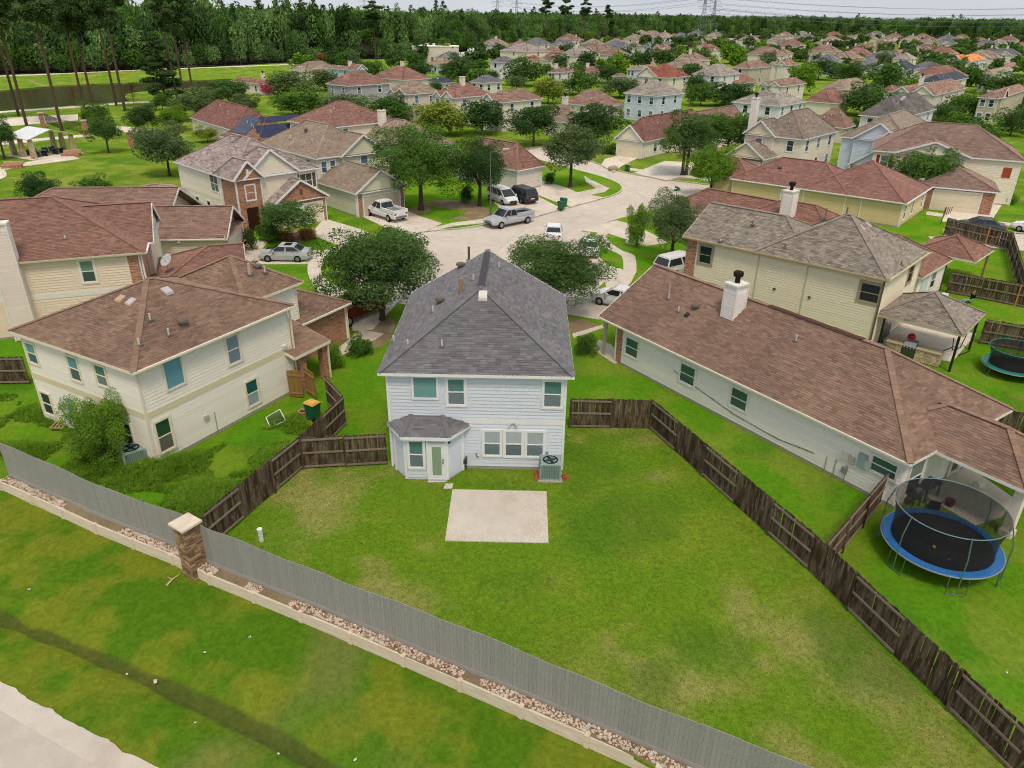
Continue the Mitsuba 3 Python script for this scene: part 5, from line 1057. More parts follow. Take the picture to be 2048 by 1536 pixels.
# ------------------------------------------------------------------ the far rows of houses
far_house('lavender walled house with a red brown hip roof and small dormer', -38.3, 181.6, 47, 12.5, 8.9, 2, LAV, REDBR, 3, gables=(), wins=(2, 2), chimney=None)
far_house('pinkish two storey house with grey tan roof and stacked white gables', -22.3, 163.6, 47, 9.4, 7.8, 2, PINKW, TAN, 3, gables=(('W', 0.4, 3.6), ('W', 3.6, 6.1),), wins=(2, 2), chimney=None)
far_house('red brown roofed house with two cream gables, third from the pinkish one', -12.0, 157.7, 47, 10.8, 7.9, 2, WCREAM, REDBR, 3, gables=(('W', 0.4, 3.8), ('W', 3.8, 6.5),), wins=(2, 2), chimney=(5.2, 3.4))
far_house('orange brown roofed pale house above the tall dark oak', -2.5, 150.4, 47, 12.0, 6.1, 2, IVORY, BROWN, 3, gables=(('W', 1.8, 5.6),), wins=(2, 2), chimney=None)
far_house('low grey tan hip roofed house beside the meadow trees', -69.6, 265.2, 47, 14.6, 9.7, 1, WCREAM, TAN, 4, gables=(), wins=(1, 1), chimney=None)
far_house('brown roofed house with pale blue gable and paired white chimneys', -48.2, 233.9, 47, 3.0, 12.7, 2, LBLUE, BROWN, 3, gables=(('S', 2.1, 6.0),), wins=(2, 2), chimney=(3.5, 4.8))
far_house('low red brown roofed house with chimney by the pink shrub', -68.0, 214.9, 47, 3.5, 17.9, 1, IVORY, REDBR, 3, gables=(), wins=(2, 2), chimney=(3.5, 5.9))
far_house('mint green house with a grey tan hip roof near the beige building', -26.7, 299.6, 47, 10.5, 11.3, 1, MINT, TAN, 4, gables=(), wins=(1, 1), chimney=None)
far_house('dark slate roofed house with chimney before the beige building', -21.6, 326.1, 47, 5.9, 10.5, 1, IVORY, DSLATE, 4, gables=(), wins=(1, 1), chimney=(3.5, 4.7))
far_house('low dark slate roof between the two gabled houses', -20.3, 226.7, 47, 4.8, 7.6, 1, IVORY, DSLATE, 3, gables=(), wins=(2, 2), chimney=None)
far_house('white walled two storey house with mid grey roof', -7.7, 194.3, 47, 7.0, 5.3, 2, IVORY, SLATE, 3, gables=(), wins=(2, 2), chimney=None)
far_house('white house with grey roof beside the small white tank', -5.2, 280.1, 47, 8.7, 5.9, 2, S(240, 240, 240, .84), SLATE, 4, gables=(), wins=(1, 1), chimney=None)
far_house('cream two storey block with mauve brown roof near the forest', 5.1, 362.4, 47, 15.4, 17.7, 2, WCREAM, MAUVE, 4, gables=(), wins=(1, 1), chimney=None)
far_house('bright red roofed cream two storey house in the middle distance', 41.6, 217.8, 49, 12.0, 10.6, 2, WCREAM, S(152, 94, 82, .75), 3, gables=(('W', 3.3, 10.5),), wins=(2, 2), chimney=None)
far_house('bluish white house with grey tan roof left of the bright red roof', 37.2, 251.5, 49, 15.8, 3.3, 2, LBLUE, TAN, 3, gables=(), wins=(2, 2), chimney=None)
far_house('pyramid red roofed house with chimney above the yellow green tree', 11.4, 233.8, 47, 9.5, 2.9, 2, IVORY, REDBR, 3, gables=(), wins=(2, 2), chimney=(4.1, 3.1))
far_house('long low red brown roof with white chimney behind the oaks', 23.2, 269.3, 47, 12.8, 6.3, 1, IVORY, REDBR, 4, gables=(), wins=(1, 1), chimney=(5.3, 3.2))
far_house('small brown roof with dish left of the bluish white house', 33.0, 259.8, 47, 5.8, 2.6, 1, TAUPE, BROWN, 4, gables=(), wins=(1, 1), chimney=None)
far_house('broad grey tan hip roof over white walls, right of the red roof', 58.4, 229.7, 49, 13.6, 9.0, 2, S(240, 240, 240, .84), GREYT, 3, gables=(), wins=(2, 2), chimney=None)
far_house('low red brown hip roof in front of the broad grey tan roof', 64.9, 235.6, 49, 14.9, 7.3, 1, WCREAM, REDBR, 3, gables=(), wins=(2, 2), chimney=None)
far_house('cream gabled house with brown roof and chimney', 68.2, 305.0, 49, 11.4, 9.0, 2, WCREAM, BROWN, 4, gables=(('W', 2.9, 9.3),), wins=(1, 1), chimney=(3.7, 5.2))
far_house('small brown roof below the cream gabled house with chimney', 60.4, 282.9, 49, 7.5, 4.0, 1, TAUPE, BROWN, 4, gables=(), wins=(1, 1), chimney=None)
far_house('wide tan brown roofed house right of the big round tree', 76.5, 263.5, 49, 17.8, 6.7, 2, TAUPE, BROWN, 4, gables=(), wins=(1, 1), chimney=None)
far_house('cream house with twin gables, one glowing orange', 95.9, 402.6, 49, 13.7, 9.1, 2, WCREAM, REDBR, 4, gables=(('W', 3.0, 9.6), ('S', 2.6, 7.5),), wins=(1, 1), chimney=None)
far_house('dark blue roofed pale house right of the big round tree', 117.2, 402.8, 49, 12.6, 5.3, 2, LBLUE, DSLATE, 4, gables=(), wins=(1, 1), chimney=None)
far_house('grey roofed house with tall cream chimney', 24.1, 331.7, 47, 16.5, 9.6, 2, WCREAM, GREYT, 4, gables=(), wins=(1, 1), chimney=(6.9, 4.9))
far_house('brown roofed cream house with two gables to the right', 43.6, 340.5, 47, 8.7, 11.0, 2, WCREAM, BROWN, 4, gables=(('S', 0.4, 3.1), ('S', 3.5, 6.3),), wins=(1, 1), chimney=None)
far_house('small brown roofed house with two pale gables near the forest', 45.4, 411.7, 47, 6.4, 9.6, 2, IVORY, BROWN, 4, gables=(('W', 0.6, 5.6), ('W', 5.6, 9.5),), wins=(1, 1), chimney=None)
far_house('grey roofed house with pale panels on its roof', 55.4, 414.6, 49, 10.2, 9.5, 2, LBLUE, SLATE, 4, gables=(), wins=(1, 1), chimney=None)
far_house('brown roof just behind the grey panelled roof', 77.2, 529.9, 49, 9.6, 8.5, 1, TAUPE, BROWN, 4, gables=(), wins=(1, 1), chimney=None)
far_house('farthest white walled house with mauve roof at the forest foot', 113.2, 623.7, 49, 17.9, 11.9, 2, S(240, 240, 240, .84), MAUVE, 4, gables=(), wins=(1, 1), chimney=None)
far_house('little pale blue house with grey roof', 73.8, 453.4, 49, 8.4, 5.2, 2, LBLUE, SLATE, 4, gables=(), wins=(1, 1), chimney=None)
far_house('brown gabled house with cream trim right of the little blue one', 75.7, 414.4, 49, 9.4, 7.7, 2, TAUPE, BROWN, 4, gables=(('W', 2.4, 7.8),), wins=(1, 1), chimney=None)
far_house('grey roofed house with pale roof panels at the wood edge', 13.4, 456.1, 47, 11.2, 14.4, 2, IVORY, SLATE, 4, gables=(), wins=(1, 1), chimney=None)
far_house('brown roofed house with cream gable next to a red roof', 14.0, 348.2, 47, 8.0, 5.5, 1, WCREAM, BROWN, 4, gables=(('W', 1.8, 5.6),), wins=(1, 1), chimney=None)
far_house('low red roof left of the brown gabled house', 8.4, 354.8, 47, 5.3, 6.5, 1, WCREAM, S(152, 94, 82, .75), 4, gables=(), wins=(1, 1), chimney=None)
far_house('mauve roofed house right of the transmission towers', 161.7, 625.9, 49, 22.9, 9.6, 1, IVORY, MAUVE, 4, gables=(), wins=(1, 1), chimney=None)
far_house('tan roof below the transmission towers', 159.0, 686.0, 49, 17.7, 9.3, 1, IVORY, TAN, 4, gables=(), wins=(1, 1), chimney=None)
far_house('brown roof left of the transmission tower feet', 146.6, 694.7, 49, 10.3, 5.7, 1, TAUPE, BROWN, 4, gables=(), wins=(1, 1), chimney=None)
far_house('cream house with brown roof and stacked gables by the bright tree', 65.0, 194.6, 49, 15.2, 4.7, 2, WCREAM, BROWN, 3, gables=(('W', 0.4, 3.5), ('W', 3.5, 6.0),), wins=(2, 2), chimney=None)
far_house('brown roofed pale house with two white gables, row behind', 95.3, 282.9, 49, 10.6, 5.9, 2, IVORY, BROWN, 4, gables=(('W', 0.4, 4.1), ('W', 4.1, 7.0),), wins=(1, 1), chimney=None)
far_house('broad tan roofed low house left of the wide street tree', 91.7, 221.3, 49, 21.2, 7.1, 1, WCREAM, TAN, 3, gables=(), wins=(2, 2), chimney=None)
far_house('pale house with dark slate roof and white gable edges', 129.0, 265.6, 49, 14.2, 8.0, 2, IVORY, DSLATE, 4, gables=(('W', 0.6, 6.2), ('W', 6.2, 10.5),), wins=(1, 1), chimney=None)
far_house('low grey roof left of the dark slate gable', 137.8, 318.5, 49, 23.3, 8.0, 1, IVORY, SLATE, 4, gables=(), wins=(1, 1), chimney=None)
far_house('small grey roofed house with pinkish gable', 166.7, 381.1, 49, 12.2, 4.1, 1, PINKW, SLATE, 4, gables=(('W', 1.8, 5.6),), wins=(1, 1), chimney=None)
far_house('yellow gabled house with brown roof in the far rows', 139.4, 338.6, 49, 17.2, 8.5, 2, S(240, 214, 160, .84), BROWN, 4, gables=(('W', 0.6, 6.3), ('W', 6.3, 10.7),), wins=(1, 1), chimney=None)
far_house('grey roofed house with blue walls below the yellow gables', 122.4, 313.1, 49, 12.4, 8.0, 2, LBLUE, SLATE, 4, gables=(), wins=(1, 1), chimney=None)
far_house('far brown roof with a chimney above the yellow gables', 224.3, 533.7, 49, 18.5, 6.1, 1, TAUPE, BROWN, 4, gables=(), wins=(1, 1), chimney=(4.3, 4.1))
far_house('far tan roof with a white chimney', 232.3, 520.6, 49, 23.3, 8.0, 1, TAUPE, TAN, 4, gables=(), wins=(1, 1), chimney=(5.0, 5.5))
far_house('far brown roof right of the tan one with chimney', 212.5, 450.3, 49, 28.3, 7.1, 1, TAUPE, BROWN, 4, gables=(), wins=(1, 1), chimney=None)
far_house('far cream house with grey roof', 165.3, 340.6, 49, 11.5, 7.2, 2, WCREAM, GREYT, 4, gables=(), wins=(1, 1), chimney=None)
far_house('brown roofed house left of the orange roof', 182.6, 357.0, 49, 16.3, 6.0, 1, WCREAM, BROWN, 4, gables=(), wins=(1, 1), chimney=None)
far_house('white house with a bright orange roof', 182.5, 325.9, 49, 30.0, 7.0, 2, S(240, 240, 240, .84), S(214, 142, 88, .8), 4, gables=(('W', 2.8, 9.0),), wins=(1, 1), chimney=None)
far_house('brown roof with chimney right of the orange roof', 254.6, 438.7, 49, 33.9, 6.5, 1, TAUPE, BROWN, 4, gables=(), wins=(1, 1), chimney=(5.0, 4.8))
far_house('brown roofed house with tan gable at the right edge', 200.9, 330.2, 49, 28.0, 5.2, 1, TAUPE, BROWN, 4, gables=(('W', 2.2, 7.0),), wins=(1, 1), chimney=(3.8, 3.9))
far_house('sage walled house with tan grey hip roof near the right edge', 148.4, 250.7, 49, 32.9, 3.6, 2, SAGE, TAN, 3, gables=(), wins=(2, 2), chimney=None)
far_house('dark blue slate roof just behind a brown gabled house', 112.8, 211.8, 49, 28.7, 5.7, 2, IVORY, DSLATE, 3, gables=(), wins=(2, 2), chimney=None)
far_house('brown roofed pale house with white chimney and front gable', 93.5, 176.9, 49, 28.5, 6.9, 2, IVORY, BROWN, 3, gables=(('W', 0.5, 5.4), ('W', 5.4, 9.2),), wins=(2, 2), chimney=(4.8, 4.9))
far_house('low red brown roof beside the palm tree', 102.5, 215.3, 49, 8.0, 4.4, 1, TAUPE, REDBR, 3, gables=(), wins=(2, 2), chimney=None)
far_house('taupe house with brown roof and dark shutters at the right edge', 103.7, 170.5, 49, 33.9, 4.1, 2, TAUPE, BROWN, 3, gables=(('S', 2.6, 7.5),), wins=(2, 2), chimney=None)
far_house('small slate roofed house near the wood, right of the towers', 180.8, 557.6, 49, 13.4, 5.0, 2, IVORY, SLATE, 4, gables=(), wins=(1, 1), chimney=None)
far_house('small bright red roof in the far rows', 177.5, 512.5, 49, 11.2, 5.2, 1, TAUPE, S(152, 94, 82, .75), 4, gables=(), wins=(1, 1), chimney=None)
far_house('small white gabled house below the slate one', 126.0, 379.1, 49, 8.7, 4.6, 2, WCREAM, BROWN, 4, gables=(('W', 1.8, 5.6),), wins=(1, 1), chimney=None)
far_house('far pinkish house with brown roof', 166.2, 440.4, 49, 11.0, 4.9, 2, PINKW, BROWN, 4, gables=(), wins=(1, 1), chimney=None)
far_house('far slate roofed house right of centre right', 233.5, 480.6, 49, 17.4, 4.7, 2, IVORY, SLATE, 4, gables=(), wins=(1, 1), chimney=None)
far_house('far tan roof with white chimney near the right edge', 291.6, 488.4, 49, 37.0, 5.0, 1, TAUPE, TAN, 4, gables=(), wins=(1, 1), chimney=(5.1, 3.8))
far_house('far dark slate roof left of the orange roof', 269.4, 509.2, 49, 28.3, 5.5, 1, IVORY, DSLATE, 4, gables=(), wins=(1, 1), chimney=None)
far_house('far tan roof near the tree line', 322.7, 616.8, 49, 40.0, 5.9, 1, TAUPE, TAN, 4, gables=(), wins=(1, 1), chimney=None)
far_house('pale tan roof at the very back below the wires', 307.1, 677.2, 49, 22.6, 6.0, 1, IVORY, TAN, 4, gables=(), wins=(1, 1), chimney=None)
far_house('brown roof at the very back right of the towers', 176.6, 631.2, 49, 19.4, 6.2, 1, TAUPE, BROWN, 4, gables=(), wins=(1, 1), chimney=None)

# trees of the middle and far rows
tree('bright green tree left of the flowering crape shrubs by the meadow', -85.8, 325.8, 5.6, 5.24, 'bright', 3, None, .10)
tree('pinkish flowering tree between two green meadow trees', -84.4, 353.0, 4.4, 3.71, 'red', 3, None, .10)
tree('bright green tree right of the flowering crape shrubs', -76.9, 354.5, 4.4, 5.48, 'bright', 3, None, .10)
tree('rounded tree right of the red brown dormer house', -48.8, 270.3, 6.4, 5.21, 'mid', 2, None, .10)
tree('dark tree before the mint green house', -34.2, 276.9, 5.6, 5.68, 'dark', 2, None, .10)
tree('large olive tree right of the pink flowering shrub', -58.8, 209.0, 6.6, 6.81, 'olive', 2, None, .10)
tree('olive tree in front of the low grey tan roof', -55.0, 229.5, 6.0, 5.16, 'olive', 2, None, .10)
tree('broad green tree mass left, before the cream red brown roofed house', -47.2, 171.5, 5.3, 6.30, 'mid', 2, None, .10)
tree('broad olive tree mass behind the cream red brown roofed house', -36.9, 169.8, 5.1, 5.60, 'olive', 2, None, .10)
tree('tree clump with pale flowers below the pinkish house', -25.6, 162.6, 5.4, 4.90, 'mid', 2, None, .10)
tree('dark tree beside the slate roofed garage wing', -39.2, 200.1, 3.9, 2.52, 'dark', 2, None, .10)
tree('yellow green spreading tree below the gabled houses', -13.9, 144.4, 6.3, 5.16, 'yellow', 2, None, .10)
tree('dense dark round tree right of the yellow green one', -6.3, 147.6, 6.5, 4.60, 'dark', 2, None, .10)
tree('tree behind the dark slate roof', -15.2, 320.6, 4.0, 5.76, 'mid', 3, None, .10)
tree('small yellow green tree by the low slate roof', -17.5, 270.8, 3.6, 2.78, 'yellow', 2, None, .10)
tree('dark tree right of the mint green house', -23.0, 278.7, 4.8, 3.98, 'dark', 2, None, .10)
tree('wide oak group before the cream two storey block', 2.5, 254.1, 8.0, 7.03, 'oak', 2, None, .10)
tree('yellow green tree above the left street oaks', 8.3, 201.9, 6.6, 4.43, 'yellow', 2, None, .10)
tree('oak left of the tall cream chimney', 20.6, 339.2, 6.2, 6.70, 'oak', 3, None, .10)
tree('wide tree above the long low red brown roof', 18.5, 226.7, 6.2, 5.67, 'mid', 2, None, .10)
tree('dark round tree left of the bluish white house', 30.9, 269.8, 5.4, 4.03, 'dark', 2, None, .10)
tree('broad olive tree behind the pale blue house', 28.8, 219.5, 5.4, 5.91, 'olive', 2, None, .10)
tree('dark tree in front of the bright red roof', 42.9, 252.5, 4.4, 5.04, 'dark', 2, None, .10)
tree('bright yellow green tree in the middle rows', 34.9, 348.3, 4.7, 6.46, 'bright', 3, None, .10)
tree('dark oak right of the bright middle row tree', 43.2, 337.0, 6.3, 5.52, 'dark', 3, None, .10)
tree('oak above the bluish white house roof', 51.5, 338.5, 6.3, 4.91, 'oak', 3, None, .10)
tree('large oak beside the cream gabled house', 65.8, 360.9, 7.5, 6.23, 'oak', 3, None, .10)
tree('dark tree before the twin gabled house', 84.5, 412.3, 7.2, 6.97, 'dark', 3, None, .10)
tree('big round bright green tree in the far rows', 103.4, 390.8, 9.2, 7.20, 'bright', 3, None, .10)
tree('oak right of the broad grey tan hip roof', 89.5, 300.8, 6.0, 5.59, 'oak', 2, None, .10)
tree('oak left in the pair behind the junction house', 51.5, 227.9, 5.7, 4.70, 'oak', 2, None, .10)
tree('bright topped tree behind the junction house', 47.2, 201.5, 5.1, 4.62, 'mid', 2, None, .10)
tree('dark spreading tree pair behind the junction house', 55.3, 202.4, 5.7, 6.10, 'dark', 2, None, .10)
tree('leafy tree left of the cream grey brown roofed house', 51.0, 170.5, 4.8, 3.78, 'mid', 2, None, .10)
tree('tall bright green tree beside the gabled cream house', 84.6, 234.9, 9.2, 4.97, 'bright', 2, None, .10)
tree('dark tree behind the tall bright green tree', 111.1, 294.7, 7.4, 6.75, 'dark', 2, None, .10)
tree('oak above the broad tan roof', 114.1, 273.6, 7.2, 5.77, 'oak', 2, None, .10)
tree('dark oak pair before the slate gabled house', 126.3, 271.4, 6.6, 7.92, 'dark', 2, None, .10)
tree('wide dome shaped street tree left of the palm', 81.4, 184.1, 6.8, 6.32, 'oak', 2, None, .10)
tree('tree in front of the dark blue slate roof', 165.4, 317.9, 6.0, 6.10, 'mid', 2, None, .10)
tree('tree right of the dark blue slate roof', 141.1, 251.6, 8.6, 4.84, 'mid', 2, None, .10)
tree('rounded leafy tree below the dark blue slate roof', 102.0, 178.7, 6.0, 4.63, 'mid', 2, None, .10)
tree('low oak behind the white satellite dish house', 95.7, 174.6, 4.0, 3.65, 'oak', 2, None, .10)
tree('big leafy tree behind the blue gabled house', 78.1, 136.4, 5.8, 5.50, 'mid', 2, None, .10)
tree('oak at the right edge above the red shutter house', 97.7, 153.6, 5.4, 3.32, 'oak', 2, None, .10)
tree('dark tree at the right edge in the far rows', 231.0, 370.7, 6.9, 4.57, 'dark', 3, None, .10)
tree('oak group at the right edge beside the sage walled house', 148.5, 242.8, 5.9, 7.27, 'oak', 2, None, .10)
tree('leafy tree left of the orange roof', 252.5, 468.6, 6.8, 11.21, 'mid', 3, None, .10)
tree('small rounded green tree among the far rooftops', 184.0, 406.9, 5.1, 5.39, 'oak', 3, None, .10, group='small oaks among the far roofs')
tree('small rounded green tree among the far rooftops', 204.7, 523.2, 7.9, 6.40, 'dark', 3, None, .10, group='small oaks among the far roofs')
tree('small rounded green tree among the far rooftops', 167.5, 403.6, 5.0, 5.47, 'oak', 3, None, .10, group='small oaks among the far roofs')
tree('small rounded green tree among the far rooftops', 147.3, 416.7, 5.6, 5.38, 'mid', 3, None, .10, group='small oaks among the far roofs')
tree('small rounded green tree among the far rooftops', 179.8, 497.5, 6.7, 4.88, 'bright', 4, None, .10, group='small oaks among the far roofs')
tree('small rounded green tree among the far rooftops', 211.6, 493.0, 5.5, 4.84, 'mid', 4, None, .10, group='small oaks among the far roofs')
tree('small rounded green tree among the far rooftops', 224.0, 496.0, 6.1, 5.17, 'oak', 4, None, .10, group='small oaks among the far roofs')
tree('small rounded green tree among the far rooftops', 244.9, 495.0, 5.0, 4.55, 'oak', 4, None, .10, group='small oaks among the far roofs')
tree('small rounded green tree among the far rooftops', 318.9, 633.8, 7.7, 7.35, 'mid', 4, None, .10, group='small oaks among the far roofs')
tree('small rounded green tree among the far rooftops', 332.4, 593.9, 8.3, 6.89, 'oak', 4, None, .10, group='small oaks among the far roofs')
tree('small rounded green tree among the far rooftops', 137.1, 433.0, 7.3, 3.19, 'dark', 3, None, .10, group='small oaks among the far roofs')
tree('small rounded green tree among the far rooftops', 110.2, 349.0, 6.9, 1.72, 'mid', 3, None, .10, group='small oaks among the far roofs')
tree('small rounded green tree among the far rooftops', 150.3, 502.8, 5.6, 6.16, 'oak', 3, None, .10, group='small oaks among the far roofs')
tree('small rounded green tree among the far rooftops', 182.9, 662.5, 7.3, 6.06, 'mid', 4, None, .10, group='small oaks among the far roofs')
tree('small rounded green tree among the far rooftops', 172.5, 730.9, 8.9, 8.90, 'mid', 3, None, .10, group='small oaks among the far roofs')
tree('small rounded green tree among the far rooftops', 123.0, 622.6, 7.6, 6.08, 'oak', 4, None, .10, group='small oaks among the far roofs')
tree('small rounded green tree among the far rooftops', 100.9, 657.5, 7.3, 6.42, 'oak', 4, None, .10, group='small oaks among the far roofs')
tree('small rounded green tree among the far rooftops', 74.2, 607.3, 6.7, 6.49, 'oak', 4, None, .10, group='small oaks among the far roofs')
tree('small rounded green tree among the far rooftops', 47.7, 546.7, 7.9, 5.01, 'dark', 4, None, .10, group='small oaks among the far roofs')
tree('small rounded green tree among the far rooftops', 27.5, 497.4, 7.2, 5.33, 'oak', 4, None, .10, group='small oaks among the far roofs')
tree('small rounded green tree among the far rooftops', 33.6, 485.9, 6.0, 4.47, 'oak', 4, None, .10, group='small oaks among the far roofs')
tree('small rounded green tree among the far rooftops', 6.3, 519.7, 5.8, 3.82, 'bright', 4, None, .10, group='small oaks among the far roofs')
tree('small rounded green tree among the far rooftops', 49.4, 454.3, 4.3, 3.63, 'oak', 4, None, .10, group='small oaks among the far roofs')
tree('small rounded green tree among the far rooftops', 84.9, 512.6, 5.7, 5.50, 'mid', 4, None, .10, group='small oaks among the far roofs')
tree('small rounded green tree among the far rooftops', 99.8, 516.5, 5.8, 3.96, 'oak', 4, None, .10, group='small oaks among the far roofs')
tree('small rounded green tree among the far rooftops', 155.5, 595.0, 6.0, 5.46, 'oak', 4, None, .10, group='small oaks among the far roofs')
tree('small rounded green tree among the far rooftops', 221.2, 722.2, 7.2, 4.40, 'bright', 4, None, .10, group='small oaks among the far roofs')
tree('small rounded green tree among the far rooftops', 242.8, 660.2, 6.6, 6.04, 'mid', 4, None, .10, group='small oaks among the far roofs')
tree('small rounded green tree among the far rooftops', 240.4, 602.1, 6.7, 5.89, 'oak', 4, None, .10, group='small oaks among the far roofs')
tree('small rounded green tree among the far rooftops', 326.6, 686.6, 6.9, 7.33, 'dark', 4, None, .10, group='small oaks among the far roofs')
tree('small rounded green tree among the far rooftops', 300.4, 554.7, 6.2, 5.94, 'oak', 4, None, .10, group='small oaks among the far roofs')
tree('small rounded green tree among the far rooftops', 315.0, 544.2, 6.7, 4.49, 'oak', 4, None, .10, group='small oaks among the far roofs')
tree('small rounded green tree among the far rooftops', 344.1, 565.9, 6.9, 5.88, 'oak', 4, None, .10, group='small oaks among the far roofs')
tree('small rounded green tree among the far rooftops', 59.8, 425.6, 4.3, 3.80, 'mid', 3, None, .10, group='small oaks among the far roofs')
tree('small rounded green tree among the far rooftops', 90.5, 413.6, 5.1, 3.18, 'oak', 3, None, .10, group='small oaks among the far roofs')
tree('small rounded green tree among the far rooftops', 109.2, 446.8, 5.0, 2.75, 'mid', 4, None, .10, group='small oaks among the far roofs')
tree('small rounded green tree among the far rooftops', 118.4, 393.8, 5.1, 3.64, 'oak', 3, None, .10, group='small oaks among the far roofs')
tree('small rounded green tree among the far rooftops', 119.8, 357.3, 4.7, 3.31, 'oak', 3, None, .10, group='small oaks among the far roofs')
tree('small rounded green tree among the far rooftops', 144.7, 391.0, 4.9, 3.01, 'olive', 3, None, .10, group='small oaks among the far roofs')
tree('small rounded green tree among the far rooftops', 123.6, 296.6, 3.8, 2.30, 'oak', 2, None, .10, group='small oaks among the far roofs')
tree('small rounded green tree among the far rooftops', 217.3, 426.8, 4.8, 2.62, 'oak', 3, None, .10, group='small oaks among the far roofs')
tree('small rounded green tree among the far rooftops', 168.4, 359.4, 3.7, 2.22, 'mid', 3, None, .10, group='small oaks among the far roofs')
tree('small rounded green tree among the far rooftops', 212.7, 367.4, 4.6, 3.40, 'oak', 3, None, .10, group='small oaks among the far roofs')
tree('small rounded green tree among the far rooftops', 25.7, 310.9, 4.1, 2.89, 'oak', 3, None, .10, group='small oaks among the far roofs')
tree('small rounded green tree among the far rooftops', 11.5, 303.3, 3.8, 2.35, 'oak', 3, None, .10, group='small oaks among the far roofs')
tree('small rounded green tree among the far rooftops', -8.4, 276.5, 3.2, 3.01, 'oak', 2, None, .10, group='small oaks among the far roofs')
tree('small rounded green tree among the far rooftops', 0.2, 239.9, 4.2, 2.62, 'olive', 2, None, .10, group='small oaks among the far roofs')
tree('small rounded green tree among the far rooftops', 35.9, 196.9, 4.1, 2.48, 'oak', 2, None, .10, group='small oaks among the far roofs')
tree('small rounded green tree among the far rooftops', 37.2, 186.5, 3.3, 1.89, 'dark', 2, None, .10, group='small oaks among the far roofs')
tree('small rounded green tree among the far rooftops', -37.5, 243.3, 3.8, 2.28, 'oak', 2, None, .10, group='small oaks among the far roofs')
tree('small rounded green tree among the far rooftops', -22.4, 229.0, 3.3, 2.15, 'olive', 2, None, .10, group='small oaks among the far roofs')
tree('small rounded green tree among the far rooftops', 2.5, 183.0, 3.8, 2.03, 'oak', 2, None, .10, group='small oaks among the far roofs')
tree('small rounded green tree among the far rooftops', 53.2, 198.8, 2.9, 1.88, 'mid', 2, None, .10, group='small oaks among the far roofs')
tree('small rounded green tree among the far rooftops', 52.6, 165.8, 3.5, 1.58, 'oak', 2, None, .10, group='small oaks among the far roofs')
tree('small rounded green tree among the far rooftops', 68.2, 155.9, 2.8, 1.49, 'oak', 2, None, .10, group='small oaks among the far roofs')
tree('small rounded green tree among the far rooftops', 77.8, 130.1, 2.4, 1.26, 'mid', 2, None, .10, group='small oaks among the far roofs')
tree('pink flowering shrub tree by the low red brown roof', -67.6, 216.0, 3.0, 2.04, 'pink', 2, None, .1)

# ------------------------------------------------------------------ tall pines of the park, the dark conifer, the forest
def pine_crown(seed, n, leaf, pal='pine', top=1.0, K=26, w=1.0, cone=False):
    """crown of a tall pine in unit height: flattened clumps round the upper stem"""
    rng = np.random.default_rng(seed); a, b = (np.array(x) for x in PAL[pal]); t = np.sort(rng.uniform(0, 1, K)); th = rng.uniform(0, 6.28, K)
    rad = (1 - t * (.92 if cone else .55)) * rng.uniform(.45, 1.0, K) * w if cone else np.sin(np.clip(t * .9 + .18, 0, 1) * np.pi) ** .6 * rng.uniform(.25, .95, K) * w
    C0 = np.stack([np.cos(th) * rad, np.sin(th) * rad, t], 1); rr = (.30 + .12 * rng.random(K)) * (1 - .45 * t if cone else 1) * w; k = rng.integers(0, K, n); d = rng.normal(0, 1, (n, 3)); d /= np.linalg.norm(d, axis=1, keepdims=True)
    pos = C0[k] + d * (rr[k] * rng.uniform(.45, 1, n))[:, None] * np.array([1, 1, .20 if not cone else .13])
    nrm = d * .4 + rng.normal(0, .6, (n, 3)) + [0, 0, .3]; nrm /= np.linalg.norm(nrm, axis=1, keepdims=True); u = np.cross(nrm, rng.normal(0, 1, (n, 3))); u /= np.linalg.norm(u, axis=1, keepdims=True) + 1e-9; wv = np.cross(nrm, u)
    L = leaf * rng.uniform(.6, 1.3, n)[:, None]; sc = np.array([1, 1, .28])
    V = np.stack([pos - u * L * sc, pos + wv * L * .3 * sc, pos + u * L * sc, pos - wv * L * .3 * sc], 1); F = (np.array([[0, 1, 2], [0, 2, 3]])[None] + (np.arange(n) * 4)[:, None, None]).reshape(-1, 3)
    tt = rng.uniform(0, 1, (n, 1)) * .6 + .4 * rng.random(K)[k][:, None]; C = (a * (1 - tt) + b * tt) * rng.uniform(.8, 1.2, (n, 1))
    return V.reshape(-1, 3), F, np.repeat(C, 4, 0), C0
PINES = []
for sd in range(3):
    v, f, c, c0 = pine_crown(70 + sd, 9000, .12); PINES.append((mikit.ply((v, f), 'm_leaf', uv=tint(c)), c0))
def pine(label, x, y, h, r, cb=.5, group=None, lod=1, tr=.30):
    key = thing('pine_tree', label, 'pine tree', group); d, c0 = PINES[int(abs(x * 3)) % 3]; z0 = h * cb
    scene[key + '__crown'] = {**d, 'to_world': mi.ScalarTransform4f().translate([x, y, z0]).rotate([0, 0, 1], x * 53 % 360).scale([r, r, h - z0])}
    m = MB(); w = RNG.uniform(-.3, .3, 2); m.tube([(x, y, -.1), (x + w[0] * .4, y, h * .3), (x + w[0], y + w[1], h * .7), (x + w[0], y + w[1], h * .98)], [tr, tr * .85, tr * .6, tr * .12], 7, S(112, 92, 78, .62))
    a = math.radians(x * 53 % 360); ca, sa = math.cos(a), math.sin(a)
    for q in c0[::2]:
        e = np.array([x + (q[0] * ca - q[1] * sa) * r, y + (q[0] * sa + q[1] * ca) * r, z0 + q[2] * (h - z0)]); s0 = np.array([x + w[0] * .8, y + w[1] * .8, e[2] - .4]); m.tube([s0, e], [tr * .22, tr * .08], 4, S(112, 92, 78, .6), caps=False)
    m.part(key, 'trunk', 'm_matte')
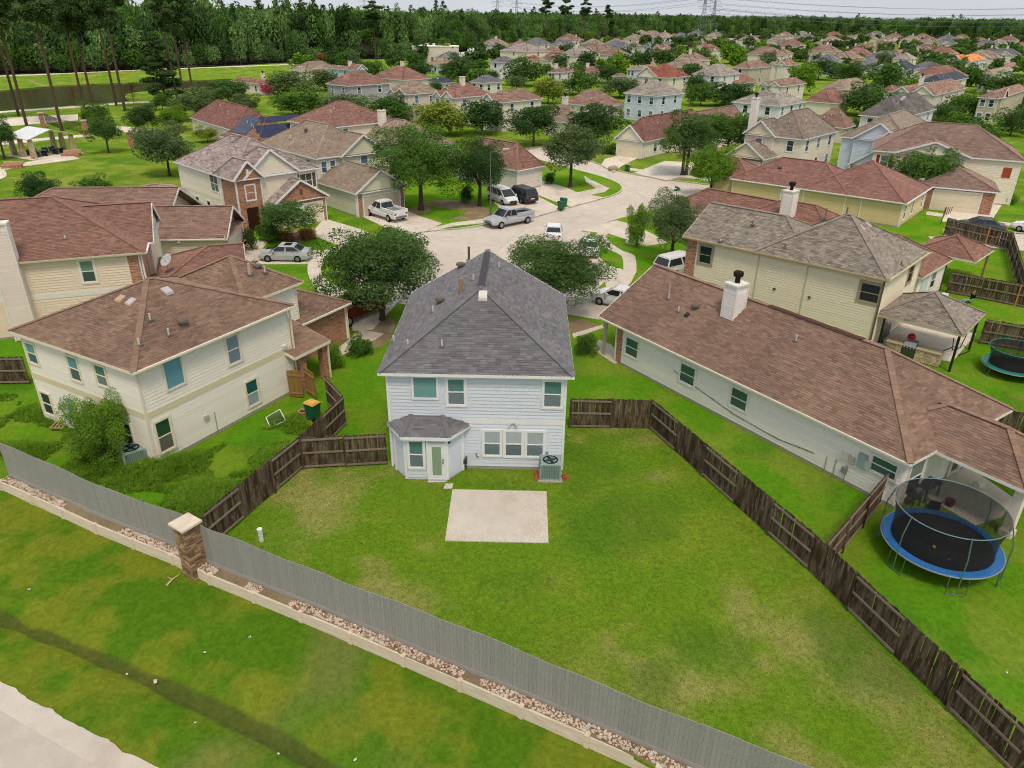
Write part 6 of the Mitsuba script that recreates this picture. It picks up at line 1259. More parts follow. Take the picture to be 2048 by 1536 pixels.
for (x, y), h, r, cb, lb in [((-94.43, 150.28), 30, 3.6, .58, 'thick pine trunk right behind the white pavilion roof'), ((-105.25, 165.74), 31, 3.6, .6, 'slim pine left of the thick pavilion pine'), ((-84.73, 144.94), 30, 3.8, .62, 'pine rising beside the park railing'),
    ((-99.59, 181.33), 31, 3.6, .55, 'third pine along the pond path'), ((-99.12, 184.49), 30, 3.8, .56, 'fourth pine along the pond path'), ((-94.86, 187.08), 31, 3.4, .58, 'slender pine right of the pond path pair'), ((-87.89, 176.61), 32, 3.8, .55, 'tall pine before the pond at the small tree'),
    ((-83.03, 193.96), 26, 2.6, .66, 'thin leaning pine in front of the dark conifer'), ((-90.53, 216.00), 30, 3.8, .52, 'pine just right of the dark conifer'), ((-88.59, 217.67), 30, 3.8, .52, 'rightmost pine at the pond end'), ((-104.28, 154.53), 30, 3.8, .55, 'pine at the far left edge of the photo')]:
    pine(lb, x, y, h, r, cb)
v, f, c, c0 = pine_crown(91, 12000, .10, 'pine', K=60, cone=True)
cx, cy = (-85.85, 193.64); key = thing('conifer', 'dark full skirted conifer standing between the thin pine trunks', 'conifer')
scene[key + '__crown'] = {**mikit.ply((v, f), 'm_leaf', uv=tint(c)), 'to_world': mi.ScalarTransform4f().translate([cx, cy, 1.2]).scale([5.2, 5.2, 14.0])}
MB().tube([(cx, cy, 0), (cx, cy, 14.5)], [.3, .05], 7, BARK).part(key, 'trunk', 'm_matte')
# two bare twiggy saplings at the pond
for (x, y), lb in (((-102.37, 183.09), 'bare twiggy sapling left at the pond edge'), ((-92.83, 191.72), 'reddish bare sapling right at the pond edge')):
    key = thing('bare_sapling', lb, 'sapling'); m = MB(); r_ = np.random.default_rng(int(abs(x))); m.tube([(x, y, 0), (x, y, 4.6)], [.07, .02], 5, S(120, 84, 64, .6))
    for i in range(90):
        z = r_.uniform(1.2, 4.4); a = r_.uniform(0, 6.28); L = (1 - abs(z - 2.6) / 2.6) * 1.9 + .3; m.tube([(x, y, z), (x + math.cos(a) * L * .6, y + math.sin(a) * L * .6, z + .5 * L), (x + math.cos(a) * L, y + math.sin(a) * L, z + .55 * L)], [.022, .016, .006], 3, S(138, 92, 70, .6), caps=False)
    m.build(key, 'm_matte')
def forest(name, label, rows, rng, pals=('forest', 'dark', 'mid', 'forest')):
    """one wood: every tree a trunk and a crown of leaves, all in one mesh"""
    cr = {(p, l): [crown(200 + 7 * s + l, n, lf, p, K=k, rb=(.26, .46))[:3] for s in range(3)] for p in set(pals) for l, n, lf, k in ((0, 900, .12, 26), (1, 330, .19, 16))}
    pc = [pine_crown(300 + s, 420, .26, 'pine')[:3] for s in range(3)]
    V, F, C, n = [], [], [], 0; tm = MB()
    for x, y, h, r, lod, kind in rows:
        p = pals[rng.integers(len(pals))]; a = rng.uniform(0, 6.28)
        if kind == 'pine':
            v, f, c = pc[rng.integers(3)]; z0 = h * .66; M = rot2(a) * np.array([[r * .8], [r * .8], [h - z0]]); v = v @ M.T + [x, y, z0]
        else:
            v, f, c = cr[(p, lod)][rng.integers(3)]; rz = h * (.5 if kind == 'full' else .36); M = rot2(a) * np.array([[r], [r * rng.uniform(.85, 1.15)], [rz]]); v = v @ M.T + [x, y, h - rz]
        V.append(v); F.append(f + n); C.append(np.clip(c * rng.uniform(.75, 1.3), 0, 1)); n += len(v)
        if lod == 0: tm.tube([(x, y, -.3), (x + rng.normal(0, .4), y, h * .75)], [.26, .12], 5, S(110, 100, 92, .6), caps=False)
    if tm.n: V.append(np.vstack(tm.v)); F.append(np.vstack(tm.f) + n); C.append(np.vstack(tm.c))
    put(name, (np.vstack(V), np.vstack(F)), 'm_leaf', np.vstack(C)); labels[name] = {'label': label, 'category': 'forest', 'kind': 'stuff'}
rng = np.random.default_rng(21)
edge = LineString([(-420, 150), (-185.85, 257.62), (-174.42, 270.38), (-158.60, 284.96), (-140.45, 304.04), (-109.97, 340.87), (-100.05, 357.24), (-79.19, 385.77), (-51.15, 410.18), (-30.68, 488.59), (-15.30, 528.66), (11.03, 649.38), (85.46, 835.75), (218.65, 976.81), (324.63, 1051.07), (488.00, 1102.72), (503.70, 953.05), (532.82, 860.19), (597.33, 771.55)])
rows = []; Le = edge.length
def edge_pt(t, off):
    p = np.array(edge.interpolate(t).coords[0]); q = np.array(edge.interpolate(min(t + 4, Le)).coords[0]); d = unit(q - p) if t < Le - 5 else unit(p - np.array(edge.interpolate(t - 4).coords[0])); nn = np.array([-d[1], d[0]]); return p + nn * off
for k, off in enumerate((3, 9, 15, 23, 32, 43, 56, 72, 92, 118, 150, 190)):
    t = rng.uniform(0, 5)
    while t < Le:
        x, y = edge_pt(t, off + rng.uniform(-3, 3)); dist = math.hypot(x, y); near = dist < 420
        hmax = 27 if near else 22
        if k == 0: h, r, kind, lod = rng.uniform(5, 15), rng.uniform(2.6, 4.6), 'full', 0
        elif k < 3: h, r, kind, lod = rng.uniform(13, hmax), rng.uniform(3.4, 5.6), 'full' if rng.random() < .6 else 'top', 0
        else: h, r, kind, lod = rng.uniform(16, hmax + 2.5), rng.uniform(3.4, 5.8), 'top', 1
        if k >= 1 and rng.random() < .06: kind, h, r = 'pine', h + rng.uniform(1, 4), 4.2
        rows.append((x, y, h, r, lod, kind)); t += rng.uniform(4.2, 7.2) * (1.0 if k < 3 else 1.35) * (1 if dist < 700 else 1.25)
forest('forest', 'dense dark green wood along the whole skyline behind the houses and the pond', rows, rng)
rows = []
for i in range(420):
    x, y = rng.uniform(-500, 1700), rng.uniform(1150, 1500); rows.append((x, y, rng.uniform(17, 25), rng.uniform(7, 12), 1, 'top'))
forest('far_forest', 'farthest pale strip of woodland on the right horizon under the wires', rows, rng)
# dark floor of the wood so that no meadow shines between its trunks
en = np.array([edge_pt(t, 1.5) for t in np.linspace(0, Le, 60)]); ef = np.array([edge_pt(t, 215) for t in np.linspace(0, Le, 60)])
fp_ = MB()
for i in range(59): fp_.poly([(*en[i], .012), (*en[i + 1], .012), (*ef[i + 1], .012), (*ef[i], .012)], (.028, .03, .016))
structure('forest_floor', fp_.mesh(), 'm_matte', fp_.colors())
# emergent pines on the skyline
for (x, y), h, lb in (((21.67, 590.83), 33, 'tallest flat topped pine on the centre skyline'), ((36.09, 614.91), 32, 'broad crowned pine just right of the tallest skyline pine'), ((55.21, 664.68), 31, 'open topped pine third along the centre skyline'), ((76.54, 696.46), 28, 'lone small pine right of the skyline group'), ((-67.22, 388.38), 25, 'small round topped pine on the skyline above the dormer house')):
    pine(lb, x, y, h, 5.2, .66, tr=.35)

# ------------------------------------------------------------------ vehicles
def loft(mb, rings, c, cap=True):
    rings = np.asarray(rings, float); n, m = rings.shape[:2]; f = []
    for i in range(n - 1):
        for j in range(m):
            a, b = i * m + j, i * m + (j + 1) % m; f += [(a, b, b + m), (a, b + m, a + m)]
    if cap:
        for base in (0, (n - 1) * m): f += [(base, base + j, base + j + 1) for j in range(1, m - 1)]
    mb.add(rings.reshape(-1, 3), f, c)
def ring(x, zb, zt, w, wt=None):
    wt = w * .88 if wt is None else wt; zm = zb + (zt - zb) * .55
    return [(x, -w * .94, zb), (x, w * .94, zb), (x, w, zb + .14), (x, w, zm), (x, wt, zt), (x, wt * .5, zt + .025), (x, -wt * .5, zt + .025), (x, -wt, zt), (x, -w, zm), (x, -w, zb + .14)]
GLASS_C = (.018, .024, .028)
def car(label, fw, rw, col, kind='sedan', dirt=None):
    """fw, rw: where the front and rear wheels of the side towards the camera stand"""
    fw, rw = np.array(fw), np.array(rw); d = unit(fw - rw); n2 = np.array([-d[1], d[0]]); mid = (fw + rw) / 2
    if np.dot(n2, mid) < 0: n2 = -n2
    W = {'sedan': .90, 'pickup': 1.0, 'suv': .98, 'van': .97}[kind]; c0 = mid + n2 * W * .88; yaw = math.atan2(d[1], d[0]); M = rot2(yaw); o = np.array([*c0, -.12 if dirt == 'road' else .03])
    names = {'sedan': ('parked_car', 'car'), 'pickup': ('pickup_truck', 'pickup truck'), 'suv': ('parked_car', 'car'), 'van': ('minivan', 'car')}[kind]
    key = thing(names[0], label, names[1]); col = np.asarray(col); B, parts = MB(), []
    if kind == 'sedan':
        wb, R, L0, L1 = 1.36, .32, -2.32, 2.33; st = [(L0, .42, .72, .74), (L0 + .07, .28, .92, .84), (-1.6, .20, 1.0, .90), (-.6, .18, .98, .90), (.8, .18, .96, .90), (1.5, .20, .90, .88), (2.1, .26, .76, .80), (L1, .38, .60, .68)]
        cab = [(-1.75, .97, -1.0, 1.40), (1.22, .94, .35, 1.41)]; H = 1.42
    elif kind == 'pickup':
        wb, R, L0, L1 = 1.85, .40, -2.9, 2.9; st = [(L0, .55, .98, .90), (L0 + .05, .42, 1.08, .96), (-.35, .38, 1.10, 1.0), (1.3, .38, 1.12, 1.0), (2.2, .40, 1.08, .98), (2.75, .45, 1.0, .93), (L1, .5, .85, .86)]
        cab = [(-.45, 1.1, -.25, 1.84), (1.55, 1.12, .75, 1.86)]; H = 1.9
    elif kind == 'suv':
        wb, R, L0, L1 = 1.48, .38, -2.5, 2.45; st = [(L0, .48, .95, .86), (L0 + .08, .36, 1.08, .95), (-1.0, .32, 1.08, .98), (1.2, .32, 1.08, .98), (2.0, .35, 1.02, .93), (L1, .45, .8, .82)]
        cab = [(-2.45, 1.08, -2.1, 1.76), (1.35, 1.06, .6, 1.78)]; H = 1.8
    else:
        wb, R, L0, L1 = 1.52, .34, -2.5, 2.55; st = [(L0, .40, .9, .86), (L0 + .08, .28, 1.02, .95), (-1.0, .22, 1.02, .97), (1.3, .22, 1.0, .96), (2.1, .25, .88, .90), (L1, .38, .66, .74)]
        cab = [(-2.42, 1.02, -2.1, 1.70), (1.85, .93, .65, 1.72)]; H = 1.75
    loft(B, [ring(x, a, b, w) for x, a, b, w in st], col)
    if kind == 'pickup':                                                       # the open bed: dark floor between raised walls
        B2 = MB(); B2.box(-2.75, -.5, -.80, .80, 1.10, 1.135, S(150, 152, 154, .6) if dirt != 'road' else (.025, .025, .027)); parts.append(('bed_liner', B2, 'm_matte'))
        for y0, y1 in ((-1.0, -.82), (.82, 1.0)): B.box(-2.85, -.45, y0 * .98, y1 * .98, 1.0, 1.34, col)
        B.box(-2.9, -2.78, -.97, .97, .9, 1.34, col)
    def cabring(x, z, w): return [(x, -w, z), (x, w, z)]
    (xa, za, xb, zb), (xc, zc, xd, zd) = cab; wl, wu = W * .93, W * .74
    P = {'rl': (xa, -wl, za), 'rr': (xa, wl, za), 'fl': (xc, -wl, zc), 'fr': (xc, wl, zc), 'Rl': (xb, -wu, zb), 'Rr': (xb, wu, zb), 'Fl': (xd, -wu, zd), 'Fr': (xd, wu, zd)}
    def quad(a, b, c_, d_, nm, k=.0):
        q = np.array([P[i] for i in (a, b, c_, d_)]); cn = q.mean(0); q = cn + (q - cn) * (1 - k); nrm = unit(np.cross(q[1] - q[0], q[2] - q[0]));
        if np.dot(nrm, cn - np.array([(xa + xc) / 2, 0, 1.1])) < 0: nrm = -nrm
        return q, nrm
    C = MB(); C.add([P[i] for i in ('rl', 'fl', 'fr', 'rr', 'Rl', 'Fl', 'Fr', 'Rr')], BOXF, col); C.add(np.array([P[i] for i in ('Rl', 'Fl', 'Fr', 'Rr')]) * [1, .96, 1] + [0, 0, .05], [(0, 1, 2), (0, 2, 3)], col)
    rr = np.array([P[i] for i in ('Rl', 'Fl', 'Fr', 'Rr')]); C.add(np.vstack([rr, rr * [1, .93, 1] + [0, 0, .05]]), BOXF, col); parts.append(('cabin', C, 'm_car'))
    for nm, ids, splits in (('windshield', ('fl', 'fr', 'Fr', 'Fl'), 1), ('rear_window', ('rl', 'rr', 'Rr', 'Rl'), 1), ('side_window', ('rl', 'fl', 'Fl', 'Rl'), 2 if kind != 'van' else 3), ('side_window', ('rr', 'fr', 'Fr', 'Rr'), 2 if kind != 'van' else 3)):
        q, nrm = quad(*ids, nm)
        for s_ in range(splits):
            t0, t1 = (s_ + .05) / splits, (s_ + .95) / splits; a, b = q[0] + (q[1] - q[0]) * t0, q[0] + (q[1] - q[0]) * t1; c_, d_ = q[3] + (q[2] - q[3]) * t1, q[3] + (q[2] - q[3]) * t0
            a2, b2, c2, d2 = (a + (d_ - a) * .08, b + (c_ - b) * .08, a + (d_ - a) * .9, b + (c_ - b) * .9); g = MB(); off = nrm * .012
            g.add([a2 + off, b2 + off, d2 + off, c2 + off], [(0, 1, 2), (0, 2, 3)], GLASS_C); parts.append((nm, g, 'm_glass'))
    for sx in (wb, -wb):
        for sy in (-1, 1):
            t = MB(); y0 = sy * (W - .20); y1 = sy * (W + .015); t.tube([(sx, y0, R), (sx, y1, R)], R, 18, (.012, .012, .013)); parts.append(('wheel', t, 'm_matte'))
            r = MB(); r.tube([(sx, y1 - sy * .02, R), (sx, y1 + sy * .012, R)], R * .62, 14, S(168, 170, 174, .7)); 
            for q in range(5):
                a = q * 1.2566; r.bar((sx, y1 + sy * .014, R), (sx + math.cos(a) * R * .58, y1 + sy * .014, R + math.sin(a) * R * .58), .05, .02, S(205, 206, 210, .8), up=(0, sy, 0))
            parts.append(('wheel__rim', r, 'm_metal'))
    fx, rx = st[-2], st[1]
    for sy in (-1, 1):
        g = MB(); g.box(fx[0] - .05, fx[0] + .16, sy * fx[3] * .72 - .16, sy * fx[3] * .72 + .16, fx[2] - .17, fx[2] - .02, S(225, 228, 232, .85)); parts.append(('headlight', g, 'm_gloss'))
        g = MB(); g.box(L0 - .015, L0 + .12, sy * st[0][3] * .82 - .13, sy * st[0][3] * .82 + .13, rx[2] - .24, rx[2] - .06, (.42, .012, .012)); parts.append(('taillight', g, 'm_gloss'))
        g = MB(); g.box(xc - .55, xc - .38, sy * (W + .09) - .09, sy * (W + .09) + .09, zc + .02, zc + .18, col); parts.append(('mirror', g, 'm_car'))
    g = MB(); g.box(L1 - .06, L1 + .03, -.55, .55, st[-1][1] + .02, st[-1][1] + .16, (.02, .02, .022)); g.box(L1 - .02, L1 + .02, -.45, .45, st[-1][2] - .12, st[-1][2] - .03, (.02, .02, .022)); parts.append(('grille', g, 'm_gloss'))
    g = MB(); g.box(L0 - .05, L0 + .06, -.72, .72, st[0][1] - .06, st[0][1] + .14, S(120, 122, 126, .7) if kind == 'pickup' else col * .9); parts.append(('rear_bumper', g, 'm_car')); g = MB(); g.box(L0 - .03, L0 - .005, -.26, .26, st[0][1] + .16, st[0][1] + .3, S(220, 222, 224, .8)); parts.append(('number_plate', g, 'm_paint'))
    if dirt == 'patched':
        g = MB(); g.box(1.15, 1.75, -.66, -.1, .925, .95, (.02, .022, .025)); g.box(.75, 1.15, -.905, -.6, .55, .93, (.03, .034, .04)); parts.append(('primer_patch', g, 'm_matte')); g = MB(); g.box(-.75, -.1, -.45, .45, 1.43, 1.47, (.015, .015, .017)); parts.append(('sunroof', g, 'm_glass'))
    if dirt == 'tonneau': g = MB(); g.box(-2.5, -.6, -.82, .82, 1.3, 1.36, (.02, .02, .022)); parts.append(('bed_cover', g, 'm_matte'))
    B.xf(M, o).part(key, 'body', 'm_car', smooth=False); last = None
    for nm, m, bs in parts:
        m.xf(M, o)
        if nm == 'wheel__rim': m.build(last + '__rim', bs)
        else: last = m.part(key, nm, bs)
    return key
SILV, WHT, REDC, DKB = S(196, 200, 206, .75), S(236, 238, 242, .84), S(110, 14, 18, .8), S(44, 54, 64, .7)
car('silver sedan with dark primer patches on its front wing, on the driveway', (-22.40, 65.50), (-19.61, 65.46), SILV, 'sedan', 'patched')
car('white pickup truck nosed up to the beige garage', (-16.40, 83.27), (-13.47, 80.27), WHT, 'pickup')
car('silver crew cab pickup truck parked at the kerb under the street lamp', (-1.33, 78.72), (1.38, 80.99), SILV, 'pickup', 'road')
car('white minivan facing the street beside the dark SUV', (-1.21, 88.69), (-3.10, 91.78), WHT, 'van')
car('dark blue grey SUV parked with its tail to the street', (-0.90, 92.45), (1.06, 89.59), DKB, 'suv')
car('white sedan at the kerb, the farther of the two nose to tail', (5.04, 77.58), (4.74, 72.97), WHT, 'sedan', 'road')
car('white sedan at the kerb, the nearer of two, with a red tail light showing', (6.63, 72.69), (6.40, 67.92), WHT, 'sedan', 'road')
car('white sedan poking out from behind the front of the long pale house', (7.21, 55.11), (8.78, 54.17), S(226, 228, 234, .84), 'sedan')
car('dark red pickup truck in the shade under the broad oak', (-10.35, 52.78), (-11.64, 50.60), REDC, 'pickup')
car('white car with dark glass roof, half hidden behind the long brown roof', (16.29, 63.78), (14.22, 62.30), WHT, 'suv')
car('white sedan cut by the right edge of the photo', (54.77, 79.47), (56.31, 77.73), WHT, 'sedan')
car('dark car showing only its roofline behind the fence with new posts', (49.01, 79.41), (51.02, 78.48), S(60, 70, 78, .7), 'sedan')
car('small dark car on the driveway beside the far brown garage', (69.75, 188.83), (72.24, 189.08), DKB, 'sedan')

# ------------------------------------------------------------------ bins, air conditioners, trampolines and the rest
def bin_(label, x, y, yaw=0., lid=None, h=1.05):
    key = thing('wheelie_bin', label, 'bin'); G = S(20, 104, 78, .75); lid = G if lid is None else lid; a = math.radians(yaw); M = rot2(a); m = MB(); r0, r1 = .25, .31
    P = [(-r0, -r0, .08), (r0, -r0, .08), (r0, r0, .08), (-r0, r0, .08), (-r1, -r1 * 1.1, h * .88), (r1, -r1 * 1.1, h * .88), (r1, r1 * 1.1, h * .88), (-r1, r1 * 1.1, h * .88)]
    m.box8(P, G); m.box(-r1 - .02, r1 + .02, -r1 * 1.1 - .02, r1 * 1.1 + .02, h * .82, h * .88, G * .8); m.xf(M, (x, y, 0)).part(key, 'body', 'm_gloss')
    l = MB(); l.box8([(-r1 - .03, -r1 * 1.15, h * .885), (r1 + .05, -r1 * 1.15, h * .885), (r1 + .05, r1 * 1.15, h * .885), (-r1 - .03, r1 * 1.15, h * .885), (-r1 * .9, -r1, h), (r1 * .8, -r1, h * .96), (r1 * .8, r1, h * .96), (-r1 * .9, r1, h)], lid); l.xf(M, (x, y, 0)).part(key, 'lid', 'm_gloss')
    for sy in (-1, 1): w = MB(); w.tube([(-.24, sy * .2, .12), (-.24, sy * .27, .12)], .12, 10, (.02, .02, .02)); w.xf(M, (x, y, 0)).part(key, 'wheel', 'm_matte')
    b = MB(); b.tube([(-r1 - .06, -.24, h * .9), (-r1 - .06, .24, h * .9)], .02, 6, G * .7); b.xf(M, (x, y, 0)).part(key, 'handle', 'm_gloss')
bin_('green wheelie bin with a yellow lid inside the weedy yard fence', *(-11.11, 36.42), 60, S(238, 190, 80, .82), 1.15)
bin_('green wheelie bin in front of the person, by the brown roofed garage', *(-24.77, 64.95), 10); bin_('green wheelie bin next to the white pickup', *(-17.25, 83.93), 40); bin_('green wheelie bin at the kerb by the silver pickup driveway', *(5.50, 87.02), 40); bin_('second green bin just behind the kerbside one', *(5.89, 88.80), 40)
bin_('green wheelie bin with yellow lid on the grass across the junction', *(16.62, 111.88), 60, S(210, 190, 80, .8)); bin_('green wheelie bin by the far brown garage door', *(74.14, 191.31), 30)
def ac(label, x, y, yaw, w=.85, h=.85, c=S(150, 178, 172, .8), pad=True):
    key = thing('air_conditioner', label, 'air conditioner'); M = rot2(math.radians(yaw)); o = (x, y, 0); m = MB(); m.box(-w / 2 + .03, w / 2 - .03, -w / 2 + .03, w / 2 - .03, .08, h - .05, c * .6); m.xf(M, o).part(key, 'core', 'm_paint')
    f = MB()
    for sx in (-1, 1):
        for sy in (-1, 1): f.box(sx * w / 2 - .04, sx * w / 2 + .04, sy * w / 2 - .04, sy * w / 2 + .04, .06, h, c)
    f.box(-w / 2, w / 2, -w / 2, w / 2, h - .07, h, c); f.box(-w / 2, w / 2, -w / 2, w / 2, .06, .14, c); f.xf(M, o).part(key, 'casing', 'm_paint')
    for k in range(4):
        lv = MB(); R = rot2(k * math.pi / 2)
        for i in range(11): u = -w / 2 + .07 + i * (w - .14) / 10; lv.box(u - .016, u + .016, -w / 2 - .008, -w / 2 + .02, .14, h - .07, c * .92)
        lv.xf(M @ R, o); lk = lv.part(key, 'louvre_panel', 'm_paint'); stuff_part(lk)
    g = MB(); g.lathe([(w * .40, h + .001), (w * .40, h + .02), (w * .34, h + .02), (w * .34, h - .05), (0, h - .05)], 24, (0, 0, 0), (.02, .025, .03)); g.xf(M, o).part(key, 'fan_grille', 'm_metal')
    b = MB()
    for i in range(4): a = i * 1.57 + .4; b.bar((0, 0, h + .012), (math.cos(a) * w * .33, math.sin(a) * w * .33, h + .012), .12, .012, S(90, 100, 104, .6))
    for i in range(3): rr = w * (.12 + .1 * i); b.lathe([(rr - .008, h + .026), (rr + .008, h + .026), (rr + .008, h + .034), (rr - .008, h + .034), (rr - .008, h + .026)], 20, (0, 0, 0), (.05, .055, .06))
    b.xf(M, o).part(key, 'fan', 'm_metal')
    if pad: p = MB(); p.box(-w / 2 - .12, w / 2 + .12, -w / 2 - .12, w / 2 + .12, -.02, .07, S(190, 182, 170, .8)); p.xf(M, o).part(key, 'pad', 'm_matte')
    return key
ac('grey green air conditioner at the back wall of the blue house', 1.93, 30.95, -1, .95, .95)
ac('grey green air conditioner deep in weeds by the cream house', -19.05, 31.75, 40, 1.0, .85); ac('pale green air conditioner beside the dark fence far right', 37.9, 60.6, 45, .95, .85)
def bricks(label, pts, x0, y0):
    key = thing('brick_stack', label, 'bricks')
    for i, (dx, dy, z, a) in enumerate(pts): m = MB(); m.obox(x0 + dx, y0 + dy, z, z + .09, .2, .1, a, jit(S(190, 100, 75, .75), .15)); m.part(key, 'brick', 'm_matte')
bricks('red bricks beside the right foot of the blue house air conditioner', [(0, 0, .01, .1), (.11, .05, .01, 1.4), (.02, .01, .1, .3), (-.1, .18, .01, 1.6), (.12, .22, .01, 0), (.02, .2, .1, .7)], 2.62, 30.62); bricks('line of red bricks at the left foot of the blue house air conditioner', [(0, i * .12, .01, 0) for i in range(7)], 1.28, 30.55)
m = MB(); px_, py_ = (-10.74, 25.63); m.tube([(px_, py_, -.05), (px_, py_, .62)], .1, 16, WHITE); m.tube([(px_, py_, .56), (px_, py_, .66)], .115, 16, WHITE); k = thing('drain_pipe', 'short white capped pipe standing in the lawn near the stone pillar', 'pipe'); m.build(k, 'm_gloss')
def trampoline(label, x, y, r, zt, ht, rim, pole, phase, np_=6):
    key = thing('trampoline', label, 'trampoline'); o = (x, y, 0); A = np.linspace(0, 2 * np.pi, 49)
    m = MB(); m.lathe([(0, zt - .03), (r - .32, zt - .03), (r - .32, zt - .045), (0, zt - .045)], 48, o, (.014, .014, .016)); m.part(key, 'mat', 'm_matte')
    m = MB(); m.lathe([(r - .36, zt), (r - .34, zt + .03), (r - .02, zt + .035), (r, zt), (r - .02, zt - .06), (r - .34, zt - .01), (r - .36, zt)], 48, o, rim); m.part(key, 'safety_pad', 'm_gloss')
    m = MB(); m.tube([(x + math.cos(a) * (r + .02), y + math.sin(a) * (r + .02), zt - .03) for a in A], .035, 8, S(190, 200, 206, .7), caps=False); m.part(key, 'frame', 'm_metal')
    for i in range(np_):
        a = phase + i * 2 * math.pi / np_; ca, sa = math.cos(a), math.sin(a); da = .16
        m = MB(); m.tube([(x + math.cos(a - da) * r, y + math.sin(a - da) * r, zt - .05), (x + math.cos(a - da) * (r + .06), y + math.sin(a - da) * (r + .06), .04), (x + math.cos(a + da) * (r + .06), y + math.sin(a + da) * (r + .06), .04), (x + math.cos(a + da) * r, y + math.sin(a + da) * r, zt - .05)], .024, 6, S(150, 175, 180, .7)); m.part(key, 'leg', 'm_metal')
        m = MB(); rp = r + .07; m.tube([(x + ca * rp, y + sa * rp, .15), (x + ca * rp, y + sa * rp, zt + .9), (x + ca * (rp - .22), y + sa * (rp - .22), ht + .06)], .026, 7, pole); m.part(key, 'pole', 'm_metal')
    rt = r - .16; m = MB(); m.tube([(x + math.cos(a) * rt, y + math.sin(a) * rt, ht) for a in A], .022, 6, pole, caps=False); m.part(key, 'top_ring', 'm_metal')
    v = []; f = []
    for i, a in enumerate(A[:-1]): ca, sa = math.cos(a), math.sin(a); sag = .05 * math.sin(a * np_) ; v += [(x + ca * (r - .37), y + sa * (r - .37), zt), (x + ca * (r - .36), y + sa * (r - .36), (zt + ht) / 2), (x + ca * rt, y + sa * rt, ht)]
    n = len(A) - 1
    for i in range(n):
        j = (i + 1) % n
        for q in (0, 1): f += [(3 * i + q, 3 * j + q, 3 * j + q + 1), (3 * i + q, 3 * j + q + 1, 3 * i + q + 1)]
    put(key + '__net', (np.array(v), np.array(f)), 'm_net'); return key
trampoline('large round trampoline with blue rim pad and dark safety net', 18.1, 25.05, 2.30, .9, 2.62, S(38, 112, 180, .8), S(150, 182, 188, .75), .35)
trampoline('smaller teal rimmed trampoline behind the long house at the right edge', 32.3, 43.6, 1.75, .6, 1.75, S(20, 130, 120, .8), S(40, 170, 170, .75), .1, 4)
for (dx, dy), c, lb in (((-.55, -.45), S(235, 190, 110, .8), 'small pale ball left on the trampoline mat'), ((-.35, -1.25), S(190, 40, 50, .8), 'small red toy near the front rim of the trampoline')):
    m = MB(); s_ = trimesh.creation.icosphere(subdivisions=2, radius=.07); m.add(s_.vertices + [18.1 + dx, 25.05 + dy, .94], s_.faces, c); m.build(thing('toy_ball', lb, 'ball'), 'm_gloss', True)
# left weedy yard
px_, py_ = (-11.70, 36.53); m = MB(); m.lathe([(.0, .02), (.17, .02), (.23, .4), (.27, .42), (.27, .47), (.22, .47), (.2, .38), (0, .38)], 18, (px_, py_, 0), S(196, 160, 120, .75)); key = thing('flower_pot', 'round terracotta coloured pot of soil beside the yellow lidded bin', 'pot'); m.part(key, 'body', 'm_matte'); m = MB(); m.lathe([(0, .40), (.2, .40), (.2, .395)], 16, (px_, py_, 0), S(120, 60, 45, .6)); m.part(key, 'soil', 'm_matte')
key = thing('window_screen', 'loose white framed window screen lying tilted on the grass', 'window screen'); p = [np.array([*(-13.67, 36.08), .25]), np.array([*(-12.98, 36.49), .55]), np.array([*(-12.51, 35.82), .22]), np.array([*(-13.24, 35.36), .02])]
m = MB()
for a, b in zip(p, p[1:] + p[:1]): m.bar(a, b, .05, .03, S(226, 230, 226, .85))
m.part(key, 'frame', 'm_paint'); m = MB(); m.poly(p, S(110, 130, 120, .6)); m.part(key, 'mesh', 'm_chain')
key = thing('wooden_step', 'small wooden step ladder lying by the sliding door of the cream house', 'ladder'); x, y = (-24.56, 34.98); m = MB()
for i in range(4): m.bar((x - .3 + .2 * i, y - .3, .25), (x - .3 + .2 * i, y + .25, .3), .07, .04, S(190, 165, 125, .75))
m.bar((x - .4, y - .3, .22), (x + .4, y - .3, .22), .05, .08, S(180, 155, 115, .75)); m.bar((x - .4, y + .25, .27), (x + .4, y + .25, .27), .05, .08, S(180, 155, 115, .75)); m.build(key, 'm_rail')
def scrap(lb, x, y, z, s, c=S(236, 238, 240, .88), n=0):
    r = np.random.default_rng(int(abs(x * 91 + y * 57))); g = np.array([(i, j) for i in range(4) for j in range(4)], float) / 3 - .5; v = np.c_[g * s * [1, .7], r.uniform(0, .35 * s, 16)] @ rot2(r.uniform(0, 6)).T + [x, y, z + .03]
    f = [(i * 4 + j, i * 4 + j + 4, i * 4 + j + 5) for i in range(3) for j in range(3)] + [(i * 4 + j, i * 4 + j + 5, i * 4 + j + 1) for i in range(3) for j in range(3)]
    put(thing('litter', lb, 'litter'), (v, np.array(f)), 'm_paint', c)
